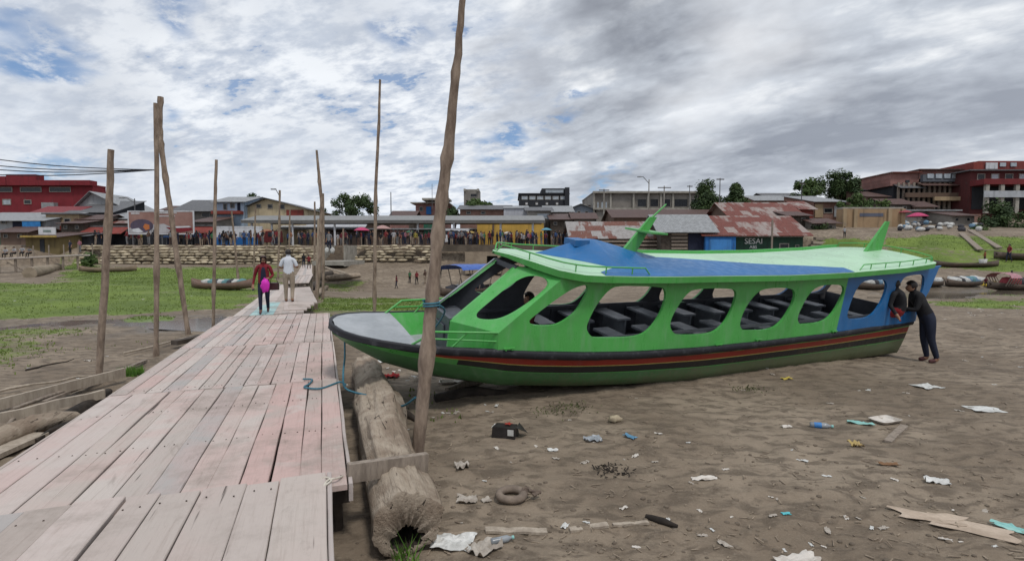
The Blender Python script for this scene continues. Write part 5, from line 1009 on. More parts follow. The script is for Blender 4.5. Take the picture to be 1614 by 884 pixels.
TIN = corr('tin_grey', (.3, .31, .32), (.21, .215, .22)); TIND = corr('tin_dark', (.13, .13, .135), (.085, .085, .09)); RUST = corr('tin_rusty', (.33, .31, .3), (.24, .22, .21), (.2, .075, .05), .44, .56); RUSTR = corr('tin_rust_red', (.3, .26, .24), (.26, .2, .18), (.21, .06, .042), .36, .5); RUSTB = corr('tin_rust_brown', (.1, .055, .045), (.07, .04, .034)); CANO = corr('canopy_sheet', (.24, .24, .235), (.18, .18, .175)); RREDR = corr('red_sheet', (.22, .03, .035), (.16, .022, .026))
def col3(p): return (p.x, p.y, p.z)
def house(name, label, cat, x0, x1, yt, Z, depth=8, wall=GREYW, roof=None, wins=(), yb=None, pane=PANE, frame=FRM, doors=(), doorm=None, grp=None, rz=0.):
    """walls between photo columns x0..x1 with their top at row yt, at distance Z; roof = (kind, material, ridge row, overhang m)"""
    A = Vector(W(x0, yt, Z)); B = Vector(W(x1, yt, Z)); w = B.x - A.x; cx = (A.x + B.x) / 2; top = A.z
    if roof and roof[0] in ('gx', 'shed'):                                  # row yt is where the eaves show, so the wall top lies a little higher
        run = depth / 2 if roof[0] == 'gx' else depth; ze = W(x0, yt, Z - roof[3]).z; zr = W(x0, roof[2], Z + run).z; top = ze + (zr - ze) * roof[3] / (run + roof[3]) - .04
    g = min(gz(A.x, Z), gz(B.x, Z), gz(cx, Z + depth)) - .4 if yb is None else W(x0, yb, Z).z; H = top - g; root = thing(name, label, cat, (cx, Z, g), rz, grp)
    m = MB().box((0, depth / 2, H / 2), (w, depth, H)); kind = roof[0] if roof else None
    if kind in ('gx', 'shed', 'gy'):
        rm = roof[1]; ov = roof[3]
        if kind == 'gx':
            rh = W(x0, roof[2], Z + depth / 2).z - top; m.add([(s * w / 2, y, z) for s in (-1, 1) for y, z in ((0, H), (depth, H), (depth / 2, H + rh * .98))], [(0, 1, 2), (5, 4, 3)])
            pts = [(-ov, H - rh * ov / (depth / 2)), (depth / 2, H + rh), (depth + ov, H - rh * ov / (depth / 2))]
            r = MB(); xs = (-w / 2 - ov, w / 2 + ov)
            for (ya, za), (yb_, zb) in zip(pts, pts[1:]): r.add([(x, y, z + dz) for dz in (.0, .06) for x in xs for y, z in ((ya, za), (yb_, zb))], [(0, 1, 3, 2), (4, 6, 7, 5), (0, 2, 6, 4), (1, 5, 7, 3), (0, 4, 5, 1), (2, 3, 7, 6)])
        elif kind == 'shed':
            rh = W(x0, roof[2], Z + depth).z - top; m.add([(s * w / 2, y, z) for s in (-1, 1) for y, z in ((0, H), (depth, H), (depth, H + rh * .98))], [(0, 1, 2), (5, 4, 3)]); m.add([(-w / 2, depth, H), (w / 2, depth, H), (w / 2, depth, H + rh * .98), (-w / 2, depth, H + rh * .98)], [(0, 1, 2, 3)])
            r = MB(); k = rh / depth; r.add([(x, y, H + k * y + dz) for dz in (.01, .07) for x in (-w / 2 - ov * .5, w / 2 + ov * .5) for y in (-ov, depth + ov * .3)], [(0, 1, 3, 2), (4, 6, 7, 5), (0, 2, 6, 4), (1, 5, 7, 3), (0, 4, 5, 1), (2, 3, 7, 6)])
        else:
            ax, ry = roof[2]; ax = W(ax, yt, Z).x - cx; rh = W(x0, ry, Z).z - top; m.add([(x, y, z) for y in (0, depth) for x, z in ((-w / 2, H), (w / 2, H), (ax, H + rh * .97))], [(0, 1, 2), (5, 4, 3)])
            r = MB()
            for xa, s in ((-w / 2, -1), (w / 2, 1)):
                kx = rh / (ax - xa); xo = xa + s * ov; r.add([(x, y, H + (x - xa) * kx + dz) for dz in (.02, .09) for x in (xo, ax) for y in (-ov, depth)], [(0, 1, 3, 2), (4, 6, 7, 5), (0, 2, 6, 4), (1, 5, 7, 3), (0, 4, 5, 1), (2, 3, 7, 6)])
        r.build('roof', rm, root)
    elif kind == 'flat':
        ov = roof[3]; MB().box((0, depth / 2 - ov / 2, H + .09), (w + 2 * ov, depth + ov, .18)).build('roof', roof[1], root)
    m.build('wall', wall, root)
    for q in wins:
        a, b, c, d = q[:4]; P0 = W(a, c, Z); P1 = W(b, d, Z); x, z, ww, hh = (P0.x + P1.x) / 2 - cx, (P0.z + P1.z) / 2 - g, P1.x - P0.x, P0.z - P1.z
        f = MB(); t_ = min(.09, ww * .12)
        for sx in (-1, 1): f.box((x + sx * (ww / 2 - t_ / 2), -.03, z), (t_, .1, hh))
        for sz in (-1, 1): f.box((x, -.03, z + sz * (hh / 2 - t_ / 2)), (ww - 2 * t_, .1, t_))
        fo = f.build('window', frame, root); MB().box((x, -.012, z), (ww - 2 * t_, .03, hh - 2 * t_)).build('pane', q[4] if len(q) > 4 else pane, fo)
    for (a, b, c, d, dm) in doors:
        P0 = W(a, c, Z); P1 = W(b, d, Z); MB().box(((P0.x + P1.x) / 2 - cx, -.02, (P0.z + P1.z) / 2 - g), (P1.x - P0.x, .06, P0.z - P1.z)).build('door', dm, root)
    root['_g'] = 0; del root['_g']; return root, (cx, g, top)
def pt(root, x, y, Z, dy=0.): p = W(x, y, Z); return (p.x - root.location.x, p.y - root.location.y + dy, p.z - root.location.z)
def slabpart(root, name, x0, x1, y0, y1, Z, m, th=.08, dy=-.1):
    a = pt(root, x0, y0, Z); b = pt(root, x1, y1, Z); return MB().box(((a[0] + b[0]) / 2, a[1] + dy - th / 2, (a[2] + b[2]) / 2), (b[0] - a[0], th, a[2] - b[2])).build(name, m, root)
def awning(root, name, x0, x1, y0, y1, Z, out, m): # sloped sheet from row y0 at the wall to row y1 in front
    a = pt(root, x0, y0, Z); b = pt(root, x1, y0, Z); c0 = W(x0, y1, Z - out); z1 = c0.z - root.location.z; y = a[1]
    return MB().add([(a[0], y, a[2]), (b[0], y, a[2]), (b[0] + .1, y - out, z1), (a[0] - .1, y - out, z1)] + [(a[0], y, a[2] - .06), (b[0], y, a[2] - .06), (b[0] + .1, y - out, z1 - .06), (a[0] - .1, y - out, z1 - .06)], [(0, 1, 2, 3), (7, 6, 5, 4), (0, 4, 5, 1), (1, 5, 6, 2), (2, 6, 7, 3), (3, 7, 4, 0)]).build(name, m, root)
# --- left
h, _ = house('red_building', 'big red building with dark window band under its roof, far left', 'building', -90, 147, 293, 82, 2.5, REDW, ('flat', REDW, 0, .05), [(-60 + 46 * k, -26 + 46 * k, 295, 303) for k in range(4)] + [(4, 18, 314, 323, PANEL), (38, 50, 315, 322)])
slabpart(h, 'parapet', -90, 16, 279, 293, 82, REDW, 1.5, .8); slabpart(h, 'parapet', 16, 63, 276, 293, 82, REDW, 1.5, .8); slabpart(h, 'parapet', 63, 147, 285, 293, 82, REDW, 1.5, .8); slabpart(h, 'window_band', -90, 140, 285.5, 292, 82, TIND, .06, -.02); slabpart(h, 'grey_box', 72, 92, 320, 332, 82, TIN, .8, 0)
h, _ = house('tin_house', 'house with long slanted grey roof slope ending by the billboard', 'house', 112, 215, 336, 76, 7, GREYW, ('gy', TIN, (147, 303), .6))
h, _ = house('tin_house', 'low house with dark red-edged roof in front of the red building', 'house', 55, 118, 335, 72, 5, BRN, ('gx', RREDR, 326, .4))
h, _ = house('grey_shack', 'grey boarded house with blue tarpaulin at its right corner', 'house', -70, 73, 348, 64, 6, GREYW, ('shed', TIN, 336, .5), [(2, 11, 347.5, 353)], doors=[(20, 38, 349, 364, NAVY)])
slabpart(h, 'blue_tarp', 40, 69, 348, 363, 64, mat('blue_tarp', (.02, .2, .5), (.015, .15, .4), .5, 3, .01), .05, -.4); slabpart(h, 'lower_wall', 0, 40, 374, 393, 64, DGRN, .1, -.25)
h, _ = house('ochre_house', 'ochre house with two square windows beside the blue tarpaulin', 'house', 72, 124, 338, 66, 6, OCH, ('flat', TIND, 0, .3), [(77, 84, 343, 352), (101, 112, 344, 352)]); slabpart(h, 'lower_wall', 84, 124, 356, 366, 66, REDB, .1, -.05)
h, _ = house('market_shack', 'yellowish shack with white sign board on its roof, by the walkway', 'shack', 40, 93, 374, 57, 5, PAINT('mustard', (.17, .13, .06)), ('shed', RUSTB, 367, .5), doors=[(63, 71, 377, 398, DARKB)]); slabpart(h, 'fascia', 39, 96, 371.5, 374.5, 57, PAINT('mustard_trim', (.4, .29, .09)), .06, -.52); slabpart(h, 'signboard', 68, 95, 358.5, 370, 57, WHT, .1, -.5); slabpart(h, 'sign_marks', 76, 88, 363, 366, 57, PAINT('sign_grey', (.2, .26, .24)), .02, -.61)
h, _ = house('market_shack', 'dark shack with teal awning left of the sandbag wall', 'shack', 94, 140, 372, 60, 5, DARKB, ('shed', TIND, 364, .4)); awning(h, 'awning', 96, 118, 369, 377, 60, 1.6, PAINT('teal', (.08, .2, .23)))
for i, (a, b, y, r, Z, rm, lab) in enumerate(((108, 180, 335, 318, 72, TIND, 'grey-roofed shed highest behind the leftmost pole'), (138, 210, 345, 334, 69, TIN, 'pale-roofed shed in the middle of the stack by the leftmost pole'), (128, 168, 359, 350, 66, TIN, 'low grey shed just left of the leftmost pole'), (166, 206, 352, 340, 67, RUSTR, 'pink-roofed shed between leftmost pole and billboard'))):
    house('shed', lab, 'shed', a, b, y, Z, 6, (DARKB, BRN, DARKB, BRN)[i], ('shed', rm, r, .5), [(a + 14, a + 24, y + 6, y + 13)])
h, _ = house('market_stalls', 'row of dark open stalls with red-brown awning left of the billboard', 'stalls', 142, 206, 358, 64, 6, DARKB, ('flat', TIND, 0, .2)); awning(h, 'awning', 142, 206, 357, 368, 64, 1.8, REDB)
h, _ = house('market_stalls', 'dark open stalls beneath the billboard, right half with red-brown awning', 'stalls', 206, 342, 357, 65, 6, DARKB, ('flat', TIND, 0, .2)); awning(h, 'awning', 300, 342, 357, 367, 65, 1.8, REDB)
h, _ = house('tin_house', 'old house with broad grey roof and satellite dish, left of the light blue house', 'house', 280, 345, 333, 78, 10, CONW, ('gx', TIND, 316, .8), [(318, 332, 335, 343)])
MB().lathe([(0, .15), (.5, .3), (.95, .65), (.98, .62), (.5, .24), (0, .08)], 16).build('dish', TIND, h, pt(h, 329, 318, 78, 4))
h, _ = house('blue_house', 'light blue two-storey house with dark door on its balcony', 'house', 340, 384, 318, 74, 9, LBLU, ('gx', TIN, 311, .6), [(352, 358, 321, 331), (363, 370, 320, 328)], doors=[(374, 379, 320, 333, NAVY)]); slabpart(h, 'balcony', 338, 384, 333, 338, 74, REDB, .9, 0)
h, _ = house('yellow_house', 'pale yellow gabled house with brick right end behind the market roof', 'house', 384, 481, 329, 75, 11, CREAM, ('gy', TIND, (420, 313), .6), [(404, 412, 322, 328), (422, 430, 322, 329), (441, 449, 322, 330)]); slabpart(h, 'brick_panel', 452, 479, 331, 342, 75, REDB, .12, -.04)
h, _ = house('low_wall', 'white wall with blue lower half below the yellow house', 'wall', 340, 412, 359, 64, .3, WHT, ('flat', WHT, 0, .02)); slabpart(h, 'blue_band', 340, 412, 374, 386, 64, BLUW, .04, -.01); slabpart(h, 'grille', 377, 390, 366, 373, 64, TIN, .04, -.01)
# --- long market roof
Z = 70; a, b = W(405, 351, Z), W(856, 351, Z); g = 3.0; root = thing('market_roof', 'long grey market canopy on white posts above the crowd', 'canopy', ((a.x + b.x) / 2, Z, g)); w = b.x - a.x; zt = a.z - g
r = MB()
for s in (-1, 1): r.add([(x, y, z + d) for d in (0, .08) for x in (-w / 2, w / 2) for y, z in ((s * 4.2 if s < 0 else 0, zt if s < 0 else zt + .85), (0 if s < 0 else 4.2, zt + .85 if s < 0 else zt))], [(0, 1, 3, 2), (4, 6, 7, 5), (0, 2, 6, 4), (1, 5, 7, 3), (0, 4, 5, 1), (2, 3, 7, 6)])
r.build('roof', CANO, root); MB().box((0, -4.1, zt - .12), (w, .15, .35)).build('fascia', PAINT('fascia', (.16, .155, .15)), root)
for x in (418, 448, 479, 542, 666, 720, 790, 838):
    p = W(x, 360, Z); MB().tube([(p.x - root.location.x, -3.6, 0), (p.x - root.location.x, -3.6, zt)], .14, 8).build('post', WHT, root)
h, _ = house('yellow_building', 'yellow wall building under the right end of market canopy', 'building', 752, 857, 345, 76, 8, YEL, ('flat', TIN, 0, .4), [(801, 806, 347, 351)], doors=[(776, 779, 345, 372, BRN)])
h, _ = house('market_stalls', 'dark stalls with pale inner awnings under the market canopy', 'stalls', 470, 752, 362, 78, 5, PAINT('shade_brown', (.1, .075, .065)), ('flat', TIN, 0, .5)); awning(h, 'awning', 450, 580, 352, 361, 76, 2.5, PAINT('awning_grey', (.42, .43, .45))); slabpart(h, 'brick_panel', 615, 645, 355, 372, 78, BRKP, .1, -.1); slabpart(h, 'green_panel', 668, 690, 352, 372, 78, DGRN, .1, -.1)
# --- behind
h, _ = house('flat_house', 'small house with flat slab roof left of the tallest pole', 'house', 655, 702, 321, 95, 9, BRKP, ('flat', CONC, 0, .8), [(661, 667, 326, 333)]); slabpart(h, 'blue_door', 672, 680, 326, 338, 95, BLUW); slabpart(h, 'roof_slab', 668, 710, 314, 317, 95, CONC, 4, 2); slabpart(h, 'pillar', 672, 675, 317, 322, 95, CONC, .3, 0); slabpart(h, 'pillar', 700, 703, 317, 322, 95, CONC, .3, 0)
h, _ = house('water_tower', 'square concrete tower with one dark opening above the market', 'tower', 731, 755, 300, 105, 5, CONW, ('flat', CONC, 0, .02), [(741, 752, 305, 311)]); slabpart(h, 'corner_post', 731, 734, 298, 302, 105, CONC, .4); slabpart(h, 'corner_post', 752, 755, 298, 302, 105, CONC, .4)
h, _ = house('brick_row', 'long brick house with grey roof right of the concrete tower', 'house', 725, 803, 330, 88, 9, BRK, ('gx', TIND, 324, .5), [(735, 742, 333, 338), (758, 765, 333, 338)])
h, _ = house('pale_shed', 'pale sheet-metal shed above the yellow building', 'shed', 794, 834, 328, 86, 8, PAINT('pale_sheet', (.45, .46, .5)), ('shed', TIN, 325, .2))
h, _ = house('grey_house', 'grey house with dark eaves right of the yellow building', 'house', 832, 868, 332, 80, 8, CONW, ('gx', TIND, 327, .5), [(846, 866, 336, 346, PANEL)])
h, _ = house('modern_building', 'black modern office block with bands of white-framed windows', 'building', 819, 896, 306, 125, 16, DARKB, ('flat', DARKB, 0, .3), [(822 + 12.2 * k, 832 + 12.2 * k, 309, 315, PANEL) for k in range(6)] + [(828 + 16 * k, 832 + 16 * k, 319, 323, WHT) for k in range(4)])
slabpart(h, 'upper_storey', 854, 896, 297, 306, 125, DARKB, 8, 8.1); slabpart(h, 'glass_strip', 860, 888, 299.5, 304, 125, PANEL, .1, 0); slabpart(h, 'side_wall', 890, 897, 296, 330, 125, DARKB, .6, -.1)
h, _ = house('tin_house', 'grey tin-roofed house under the black modern block', 'house', 862, 900, 334, 88, 8, CONW, ('gx', TIN, 325, .6), [(872, 880, 337, 343)])
h, _ = house('blue_grey_house', 'blue-grey house with dark upper windows left of the unfinished building', 'house', 893, 940, 331, 92, 9, PAINT('blue_grey', (.22, .25, .29)), ('gy', TIN, (915, 322), .5), [(900, 905, 333, 341), (910, 915, 333, 341), (922, 927, 333, 341)]); 
h, _ = house('brick_house', 'narrow brick house between blue-grey house and unfinished building', 'house', 920, 942, 324, 96, 8, BRK, ('flat', CONC, 0, .2), [(926, 931, 327, 333)])
h, _ = house('unfinished_building', 'unfinished concrete building with dark open upper bays', 'building', 936, 1112, 304, 92, 15, CONW, ('flat', CONW, 0, .1), [(1004, 1019, 313.5, 326.5), (1024, 1038, 313.5, 326.5), (1044, 1057, 313.5, 326.5), (1062, 1084, 313.5, 326.5), (1089, 1108, 313.5, 326.5)] + [(941 + 6.5 * k, 944 + 6.5 * k, 318, 328, PANEL) for k in range(4)], frame=CONW)
slabpart(h, 'ledge', 934, 1114, 302, 305, 92, CONC, .6, -.05); slabpart(h, 'ledge', 934, 1114, 328, 331, 92, CONC, .5, -.05)
for x in (936, 962, 998, 1021, 1041, 1060, 1086): slabpart(h, 'column', x - 1.2, x + 1.2, 305, 340, 92, CONC, .3, -.05)
h, _ = house('rusty_house', 'low house with plain rust-brown roof below the unfinished building', 'house', 968, 1150, 343, 72, 8, BRN, ('gx', RUSTB, 331, .4))
# --- sheds just behind the boat
h, _ = house('long_shed', 'long low shed with streaky rusty roof behind the boat front', 'shed', 903, 1045, 376, 57, 7, WDD, ('gx', RUST, 350, .5)); 
for k in range(3): slabpart(h, 'plank_rail', 905, 1043, 379 + 6 * k, 382 + 6 * k, 57, WD, .06, -.4)
h, _ = house('grey_roof_shed', 'shed with plain grey roof and slatted wall, left of the blue shed', 'shed', 1042, 1122, 366, 55, 6, WDD, ('gx', TIN, 339, .6), doors=[(1085, 1110, 368, 400, NAVY)])
for k in range(6): slabpart(h, 'slat', 1058, 1083, 368 + 5.5 * k, 371 + 5.5 * k, 55, WD, .06, -.05)
h, _ = house('blue_shed', 'bright blue painted shed between grey-roofed shed and green shed', 'shed', 1112, 1160, 373, 54.5, .42, BLUW, ('flat', TIND, 0, .1), doors=[(1118, 1152, 377, 403, PAINT('blue_door', (.06, .23, .55)))])
h, _ = house('green_shed', 'dark green shed with rusty roof and white SESAI lettering', 'shed', 1113, 1266, 371.5, 55, 8, GRNW, ('gx', RUSTR, 341, .7), [(1228, 1243, 383.5, 396), (1253, 1259, 386, 393)], doors=())
slabpart(h, 'base_strip', 1161, 1226, 397, 400.5, 55, WHT, .05, -.03); slabpart(h, 'eaves_board', 1113, 1266, 372, 374, 55, TIN, .06, -.05)
def text(s, x, y, hpx, Z, m, root, dy):
    cu = bpy.data.curves.new('txt', 'FONT'); cu.body = s; cu.size = 1; cu.extrude = .01; ob = bpy.data.objects.new('txt', cu); COL.objects.link(ob); bpy.context.view_layer.update(); me = bpy.data.meshes.new_from_object(ob.evaluated_get(bpy.context.evaluated_depsgraph_get())); bpy.data.objects.remove(ob)
    xs = [v.co.x for v in me.vertices]; ys = [v.co.y for v in me.vertices]; k = (hpx * Z / F) / (max(ys) - min(ys)); o = bpy.data.objects.new('lettering', me); COL.objects.link(o); me.materials.clear(); me.materials.append(m); o.parent = root
    p = pt(root, x, y, Z, dy); o.scale = (k, k, 1); o.rotation_euler = (R(90), 0, 0); o.location = (p[0] - (max(xs) + min(xs)) / 2 * k, p[1], p[2] - (max(ys) + min(ys)) / 2 * k)
    b = bmesh.new(); b.from_mesh(me); bmesh.ops.remove_doubles(b, verts=b.verts, dist=1e-5); b.to_mesh(me); b.free(); return o
LET = PAINT('lettering_white', (.7, .72, .72)); text('SESAI', 1187.5, 380, 8.6, 55, LET, h, -.02); text('ABS', 1187, 389.3, 4.8, 55, LET, h, -.02)
for i in range(4):
    A = W(1272 + 4 * i, 394 - 6 * i, 56 + .4 * i); B = W(1334 - 5 * i, 396 - 6 * i, 57 + .4 * i); tag(shift(MB().bar(A, B, .35, .3), A).build('timber', WD if i % 2 else WDL, None, A), ('lowest', 'second lowest', 'second highest', 'topmost')[i] + ' timber of the stack right of the green shed', 'timber', 'timbers stacked by the green shed')
p = W(1216, 400, 53.5); tag(MB().tube([(0, 0, -.8), (.02, 0, 3.6)], .1, 8).build('wooden_post', WD, None, (p.x, p.y, 1.9)), 'grey wooden post standing before the green shed', 'post')
h, _ = house('rusty_house', 'house with red and white striped rusty roof above the green shed', 'house', 1152, 1262, 342, 66, 8, BRN, ('gx', RUSTR, 320, .6)); h, _ = house('rusty_house', 'small pinkish-roofed house right of the striped rusty roof', 'house', 1262, 1282, 330, 68, 6, REDB, ('gx', RUSTR, 318, .4))
h, _ = house('brick_house', 'pinkish brick house below the dark roof between the two tree groups', 'house', 1190, 1250, 316, 84, 8, BRK, ('gx', TIN, 309, .3), [(1194, 1199, 322, 328)]); h, _ = house('dark_roof_house', 'house with black overhanging roof left of the big tree', 'house', 1218, 1266, 313, 90, 9, DARKB, ('gx', TIND, 305, .8))
h, _ = house('brick_house', 'brown house with sloped tin roof under the big tree', 'house', 1283, 1331, 318, 72, 8, BRK, ('shed', TIN, 310, .6), [(1298, 1312, 328, 336)]); slabpart(h, 'grey_door', 1314, 1324, 325, 342, 72, GREYW); slabpart(h, 'tan_panel', 1284, 1296, 322, 343, 72, OCH)
h, _ = house('ochre_wall', 'tall ochre plastered wall with faded painted strip, behind the tail fin', 'wall', 1328, 1424, 329, 64, 1.2, PAINT('ochre_plaster', (.34, .235, .14)), ('flat', CONC, 0, .02)); slabpart(h, 'painted_strip', 1355, 1392, 336, 341.5, 64, PAINT('faded_blue', (.11, .12, .16)), .02, -.01)
for x in (1330, 1347, 1401, 1422): slabpart(h, 'pilaster', x - 2, x + 2, 329, 372, 64, OCH, .2, -.01)
# --- right: the big open buildings
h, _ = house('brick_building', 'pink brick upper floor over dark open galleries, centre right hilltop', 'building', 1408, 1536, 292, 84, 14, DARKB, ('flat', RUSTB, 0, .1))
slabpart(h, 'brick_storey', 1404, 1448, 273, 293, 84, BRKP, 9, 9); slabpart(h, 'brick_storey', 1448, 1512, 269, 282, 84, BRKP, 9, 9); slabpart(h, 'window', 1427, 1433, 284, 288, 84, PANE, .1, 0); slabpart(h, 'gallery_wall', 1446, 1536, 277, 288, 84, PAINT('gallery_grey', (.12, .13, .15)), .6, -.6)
for k in range(6): slabpart(h, 'window', 1452 + 13 * k, 1461 + 13 * k, 276, 283, 84, PANEL, .1, -1.22)
slabpart(h, 'balcony', 1420, 1536, 305, 312, 83, PAINT('balcony_brown', (.12, .08, .06)), .4, -.6); slabpart(h, 'roof_slab', 1446, 1514, 267, 268.6, 84, RUSTB, 9.5, 9); slabpart(h, 'roof_slab', 1402, 1450, 271.5, 273, 84, RUSTR, 9.5, 9); awning(h, 'awning', 1440, 1538, 287, 292, 84, 2.2, RUSTB); awning(h, 'awning', 1408, 1446, 291, 296, 84, 1.8, TIND)
for k in range(17): slabpart(h, 'column', 1409 + 8 * k, 1410.6 + 8 * k, 289, 332, 84, WD, .2, -.7)
for k in range(5): slabpart(h, 'baluster_panel', 1462 + 15 * k, 1474 + 15 * k, 296, 303, 84, RUSTB, .1, -.4)
rs = random.Random(5)
for k in range(22): x, y = rs.uniform(1412, 1528), rs.uniform(293, 338); slabpart(h, 'boarding', x, x + rs.uniform(5, 15), y, y + rs.uniform(3, 9), 84, rs.choice([WDD, BRN, RUSTB, CONW, BRKP, WD, TIND]), .08, -.3 - .02 * k)
for k in range(15): slabpart(h, 'stilt', 1410 + 8.6 * k, 1411.2 + 8.6 * k, 330, 364, 83.4, WDD, .2, -.9)
slabpart(h, 'lower_wall', 1424, 1452, 320, 328, 83, OCH, .3, -.6); slabpart(h, 'lower_wall', 1466, 1530, 311, 317, 82.5, OCH, .3, -.6)
h, _ = house('red_terrace', 'dark red balcony building with white railing, far right hilltop', 'building', 1530, 1720, 270, 80, 14, PAINT('maroon_wall', (.1, .03, .03)), ('flat', TIND, 0, .6), [(1540 + 22 * k, 1552 + 22 * k, 274, 284, PANEL if k % 2 else PANE) for k in range(6)])
slabpart(h, 'upper_storey', 1552, 1720, 252, 270, 80, PAINT('red_brick', (.2, .05, .045)), 8, 9); slabpart(h, 'chimney', 1535, 1549, 255, 268, 80, REDB, 1.5, 1.5); slabpart(h, 'window', 1585, 1594, 255, 261, 80, PANEL, .1, .95); slabpart(h, 'window', 1602, 1611, 255, 261, 80, PANEL, .1, .95); slabpart(h, 'roof_sheet', 1562, 1580, 255, 265, 80, WHT, .1, .9)
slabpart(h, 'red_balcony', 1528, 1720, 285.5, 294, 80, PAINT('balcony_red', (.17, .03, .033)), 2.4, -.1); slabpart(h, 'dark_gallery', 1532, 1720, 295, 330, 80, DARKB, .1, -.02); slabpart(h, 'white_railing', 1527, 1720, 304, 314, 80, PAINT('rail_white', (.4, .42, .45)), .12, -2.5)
for k in range(8): slabpart(h, 'column', 1532 + 23 * k, 1535.5 + 23 * k, 294, 338, 80, CONC, .4, -2.0)
h, _ = house('stall_house', 'low grey stall house with wavy tin roof behind the pink umbrella', 'shack', 1425, 1506, 333, 70, 6, CONW, ('flat', TIN, 0, .5), [(1452, 1470, 336, 346), (1481, 1494, 337, 344)]); slabpart(h, 'lower_wall', 1474, 1540, 338, 360, 69.5, BRK, .2, -.3)
h, _ = house('low_roof', 'long dark tin roof on posts sloping up to the brick building', 'shed', 1362, 1408, 300, 90, 8, DARKB, ('shed', TIND, 293, .8))
rs = random.Random(77)
for i, (a, b, y, r, Z, k) in enumerate(((0, 44, 366, 358, 61, 0), (96, 132, 352, 345, 63, 1), (124, 158, 346, 339, 66, 2), (176, 206, 345, 336, 70, 0), (258, 300, 331, 325, 80, 1), (300, 336, 350, 343, 68, 2), (1196, 1232, 330, 321, 75, 0), (1240, 1276, 340, 331, 64, 1), (1284, 1318, 352, 345, 62, 2), (1366, 1400, 310, 303, 82, 0), (1398, 1436, 322, 314, 76, 1), (1500, 1536, 340, 333, 66, 2), (1440, 1472, 326, 318, 76, 0), (868, 902, 346, 338, 76, 1), (905, 938, 345, 336, 76, 2), (560, 610, 352, 347, 84, 0), (618, 652, 341, 333, 88, 1))):
    wm = (BRN, WDD, CONW)[k]; rm = (RUSTB, RUSTR, TIN)[(i * 2 + k) % 3]; m_ = (b - a) / 3
    lab = (('rust-brown', 'patchy red rusted', 'grey tin')[(i * 2 + k) % 3] + ' roofed ' + ('brown', 'dark timber', 'bare concrete')[k] + ' shack ' + ('under the grey boarded house', 'right of the ochre house', 'behind the leftmost pole', 'just left of the billboard top', 'above the billboard right end', 'right of the billboard', 'under the pinkish brick house', 'right of the striped rusty roof', 'at the foot of the big tree', 'behind the low green bush', 'left of the pink umbrella', 'below the maroon terrace', 'above the pink umbrella', 'below the blue-grey house', 'beside the long rusty shed', 'behind the bright pink umbrella', 'left of the tallest pole')[i])
    house('shack', lab, 'shack', a, b, y, Z, 5, wm, ('shed' if i % 2 else 'gx', rm, r, .5), [(a + m_ * .4, a + m_ * .9, y + 3, y + 9), (a + m_ * 1.9, a + m_ * 2.4, y + 3, y + 9)])
# --- embankment: sandbag wall, retaining wall, stairs, culvert
SB = mat('sandbag_cloth', (.5, .43, .31), (.25, .205, .14), .9, .9, .01, lo=.4, hi=.62, attr='rnd')
def sandbags(label, x0, x1, y_top, rows, Y, seed):
    rs = random.Random(seed); m = MB(); at = []; A = W(x0, y_top, Y); B = W(x1, y_top, Y); zt = 3.06; hgt = .30
    for r in range(rows):
        x = A.x + rs.uniform(-.3, .3); y = Y - .22 - .2 * r; z = zt - .15 - hgt * r
        while x < B.x:
            l = rs.uniform(.6, 1.3); f0 = len(m.f); z = zt - .15 - hgt * r + .1 * mn.noise((x * .35, r * .7, seed)) - .12 * max(0, mn.noise((x * .12, seed, 3)))
            if rs.random() > .09 + .25 * (mn.noise((x * .2, r * .5, seed + 9)) > .3): 
                bag(m, (x + l / 2, y + rs.uniform(-.1, .1), z + rs.uniform(-.03, .03)), (l * .52, .3, hgt * .47), rs.uniform(0, 99), 0, 8, 5)
            at += [rs.random()] * (len(m.f) - f0); x += l * 1.0
    c = (A.x / 2 + B.x / 2, Y, 1.5); return tag(shift(m, c).build('sandbag_wall', SB, None, c, attrs={'rnd': at}), label, 'wall')
sandbags('long stepped wall of cream sandbags left of the stairs', 134, 510, 387, 7, YW + .9, 1); sandbags('stepped wall of cream sandbags between stairs and tallest pole', 545, 678, 387, 6, YW + .9, 2)
A = W(678, 384, YW); B = W(1010, 384, YW); c = ((A.x + B.x) / 2, YW + .5, 2.4); tag(MB().box((0, 0, .32), (B.x - A.x, .5, .75)).build('retaining_wall', mat('dirty_wall', (.13, .105, .08), (.08, .065, .05), .95, 1, .02), None, c), 'dark stained retaining wall above the culvert, behind the boat front', 'wall')
st_ = thing('stairs', 'earth-brown stairs cutting through the sandbag wall', 'stairs', (W(527, 400, 54).x, 54, 1.2)); w = 2.0; m = MB()
for k in range(9): m.box((0, .45 * k, -.2 + .105 * (2 * k + 1)), (w, .46, .42))
m.build('steps', mat('earth_step', (.22, .175, .13), (.14, .11, .085), .95, 2, .01), st_); MB().box((-w / 2 - .1, 1.8, .7), (.18, 4, 2.2)).build('side_wall', CONC, st_); MB().box((w / 2 + .1, 1.8, .7), (.18, 4, 2.2)).build('side_wall', CONC, st_)
A = W(733, 397, 52); B = W(790, 422, 52); cv = thing('culvert', 'beige concrete culvert box with black square mouth', 'culvert', ((A.x + B.x) / 2, 52, B.z - .6)); w = B.x - A.x; H = A.z - cv.location.z; CV = mat('culvert_concrete', (.33, .27, .2), (.24, .19, .14), .9, 1, .01)
MB().box((-w * .2, 3, H / 2), (w * .6, 6, H)).box((w * .45, 3, H / 2), (w * .1, 6, H)).box((w * .25, 3, H - .2), (w * .3, 6, .4)).box((w * .25, 3.2, .35), (w * .3, 5.6, .7)).build('box', CV, cv); MB().box((w * .25, 1.2, H / 2), (w * .3, .1, H * .9)).build('mouth', DARKB, cv)
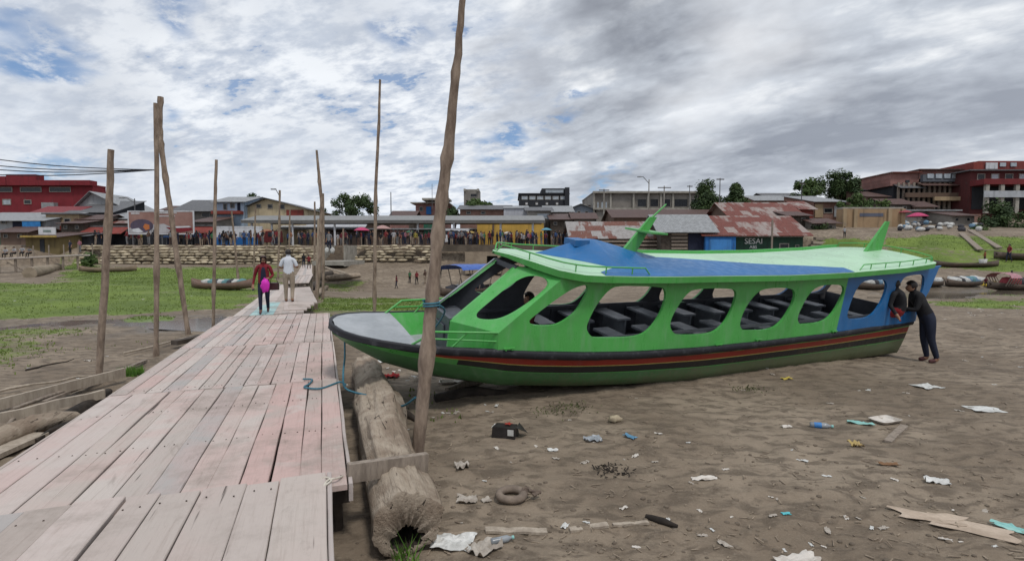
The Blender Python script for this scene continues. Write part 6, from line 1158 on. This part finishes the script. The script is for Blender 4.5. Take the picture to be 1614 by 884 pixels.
# --- billboard
Zb = 62; A = W(203, 334, Zb); B = W(305, 368, Zb); bb = thing('billboard', 'large brown billboard with red boat picture and oval emblem', 'billboard', ((A.x + B.x) / 2, Zb, 3.0)); w = B.x - A.x; hh = A.z - B.z; zc = (A.z + B.z) / 2 - 3.0
BBM = mat('poster_brown', (.24, .12, .1), (.33, .2, .17), .6, .35, lo=.3, hi=.7); MB().box((0, 0, zc), (w, .08, hh)).build('board', BBM, bb)
fb = MB()
for s in (-1, 1): fb.box((s * (w / 2 + .06), 0, zc), (.12, .14, hh + .24)); fb.box((0, 0, zc + s * (hh / 2 + .06)), (w, .14, .12))
fb.build('frame', WHT, bb)
for x in (-.46, 0, .46): MB().tube([(x * w, .1, -.2), (x * w, .1, zc - hh / 2)], .08, 8).build('leg', TIND, bb)
def poly(name, pts, m, off=.055): MB().add([(x * w / 2, -off, zc + y * hh / 2) for x, y in pts] + [(x * w / 2, -off + .01, zc + y * hh / 2) for x, y in pts], [tuple(range(len(pts))), tuple(range(len(pts), 2 * len(pts)))[::-1]]).build(name, m, bb)
poly('pale_foot', [(-.99, -.98), (.2, -.98), (.36, -.5), (.1, -.1), (-.3, -.2), (-.99, -.5)], PAINT('poster_pale', (.45, .44, .46)), .05); poly('boat_picture', [(.15, -.42), (.5, -.5), (.95, -.45), (.98, -.7), (.6, -.9), (.35, -.8)], REDW, .065); poly('boat_cabin', [(.32, -.36), (.9, -.3), (.95, -.44), (.5, -.49)], WHT, .07)
poly('emblem_disc', [(-.6 + .36 * math.cos(k * .314), -.3 + .62 * math.sin(k * .314)) for k in range(20)], PAINT('emblem_dark', (.1, .08, .12)), .06); poly('emblem_orange', [(-.5, -.1), (-.36, -.2), (-.36, -.6), (-.48, -.7), (-.56, -.4)], PAINT('emblem_orange', (.5, .17, .06)), .07); poly('emblem_pale', [(-.9, -.6), (-.7, -.5), (-.55, -.85), (-.7, -.95), (-.88, -.85)], WHT, .072)
for x0, x1, y, h_ in ((-.2, .5, .84, .16), (-.12, .45, .56, .13), (-.92, -.66, .78, .2)):
    lb = MB(); x = x0; pts = [(x0 * w / 2, h_ * .12), (x1 * w / 2, h_ * .12)]; top = []
    while x < x1: d = rnd.uniform(.02, .04); top += [(x * w / 2, h_), (min(x + d * .7, x1) * w / 2, h_), (min(x + d * .7, x1) * w / 2, h_ * .12), (min(x + d, x1) * w / 2, h_ * .12)]; x += d
    ring = [(x0 * w / 2, 0)] + [(x1 * w / 2, 0)] + top[::-1]
    lb.add([(a, -.07, zc + y * hh / 2 + b) for a, b in ring], [tuple(range(len(ring)))]); lb.build('lettering', WHT, bb)
# --- trees
LEAF = [mat('leaf_dark', (.028, .055, .016), (.05, .085, .022), .75, .6, attr='rnd'), mat('leaf_mid', (.045, .085, .02), (.075, .12, .03), .75, .6, attr='rnd'), mat('leaf_light', (.075, .125, .03), (.11, .16, .045), .75, .6, attr='rnd')]
BK = mat('bark', (.13, .1, .08), (.08, .06, .05), .9, 4, .01)
def tree(label, x0, x1, y0, yb, Z, lm, n=2600, seed=1, cone=False, leaf=.34, flat=1., group=None, name='tree'):
    rs = random.Random(seed); A = W(x0, y0, Z); B = W(x1, yb, Z); cx = (A.x + B.x) / 2; w = B.x - A.x; g = gz(cx, Z + 2) - .2; zt = A.z - g; zb = B.z - g; root = thing(name, label, 'tree', (cx, Z + 2, g), 0, group); cl = []; tr = MB()
    for k in range(14 + int(w * 2.4)):
        u = rs.random(); z = zb + (zt - zb) * (.1 + .82 * u); half = w / 2 * ((1 - u) * .95 + .05 if cone else math.sqrt(max(.05, 1 - (u * 1.25 - .35) ** 2)) * .93); a = rs.uniform(0, 6.28); q = rs.random() ** .5 if k > 7 else .25 * k / 7
        cl.append((Vector((math.cos(a) * half * q, math.sin(a) * half * q * .8, z)), (zt - zb) * rs.uniform(.15, .28) * (1 if not cone else 1.1 - .6 * u)))
    m = MB(); at = []
    for k in range(int(n * 1.5)):
        c, r = rs.choice(cl); d = Vector((rs.gauss(0, 1), rs.gauss(0, 1), rs.gauss(0, .8))).normalized(); p = c + d * r * rs.random() ** .33 * 1.1; nrm = (d + Vector((rs.gauss(0, .5), rs.gauss(0, .5), rs.gauss(0, .5) + .3))).normalized(); x = nrm.orthogonal().normalized(); x.rotate(Matrix.Rotation(rs.uniform(0, 6.28), 3, nrm)); y = nrm.cross(x); s = leaf * rs.uniform(.6, 1.3); br = .5 + .5 * mn.noise(c * 3.7)
        m.add([p - x * s * .5, p + y * s * .32, p + x * s * .6, p - y * s * .32], [(0, 1, 2, 3)]); at.append(max(0, min(1, br * .6 + rs.random() * .4)))
    tr.tube([(0, 0, 0), (.1, 0, zb * .6 + .1), (0, .05, (zb + zt) * .5)], [max(.12, w * .03), max(.1, w * .026), .06], 8)
    for c, r in cl[:9]: tr.tube([(0, 0, max(zb * .6, .3)), c * .55 + Vector((0, 0, zb * .25)), c], [max(.07, w * .014), .06, .03], 5)
    tr.build('trunk', BK, root); m.build('crown', lm, root, attrs={'rnd': at}); return root
tree('wide dark tree behind the market canopy beside the pole cluster', 508, 590, 305, 342, 98, LEAF[0], 4200, 3); tree('small tree at the left foot of the wide dark tree', 487, 512, 328, 345, 96, LEAF[0], 900, 4); tree('small rounded tree behind the light blue house', 376, 402, 304, 322, 100, LEAF[0], 1000, 5)
tree('broad-leaved tree spreading in front of the concrete tower', 722, 780, 314, 334, 92, LEAF[1], 1500, 6, False, .6); tree('green bush-like tree just left of the concrete tower', 702, 728, 324, 342, 90, LEAF[0], 1000, 7); tree('dark rounded tree, left of the pair beside the unfinished building', 1097, 1148, 286, 336, 78, LEAF[0], 4200, 8); tree('pointed dark tree, right of the pair beside the unfinished building', 1146, 1190, 283, 334, 77, LEAF[0], 3000, 9, True)
tree('big dark tree crowning the hill on the right', 1296, 1372, 270, 312, 86, LEAF[0], 5000, 10); tree('paler feathery tree left of the big hilltop tree', 1262, 1305, 282, 316, 84, LEAF[1], 2200, 11, False, .4); tree('low green bush above the ochre wall', 1334, 1396, 305, 330, 67, LEAF[1], 2600, 12, False, .25, name='bush'); tree('bushy green plant right of the bush above ochre wall', 1394, 1424, 314, 332, 68, LEAF[2], 700, 13, False, .25, name='bush')
tree('dark shrubby tree at the far right edge of the slope', 1572, 1640, 318, 372, 62, LEAF[0], 2600, 14, False, .3); tree('shrub on the right slope below the far terrace', 1545, 1590, 356, 384, 58, LEAF[1], 1400, 15, False, .22, name='shrub'); tree('low shrub beside the ochre wall foot', 1290, 1330, 352, 378, 60, LEAF[0], 900, 16, False, .25, name='shrub'); tree('bank shrub below the left walkway', 96, 132, 400, 424, 50, LEAF[1], 1000, 17, False, .22, name='shrub')
# --- utility poles and cables
def upole(label, x, y0, y1, Z, arms=(), lamp=None, r=.11):
    A = W(x, y0, Z); B = W(x, y1, Z); root = thing('utility_pole', label, 'pole', (A.x, A.y, B.z)); H = A.z - B.z; MB().tube([(0, 0, 0), (0, 0, H)], [r, r * .7], 8).build('post', CONC if r > .1 else TIND, root)
    for (yy, ln) in arms: z = W(x, yy, Z).z - B.z; MB().box((0, -.1, z), (ln, .12, .12)).build('crossarm', WDD, root)
    if lamp: dx, dz = lamp; MB().tube([(0, 0, H * .9), (dx * .6, 0, H * .9 + dz), (dx, 0, H * .9 + dz * 1.05)], .05, 6).build('lamp_arm', TIND, root); MB().box((dx, 0, H * .9 + dz * 1.0), (.6, .25, .14)).build('lamp_head', TIN, root)
upole('utility pole with crossarm at the left end of the unfinished building', 952, 298, 345, 82, [(300, 1.6)]); upole('tall lamp pole with curved arm before the unfinished building', 1023, 283, 345, 82, (), (-1.5, 1.)); upole('utility pole with wide crossarm right of the curved lamp pole', 1047, 293, 345, 80, [(296, 2.)]); upole('thin pole with small crossarm before the open bays', 1087, 292, 345, 80, [(294, .8)], None, .07)
upole('thin lamp pole between the two dark trees', 1135, 281, 345, 70, [(283, 1.)], None, .08); upole('lamp pole standing alone above the market canopy', 616, 303, 345, 74, (), None, .08); upole('lamp pole with angled head behind the yellow house', 440, 300, 385, 66, (), (-.7, .8), .08); upole('lamp pole with angled head right of the leftmost pole', 212, 313, 380, 66, (), (-1.6, .6), .08); upole('pole with small crossarm left of the paler feathery tree', 1264, 288, 335, 74, [(290, .9)], None, .07); upole('thin mast on the hill before the small flat-roofed house', 681, 290, 330, 92, (), None, .05)
pa = W(245, 268, 13.2)
for i, (y, lab) in enumerate(((223, 'highest of the four cables strung to the crossed poles'), (238, 'second highest cable strung to the crossed poles'), (246, 'third cable down strung to the crossed poles'), (257, 'lowest of the four cables strung to the crossed poles'))):
    B = W(-260, y - 26 + i * 5, 12.5); P = [pa.lerp(B, k / 12) - Vector((0, 0, .28 * math.sin(math.pi * k / 12))) for k in range(13)]; tag(shift(MB().tube(P, .012, 5), pa).build('cable', DARKB, None, pa), lab, 'cable', 'cables at the left')
# --- umbrellas, vehicles, walkway, far boats
def umbrella(label, x, y, wpx, Z, m, tilt=0.):
    p = W(x, y, Z); g = gz(p.x, Z); root = thing('market_umbrella', label, 'umbrella', (p.x, Z, g), 0, 'market umbrellas'); H = p.z - g; r = wpx * Z / F / 2; P = []
    for j in range(6):
        u = j / 5; P.append([(r * u * math.cos(k * math.pi / 8) * (1 - .06 * (k % 2) * u), r * u * math.sin(k * math.pi / 8) * (1 - .06 * (k % 2) * u), H - r * .42 * u ** 1.7) for k in range(16)])
    MB().grid(P, 0, False, None, True).build('canopy', m, root); MB().tube([(0, 0, 0), (0, 0, H)], .03, 6).build('pole', TIN, root)
PINK = cloth('umbrella_pink', (.5, .06, .16)); umbrella('bright pink market umbrella under the long canopy', 570, 358, 26, 62, PINK); umbrella('pale pink and cream market umbrella right of the bright pink one', 603, 355, 28, 62.5, cloth('umbrella_cream', (.45, .28, .26))); umbrella('pale blue umbrella at the right end of the crowd', 861, 359, 18, 64, cloth('umbrella_blue', (.12, .32, .42))); umbrella('brown and orange umbrella by the white and blue wall', 421, 361, 24, 63, cloth('umbrella_brown', (.3, .14, .08)))
umbrella('small white sunshade above the crowd before the yellow building', 800, 365, 17, 63, cloth('sunshade_white', (.5, .47, .42))); umbrella('faded yellow sunshade left of the yellow building', 742, 364, 16, 65, cloth('sunshade_yellow', (.42, .3, .1))); umbrella('dark green sunshade between the posts left of the tallest pole', 646, 363, 17, 64, cloth('sunshade_green', (.05, .14, .08))); umbrella('red sunshade at the right end of the crowd by the rusty shed', 902, 366, 16, 64, cloth('sunshade_red', (.3, .05, .05))); umbrella('blue sunshade below the billboard', 262, 371, 18, 63, cloth('sunshade_blue', (.06, .13, .3)))
umbrella('pinkish red umbrella on the right slope stalls', 1446, 335, 30, 62, PINK); umbrella('dull red umbrella behind the pinkish one on the right slope', 1426, 331, 20, 64, cloth('umbrella_dull', (.3, .06, .08)))
A = W(698, 352, 66); van = thing('van', 'white van parked behind the crowd near the tallest pole', 'van', (A.x + 1.1, 66, 3.05)); 
vb = MB(); prof = [(-2.2, .5), (-2.2, 1.2), (-1.5, 1.35), (-.9, 2.1), (2.2, 2.15), (2.3, .5)]; vb.add([(x, s * .9, z) for s in (-1, 1) for x, z in prof], [tuple(range(6)), tuple(range(11, 5, -1))] + [(k, k + 6, (k + 1) % 6 + 6, (k + 1) % 6) for k in range(6)]); vb.build('body', WHT, van)
for x in (-.55, .5, 1.5): MB().box((x, -.91, 1.65), (.8, .02, .5)).build('window', PANE, van)
for x in (-1.4, 1.4): MB().tube([(x, -.95, .36), (x, -.7, .36)], .36, 14).build('wheel', BLACK, van)
A = W(428, 372, 62.5); mt = thing('mototaxi', 'red three-wheeled taxi below the brown umbrella', 'mototaxi', (A.x, 62.3, 3.05)); MB().add([(x, s * .6, z) for s in (-1, 1) for x, z in ((-1.2, .4), (-1.1, .9), (-.6, 1.0), (-.3, 1.7), (1.1, 1.75), (1.2, .4))], [tuple(range(6)), tuple(range(11, 5, -1))] + [(k, k + 6, (k + 1) % 6 + 6, (k + 1) % 6) for k in range(6)]).build('body', cloth('taxi_red', (.12, .015, .018)), mt)
MB().box((.4, -.61, 1.3), (.9, .02, .5)).build('window', PANE, mt)
for x in (-.9, .8): MB().tube([(x, -.65, .28), (x, -.5, .28)], .28, 12).build('wheel', BLACK, mt)
# raised walkway at the far left
A = W(-120, 412, 40); B = W(122, 401, 47); c = (A + B) / 2; wk = thing('raised_walkway', 'raised plank walkway on stilts along the left bank', 'walkway', (c.x, c.y, 0)); m = MB(); at = []; pk = []
for k in range(4): plank(m, at, pk, Vector((A.x - c.x, A.y - c.y + k * .45, A.z)), Vector((B.x - c.x, B.y - c.y + k * .45, B.z)), .43, .12, rnd.random(), 0)
m.build('deck', PLK, wk, attrs={'rnd': at, 'pink': pk})
for k in range(10):
    p = A.lerp(B, k / 9); MB().tube([(p.x - c.x, p.y - c.y, gz(p.x, p.y) - .2), (p.x - c.x, p.y - c.y, p.z - .1)], .09, 7).build('stilt', WD, wk)
    if k > 3: MB().tube([(p.x - c.x, p.y - c.y + 1.7, p.z), (p.x - c.x, p.y - c.y + 1.7, p.z + 1.0)], .05, 6).build('rail_post', WD, wk)
p, q = A.lerp(B, .5), A.lerp(B, .62); MB().bar((p.x - c.x, p.y - c.y, p.z - .4), (q.x - c.x, q.y - c.y, gz(q.x, q.y)), .1, .1).build('brace', WD, wk)
for (a, b, r, lab) in (((47, 437), (92, 425), .42, 'thick pale log lying on grass under the left walkway'),):
    P0 = gp(*a) + Vector((0, 0, r * .7)); P1 = gp(*b) + Vector((0, 0, r * .5)); tag(shift(knobbly([P0, P1], [r, r * .8], 14, 16, .12, 90), P0).build('log', mat('driftwood', (.33, .27, .2), (.22, .18, .13), .9, 1.5, .01), None, P0), lab, 'log')
def canoe(label, a, b, beam_, m, load=(), name='canoe', hgt=.34, tarp=None, rim=None):
    P0 = gp(*a); P1 = gp(*b); c = (P0 + P1) / 2; Ln = (P1 - P0).length; root = thing(name, label, 'canoe', (c.x, c.y, gz(c.x, c.y)), math.atan2(P1.y - P0.y, P1.x - P0.x)); rows = []
    for i in range(17):
        u = i / 16 * 2 - 1; wv = beam_ / 2 * max(.03, (1 - abs(u) ** 3.2)); sh = hgt + .25 * abs(u) ** 3; rows.append([(u * Ln / 2, y * wv, z) for y, z in ((-1, sh), (-.85, sh * .3), (-.4, .0 + .15 * abs(u) ** 4), (.4, .0 + .15 * abs(u) ** 4), (.85, sh * .3), (1, sh), (.9, sh), (.7, sh * .35), (0, .1), (-.7, sh * .35), (-.9, sh))])
    MB().grid(rows, 0, True, lambda i, k: 1 if k in (5, 10) else 0, True).build('hull', [m, rim or m], root); M = Matrix.Rotation(root.rotation_euler.z, 3, 'Z')
    for (u, s, mm, nm, lb) in load:
        o = bag(MB(), (0, 0, 0), s, u * 7 + 1, 0, 9, 6).build(nm, mm, None, root.location + M @ Vector((u * Ln / 2, 0, hgt * .6 + s[2] * .6))); tag(o, lb, 'cargo', 'goods loaded in beached boats')
    if tarp:
        tm, t0, t1, th = tarp; rr = []
        for i in range(9): u = t0 + (t1 - t0) * i / 8; rr.append([(u * Ln / 2, beam_ * .75 * math.cos(q), th + .35 * math.sin(q) + .05 * mn.noise((i, q, 1))) for q in np.linspace(0, math.pi, 7)])
        MB().grid(rr, 0, True).build('tarp_roof', tm, root)
        for i in range(0, 9, 2):
            u = t0 + (t1 - t0) * i / 8
            for s in (-1, 1): MB().tube([(u * Ln / 2, s * beam_ * .45, .3), (u * Ln / 2, s * beam_ * .7, th)], .035, 5).build('post', WD, root)
    return root
CAN = mat('canoe_wood', (.1, .07, .052), (.06, .045, .035), .7, 2); CANP = mat('canoe_pale', (.24, .18, .125), (.16, .12, .085), .8, 2); BTP = mat('blue_tarp_cloth', (.05, .13, .45), (.04, .1, .36), .5, 3, .01); CL = [cloth('load_white', (.55, .55, .53)), cloth('load_teal', (.12, .26, .28)), cloth('load_dark', (.05, .05, .06)), cloth('load_red', (.3, .05, .06)), cloth('load_blue', (.14, .24, .34))]
canoe('wooden boat on the left grass, loaded with teal and white bags', (302, 452), (398, 459), 1.1, mat('boat_brown', (.2, .12, .09), (.14, .09, .07), .7, 2), [(-.45 + .16 * k, (.34, .3, .22), CL[(0, 1, 2)[k % 3]], 'sack', ('white', 'teal', 'dark')[k % 3] + ' sack in the wooden boat on the left grass') for k in range(8)], 'wooden_boat', .36, None, WDL)
canoe('empty pale dugout canoe before the left sandbag wall', (124, 429), (216, 427), .9, CANP, (), 'canoe', .35)
canoe('canoe with bright blue tarpaulin roof, seen through the windscreen', (690, 468), (775, 462), 1.6, CAN, [(-.5 + .2 * k, (.5, .4, .32), CL[(2, 0, 2, 3, 2)[k % 5]], 'sack', ('dark', 'white', 'dark', 'red', 'dark')[k % 5] + ' sack piled in the blue-roofed canoe') for k in range(6)], 'covered_canoe', .4, (BTP, -.6, .95, 1.7))
canoe('loaded canoe beached at the river, middle of the right row', (1490, 452), (1548, 452), 1.2, CAN, [(-.6 + .2 * k, (.5, .4, .3), CL[(0, 2, 0, 4, 1, 4)[k % 6]], 'sack', ('white', 'dark', 'white', 'blue', 'teal', 'blue')[k % 6] + ' bundle in the middle loaded canoe') for k in range(7)])
canoe('small dark canoe nearest the boat stern at the river', (1452, 451), (1487, 452), 1.0, CAN, [(.5, (.3, .3, .25), CL[0], 'sack', 'white bundle in the small dark canoe')])
canoe('long canoe with pink tarpaulin hood at the far right', (1556, 453), (1690, 455), 1.3, CAN, [(-.55 + .16 * k, (.5, .45, .4), CL[(3, 3, 2, 4)[k % 4]], 'sack', ('red', 'red', 'dark', 'blue')[k % 4] + ' bundle in the pink-hooded canoe') for k in range(5)], 'covered_canoe', .4, (cloth('pink_tarp', (.42, .22, .25)), -.75, -.5, .85))
canoe('dark empty canoe resting on the upper right bank', (1472, 421), (1574, 419), 1.2, CAN, ()); canoe('dark canoe with pale rim at the far right of the bank', (1566, 409), (1700, 409), 1.2, CAN, (), 'canoe', .5, None, TIN)
canoe('dark loaded canoe seen through the aft windows', (1350, 456), (1402, 453), 1.2, CAN, [(-.4 + .25 * k, (.5, .4, .3), CL[(0, 2, 4)[k % 3]], 'sack', ('white', 'dark', 'blue')[k % 3] + ' bundle in the canoe behind the aft windows') for k in range(4)])
A = gp(1562, 453); A.z += .12; tag(bag(MB(), (0, 0, 0), (.75, .45, .3), 5).build('sack', mat('yellow_sack', (.5, .36, .04), (.4, .28, .04), .7, 2), None, A), 'yellow sack lying at the water edge on the right', 'sack')
# goods on the right slope
for i in range(44):
    x = rnd.uniform(1416, 1545); y = rnd.uniform(352, 366); p = gp(x, y); c = rnd.choice([0, 0, 0, 2, 4, 2]); o = bag(MB(), (0, 0, .25), (rnd.uniform(.22, .45), .3, rnd.uniform(.15, .32)), i, 0, 9, 6).build('goods_bundle', CL[c], None, (p.x, p.y, gz(p.x, p.y))); tag(o, ('white', 'teal', 'dark', 'red', 'blue')[c] + ' bundle of market goods on top of the right slope', 'goods', 'goods heaped on the right slope')
for i, (a, b) in enumerate((((1515, 372), (1545, 398)), ((1528, 366), (1575, 395)))):
    p, q = gp(*a), gp(*b); tag(shift(MB().bar(p + Vector((0, 0, .25)), q + Vector((0, 0, .25)), .45, .12), p).build('gangplank', WD, None, p), ('left' if i == 0 else 'right') + ' one of two grey gangplanks down the right slope', 'gangplank')
p, q = gp(1395, 397), gp(1620, 402); rope('long pale rope stretched across the right green slope', [p + Vector((0, 0, .5)), (p + q) / 2 + Vector((0, 0, .35)), q + Vector((0, 0, .5))], .03, WDL)

# ------------------------------------------------------------ people far away
SHC = dict(white=(.4, .4, .42), black=(.015, .015, .018), navy=(.02, .025, .05), red=(.2, .022, .027), maroon=(.13, .02, .03), grey=(.2, .2, .21), blue=(.04, .08, .2), pink=(.32, .13, .17), yellow=(.3, .25, .05), green=(.05, .16, .07), orange=(.28, .1, .04), brown=(.1, .06, .045))
CLM = {k: cloth('far_' + k, v) for k, v in SHC.items()}; TR = dict(dark=CLM['black'], navy=CLM['navy'], khaki=KHAKI, grey=CLM['grey'], brown=CLM['brown'])
POSES = [dict(), dict(elR=(.25, .02, 1.12), wrR=(.1, .22, 1.1), haR=(.02, .25, 1.1), elL=(-.25, .02, 1.12), wrL=(-.1, .22, 1.08), haL=(-.02, .26, 1.08)), dict(knR=(.1, .12, .5), anR=(.1, .14, .09), toR=(.1, .3, .03), knL=(-.1, -.02, .48), anL=(-.1, -.22, .12), toL=(-.1, -.1, .03), wrR=(.24, -.1, .9), haR=(.24, -.14, .82), wrL=(-.24, .18, .92), haL=(-.24, .24, .86)),
    dict(elR=(.26, -.04, 1.12), wrR=(.24, .02, .88), haR=(.24, .02, .8), elL=(-.28, .02, 1.14), wrL=(-.2, .15, 1.3), haL=(-.14, .18, 1.38)), dict(pel=(.02, 0, .93), knR=(.12, .05, .5), elR=(.23, -.08, 1.14), wrR=(.12, .05, .98), haR=(.08, .08, .96)), 
    dict(hiR=(.09, .04, .5), hiL=(-.09, .04, .5), pel=(0, 0, .52), spi=(0, 0, .68), che=(0, .05, .88), nkb=(0, .08, 1.0), nek=(0, .09, 1.05), hea=(0, .12, 1.12), crn=(0, .12, 1.21), shR=(.165, .06, .96), shL=(-.165, .06, .96), elR=(.22, .1, .72), wrR=(.15, .3, .62), haR=(.1, .36, .6), elL=(-.22, .1, .72), wrL=(-.15, .3, .62), haL=(-.1, .36, .6), knR=(.12, .42, .52), knL=(-.12, .42, .52), anR=(.12, .42, .1), anL=(-.12, .42, .1), toR=(.13, .56, .05), toL=(-.13, .56, .05))]
PROT = []
for i, P in enumerate(POSES):
    me, J = human_mesh(P, 1, (.42, 1, .42, .42, 1, .42)[i], False, (1.08, 1.1, 1.05, 1.12, 1.15, 1.1)[i]); me.name = 'person'
    for m_ in (SKIN, WHITE, NAVY, BLACK): me.materials.append(m_)
    hm = hairmesh(J, HAIR, None, .14 if i in (3, 4) else 0.).data; bpy.data.objects.remove(bpy.data.objects[-1] if False else [o for o in bpy.data.objects if o.data == hm][0]); PROT.append((me, hm))
def far_person(label, loc, rz, v, top, tro, h, grp=None):
    me, hm = PROT[v]; o = bpy.data.objects.new('person', me); COL.objects.link(o); o.location = loc; o.rotation_euler.z = rz; o.scale = (h / 1.7,) * 3
    for k, m_ in ((1, top), (2, tro)): o.material_slots[k].link = 'OBJECT'; o.material_slots[k].material = m_
    hr = bpy.data.objects.new('hair', hm); COL.objects.link(hr); hr.parent = o; return tag(o, label, 'person', grp)
crowd = []; rs = random.Random(21); taken = []
def where(x):
    for a, t_ in ((200, 'left of the billboard'), (305, 'below the billboard'), (345, 'right of the billboard'), (412, 'by the white and blue wall'), (500, 'left of the stairs'), (545, 'at the stair head'), (585, 'beside the bright pink umbrella'), (640, 'beside the pale umbrella'), (690, 'left of the tallest pole'), (725, 'by the white van'), (790, 'before the yellow building left half'), (860, 'before the yellow building right half'), (930, 'near the pale blue umbrella')):
        if x < a: return t_
    return 'beside the long rusty shed'
spots = []
for (x0, x1, n) in ((150, 345, 46), (345, 500, 42), (505, 560, 14), (560, 690, 52), (690, 860, 82), (860, 1010, 56)):
    cl_ = [x0 + (x1 - x0) * (k + rs.random()) / (n // 5 + 1) for k in range(n // 5 + 1)]
    for k in range(n): spots.append((min(x1, max(x0, rs.gauss(rs.choice(cl_), 7) if k % 2 else rs.uniform(x0, x1))), YW + 1.5 + 6.5 * rs.random() ** 1.3))
for x, Y in spots:
    top = rs.choices(list(SHC), [6, 14, 11, 7, 8, 7, 6, 3, 1, 2, 1, 6])[0]; tro = rs.choices(list(TR), [7, 6, 3, 3, 3])[0]; crowd.append([x, Y, top, tro, where(x)])
from collections import defaultdict
grpd = defaultdict(list)
for c in crowd: grpd[(c[2], c[3], c[4])].append(c)
ORD = ['leftmost', 'second', 'third', 'fourth', 'fifth', 'sixth', 'seventh', 'eighth']
for k, l in grpd.items():
    l.sort(key=lambda c: c[0])
    for i, (x, Y, top, tro, w_) in enumerate(l):
        p = W(x, 375, Y); pre = '' if len(l) == 1 else ('leftmost ' if i == 0 else ORD[min(i, 7)] + '-from-left ')
        far_person(f'{pre}person in {top} top and {tro} trousers {w_}', (p.x, Y, gz(p.x, Y)), rs.uniform(0, 6.28), rs.choice([0, 1, 2, 3, 4]), CLM[top], TR[tro], rs.uniform(1.42, 1.76), 'people crowding the embankment market')
def fp(label, x, y, hpx, v, top, tro, rz=0., Y=None, grp=None):
    p = gp(x, y) if Y is None else W(x, y, Y); h = hpx * p.y / F; return far_person(label, p if Y else (p.x, p.y, gz(p.x, p.y)), rz, v, CLM[top], TR[tro], h * (1.7 / 1.68) if v != 5 else h * 1.35, grp)
fp('child in dark red shirt walking alone on the mud bank', 625, 454, 21, 2, 'maroon', 'navy', 1.5); fp('child in green shirt standing between two others on the mud bank', 646, 446, 19, 0, 'green', 'dark', 2.8); fp('child in bright red shirt on the mud bank', 657, 448, 21, 2, 'red', 'dark', 3.); fp('child in brown shirt bending right of the bright red shirt', 670, 447, 22, 1, 'brown', 'khaki', 1.); fp('person in dark shirt standing behind the blue-roofed canoe', 694, 439, 17, 1, 'black', 'dark', 3.1)
fp('person in white and blue on the stairs carrying white bags', 519, 398, 33, 0, 'grey', 'navy', 3.1, 52.5); A = W(515, 395, 52.2); B = W(524, 395, 52.2)
for q, lb in ((A, 'left'), (B, 'right')): tag(bag(MB(), (0, 0, 0), (.22, .18, .3), q.x).build('white_bag', CL[0], None, q + Vector((0, 0, .0))), lb + ' white bag held by the person on the stairs', 'bag')
fp('person in red walking on the far boardwalk ramp', 487, 424, 22, 2, 'red', 'dark', 0., 36.5); fp('person in black walking on the far boardwalk ramp', 479, 422, 22, 2, 'black', 'navy', .3, 37.5)
fp('person in yellow-green top at the wall edge above the sandbags', 655, 387, 22, 4, 'yellow', 'brown', 3., YW + .8)
for i, (x, y, c) in enumerate(((24, 407, 'white'), (48, 407, 'grey'), (10, 408, 'white'), (36, 406, 'white'))): fp(('first', 'second', 'third', 'fourth')[i] + f' person in {c} seated on the left raised walkway', x, y - 1, 17, 5, c, 'dark', 3. + .2 * i, 42.0)
fp('person in blue standing at the right end of the left walkway', 111, 401, 22, 0, 'navy', 'dark', 2.9, 47.4); fp('person in pale clothes at the bank left of the sandbags', 126, 399, 21, 1, 'pink', 'grey', 3.1, 49)
fp('bare-backed person bending with a white pail on the right bank', 1552, 415, 20, 1, 'orange', 'brown', 1.2); fp('person in red walking along the right bank', 1590, 413, 28, 2, 'red', 'navy', 1.6); fp('person in black working in the pink-hooded canoe', 1594, 449, 22, 1, 'black', 'navy', -1.4)
fp('person in red sitting by the pink-hooded canoe', 1553, 452, 15, 5, 'maroon', 'dark', 2.6); fp('person in white at the foot of the ochre wall', 1331, 374, 17, 0, 'white', 'dark', 3.)
A = gp(1549, 420); A.z = gz(A.x, A.y) + .2; tag(MB().lathe([(0, 0), (.22, 0), (.28, .45), (.3, .45), (.24, .02)], 12).build('pail', CL[0], None, A), 'white pail by the bending person on the right bank', 'pail')
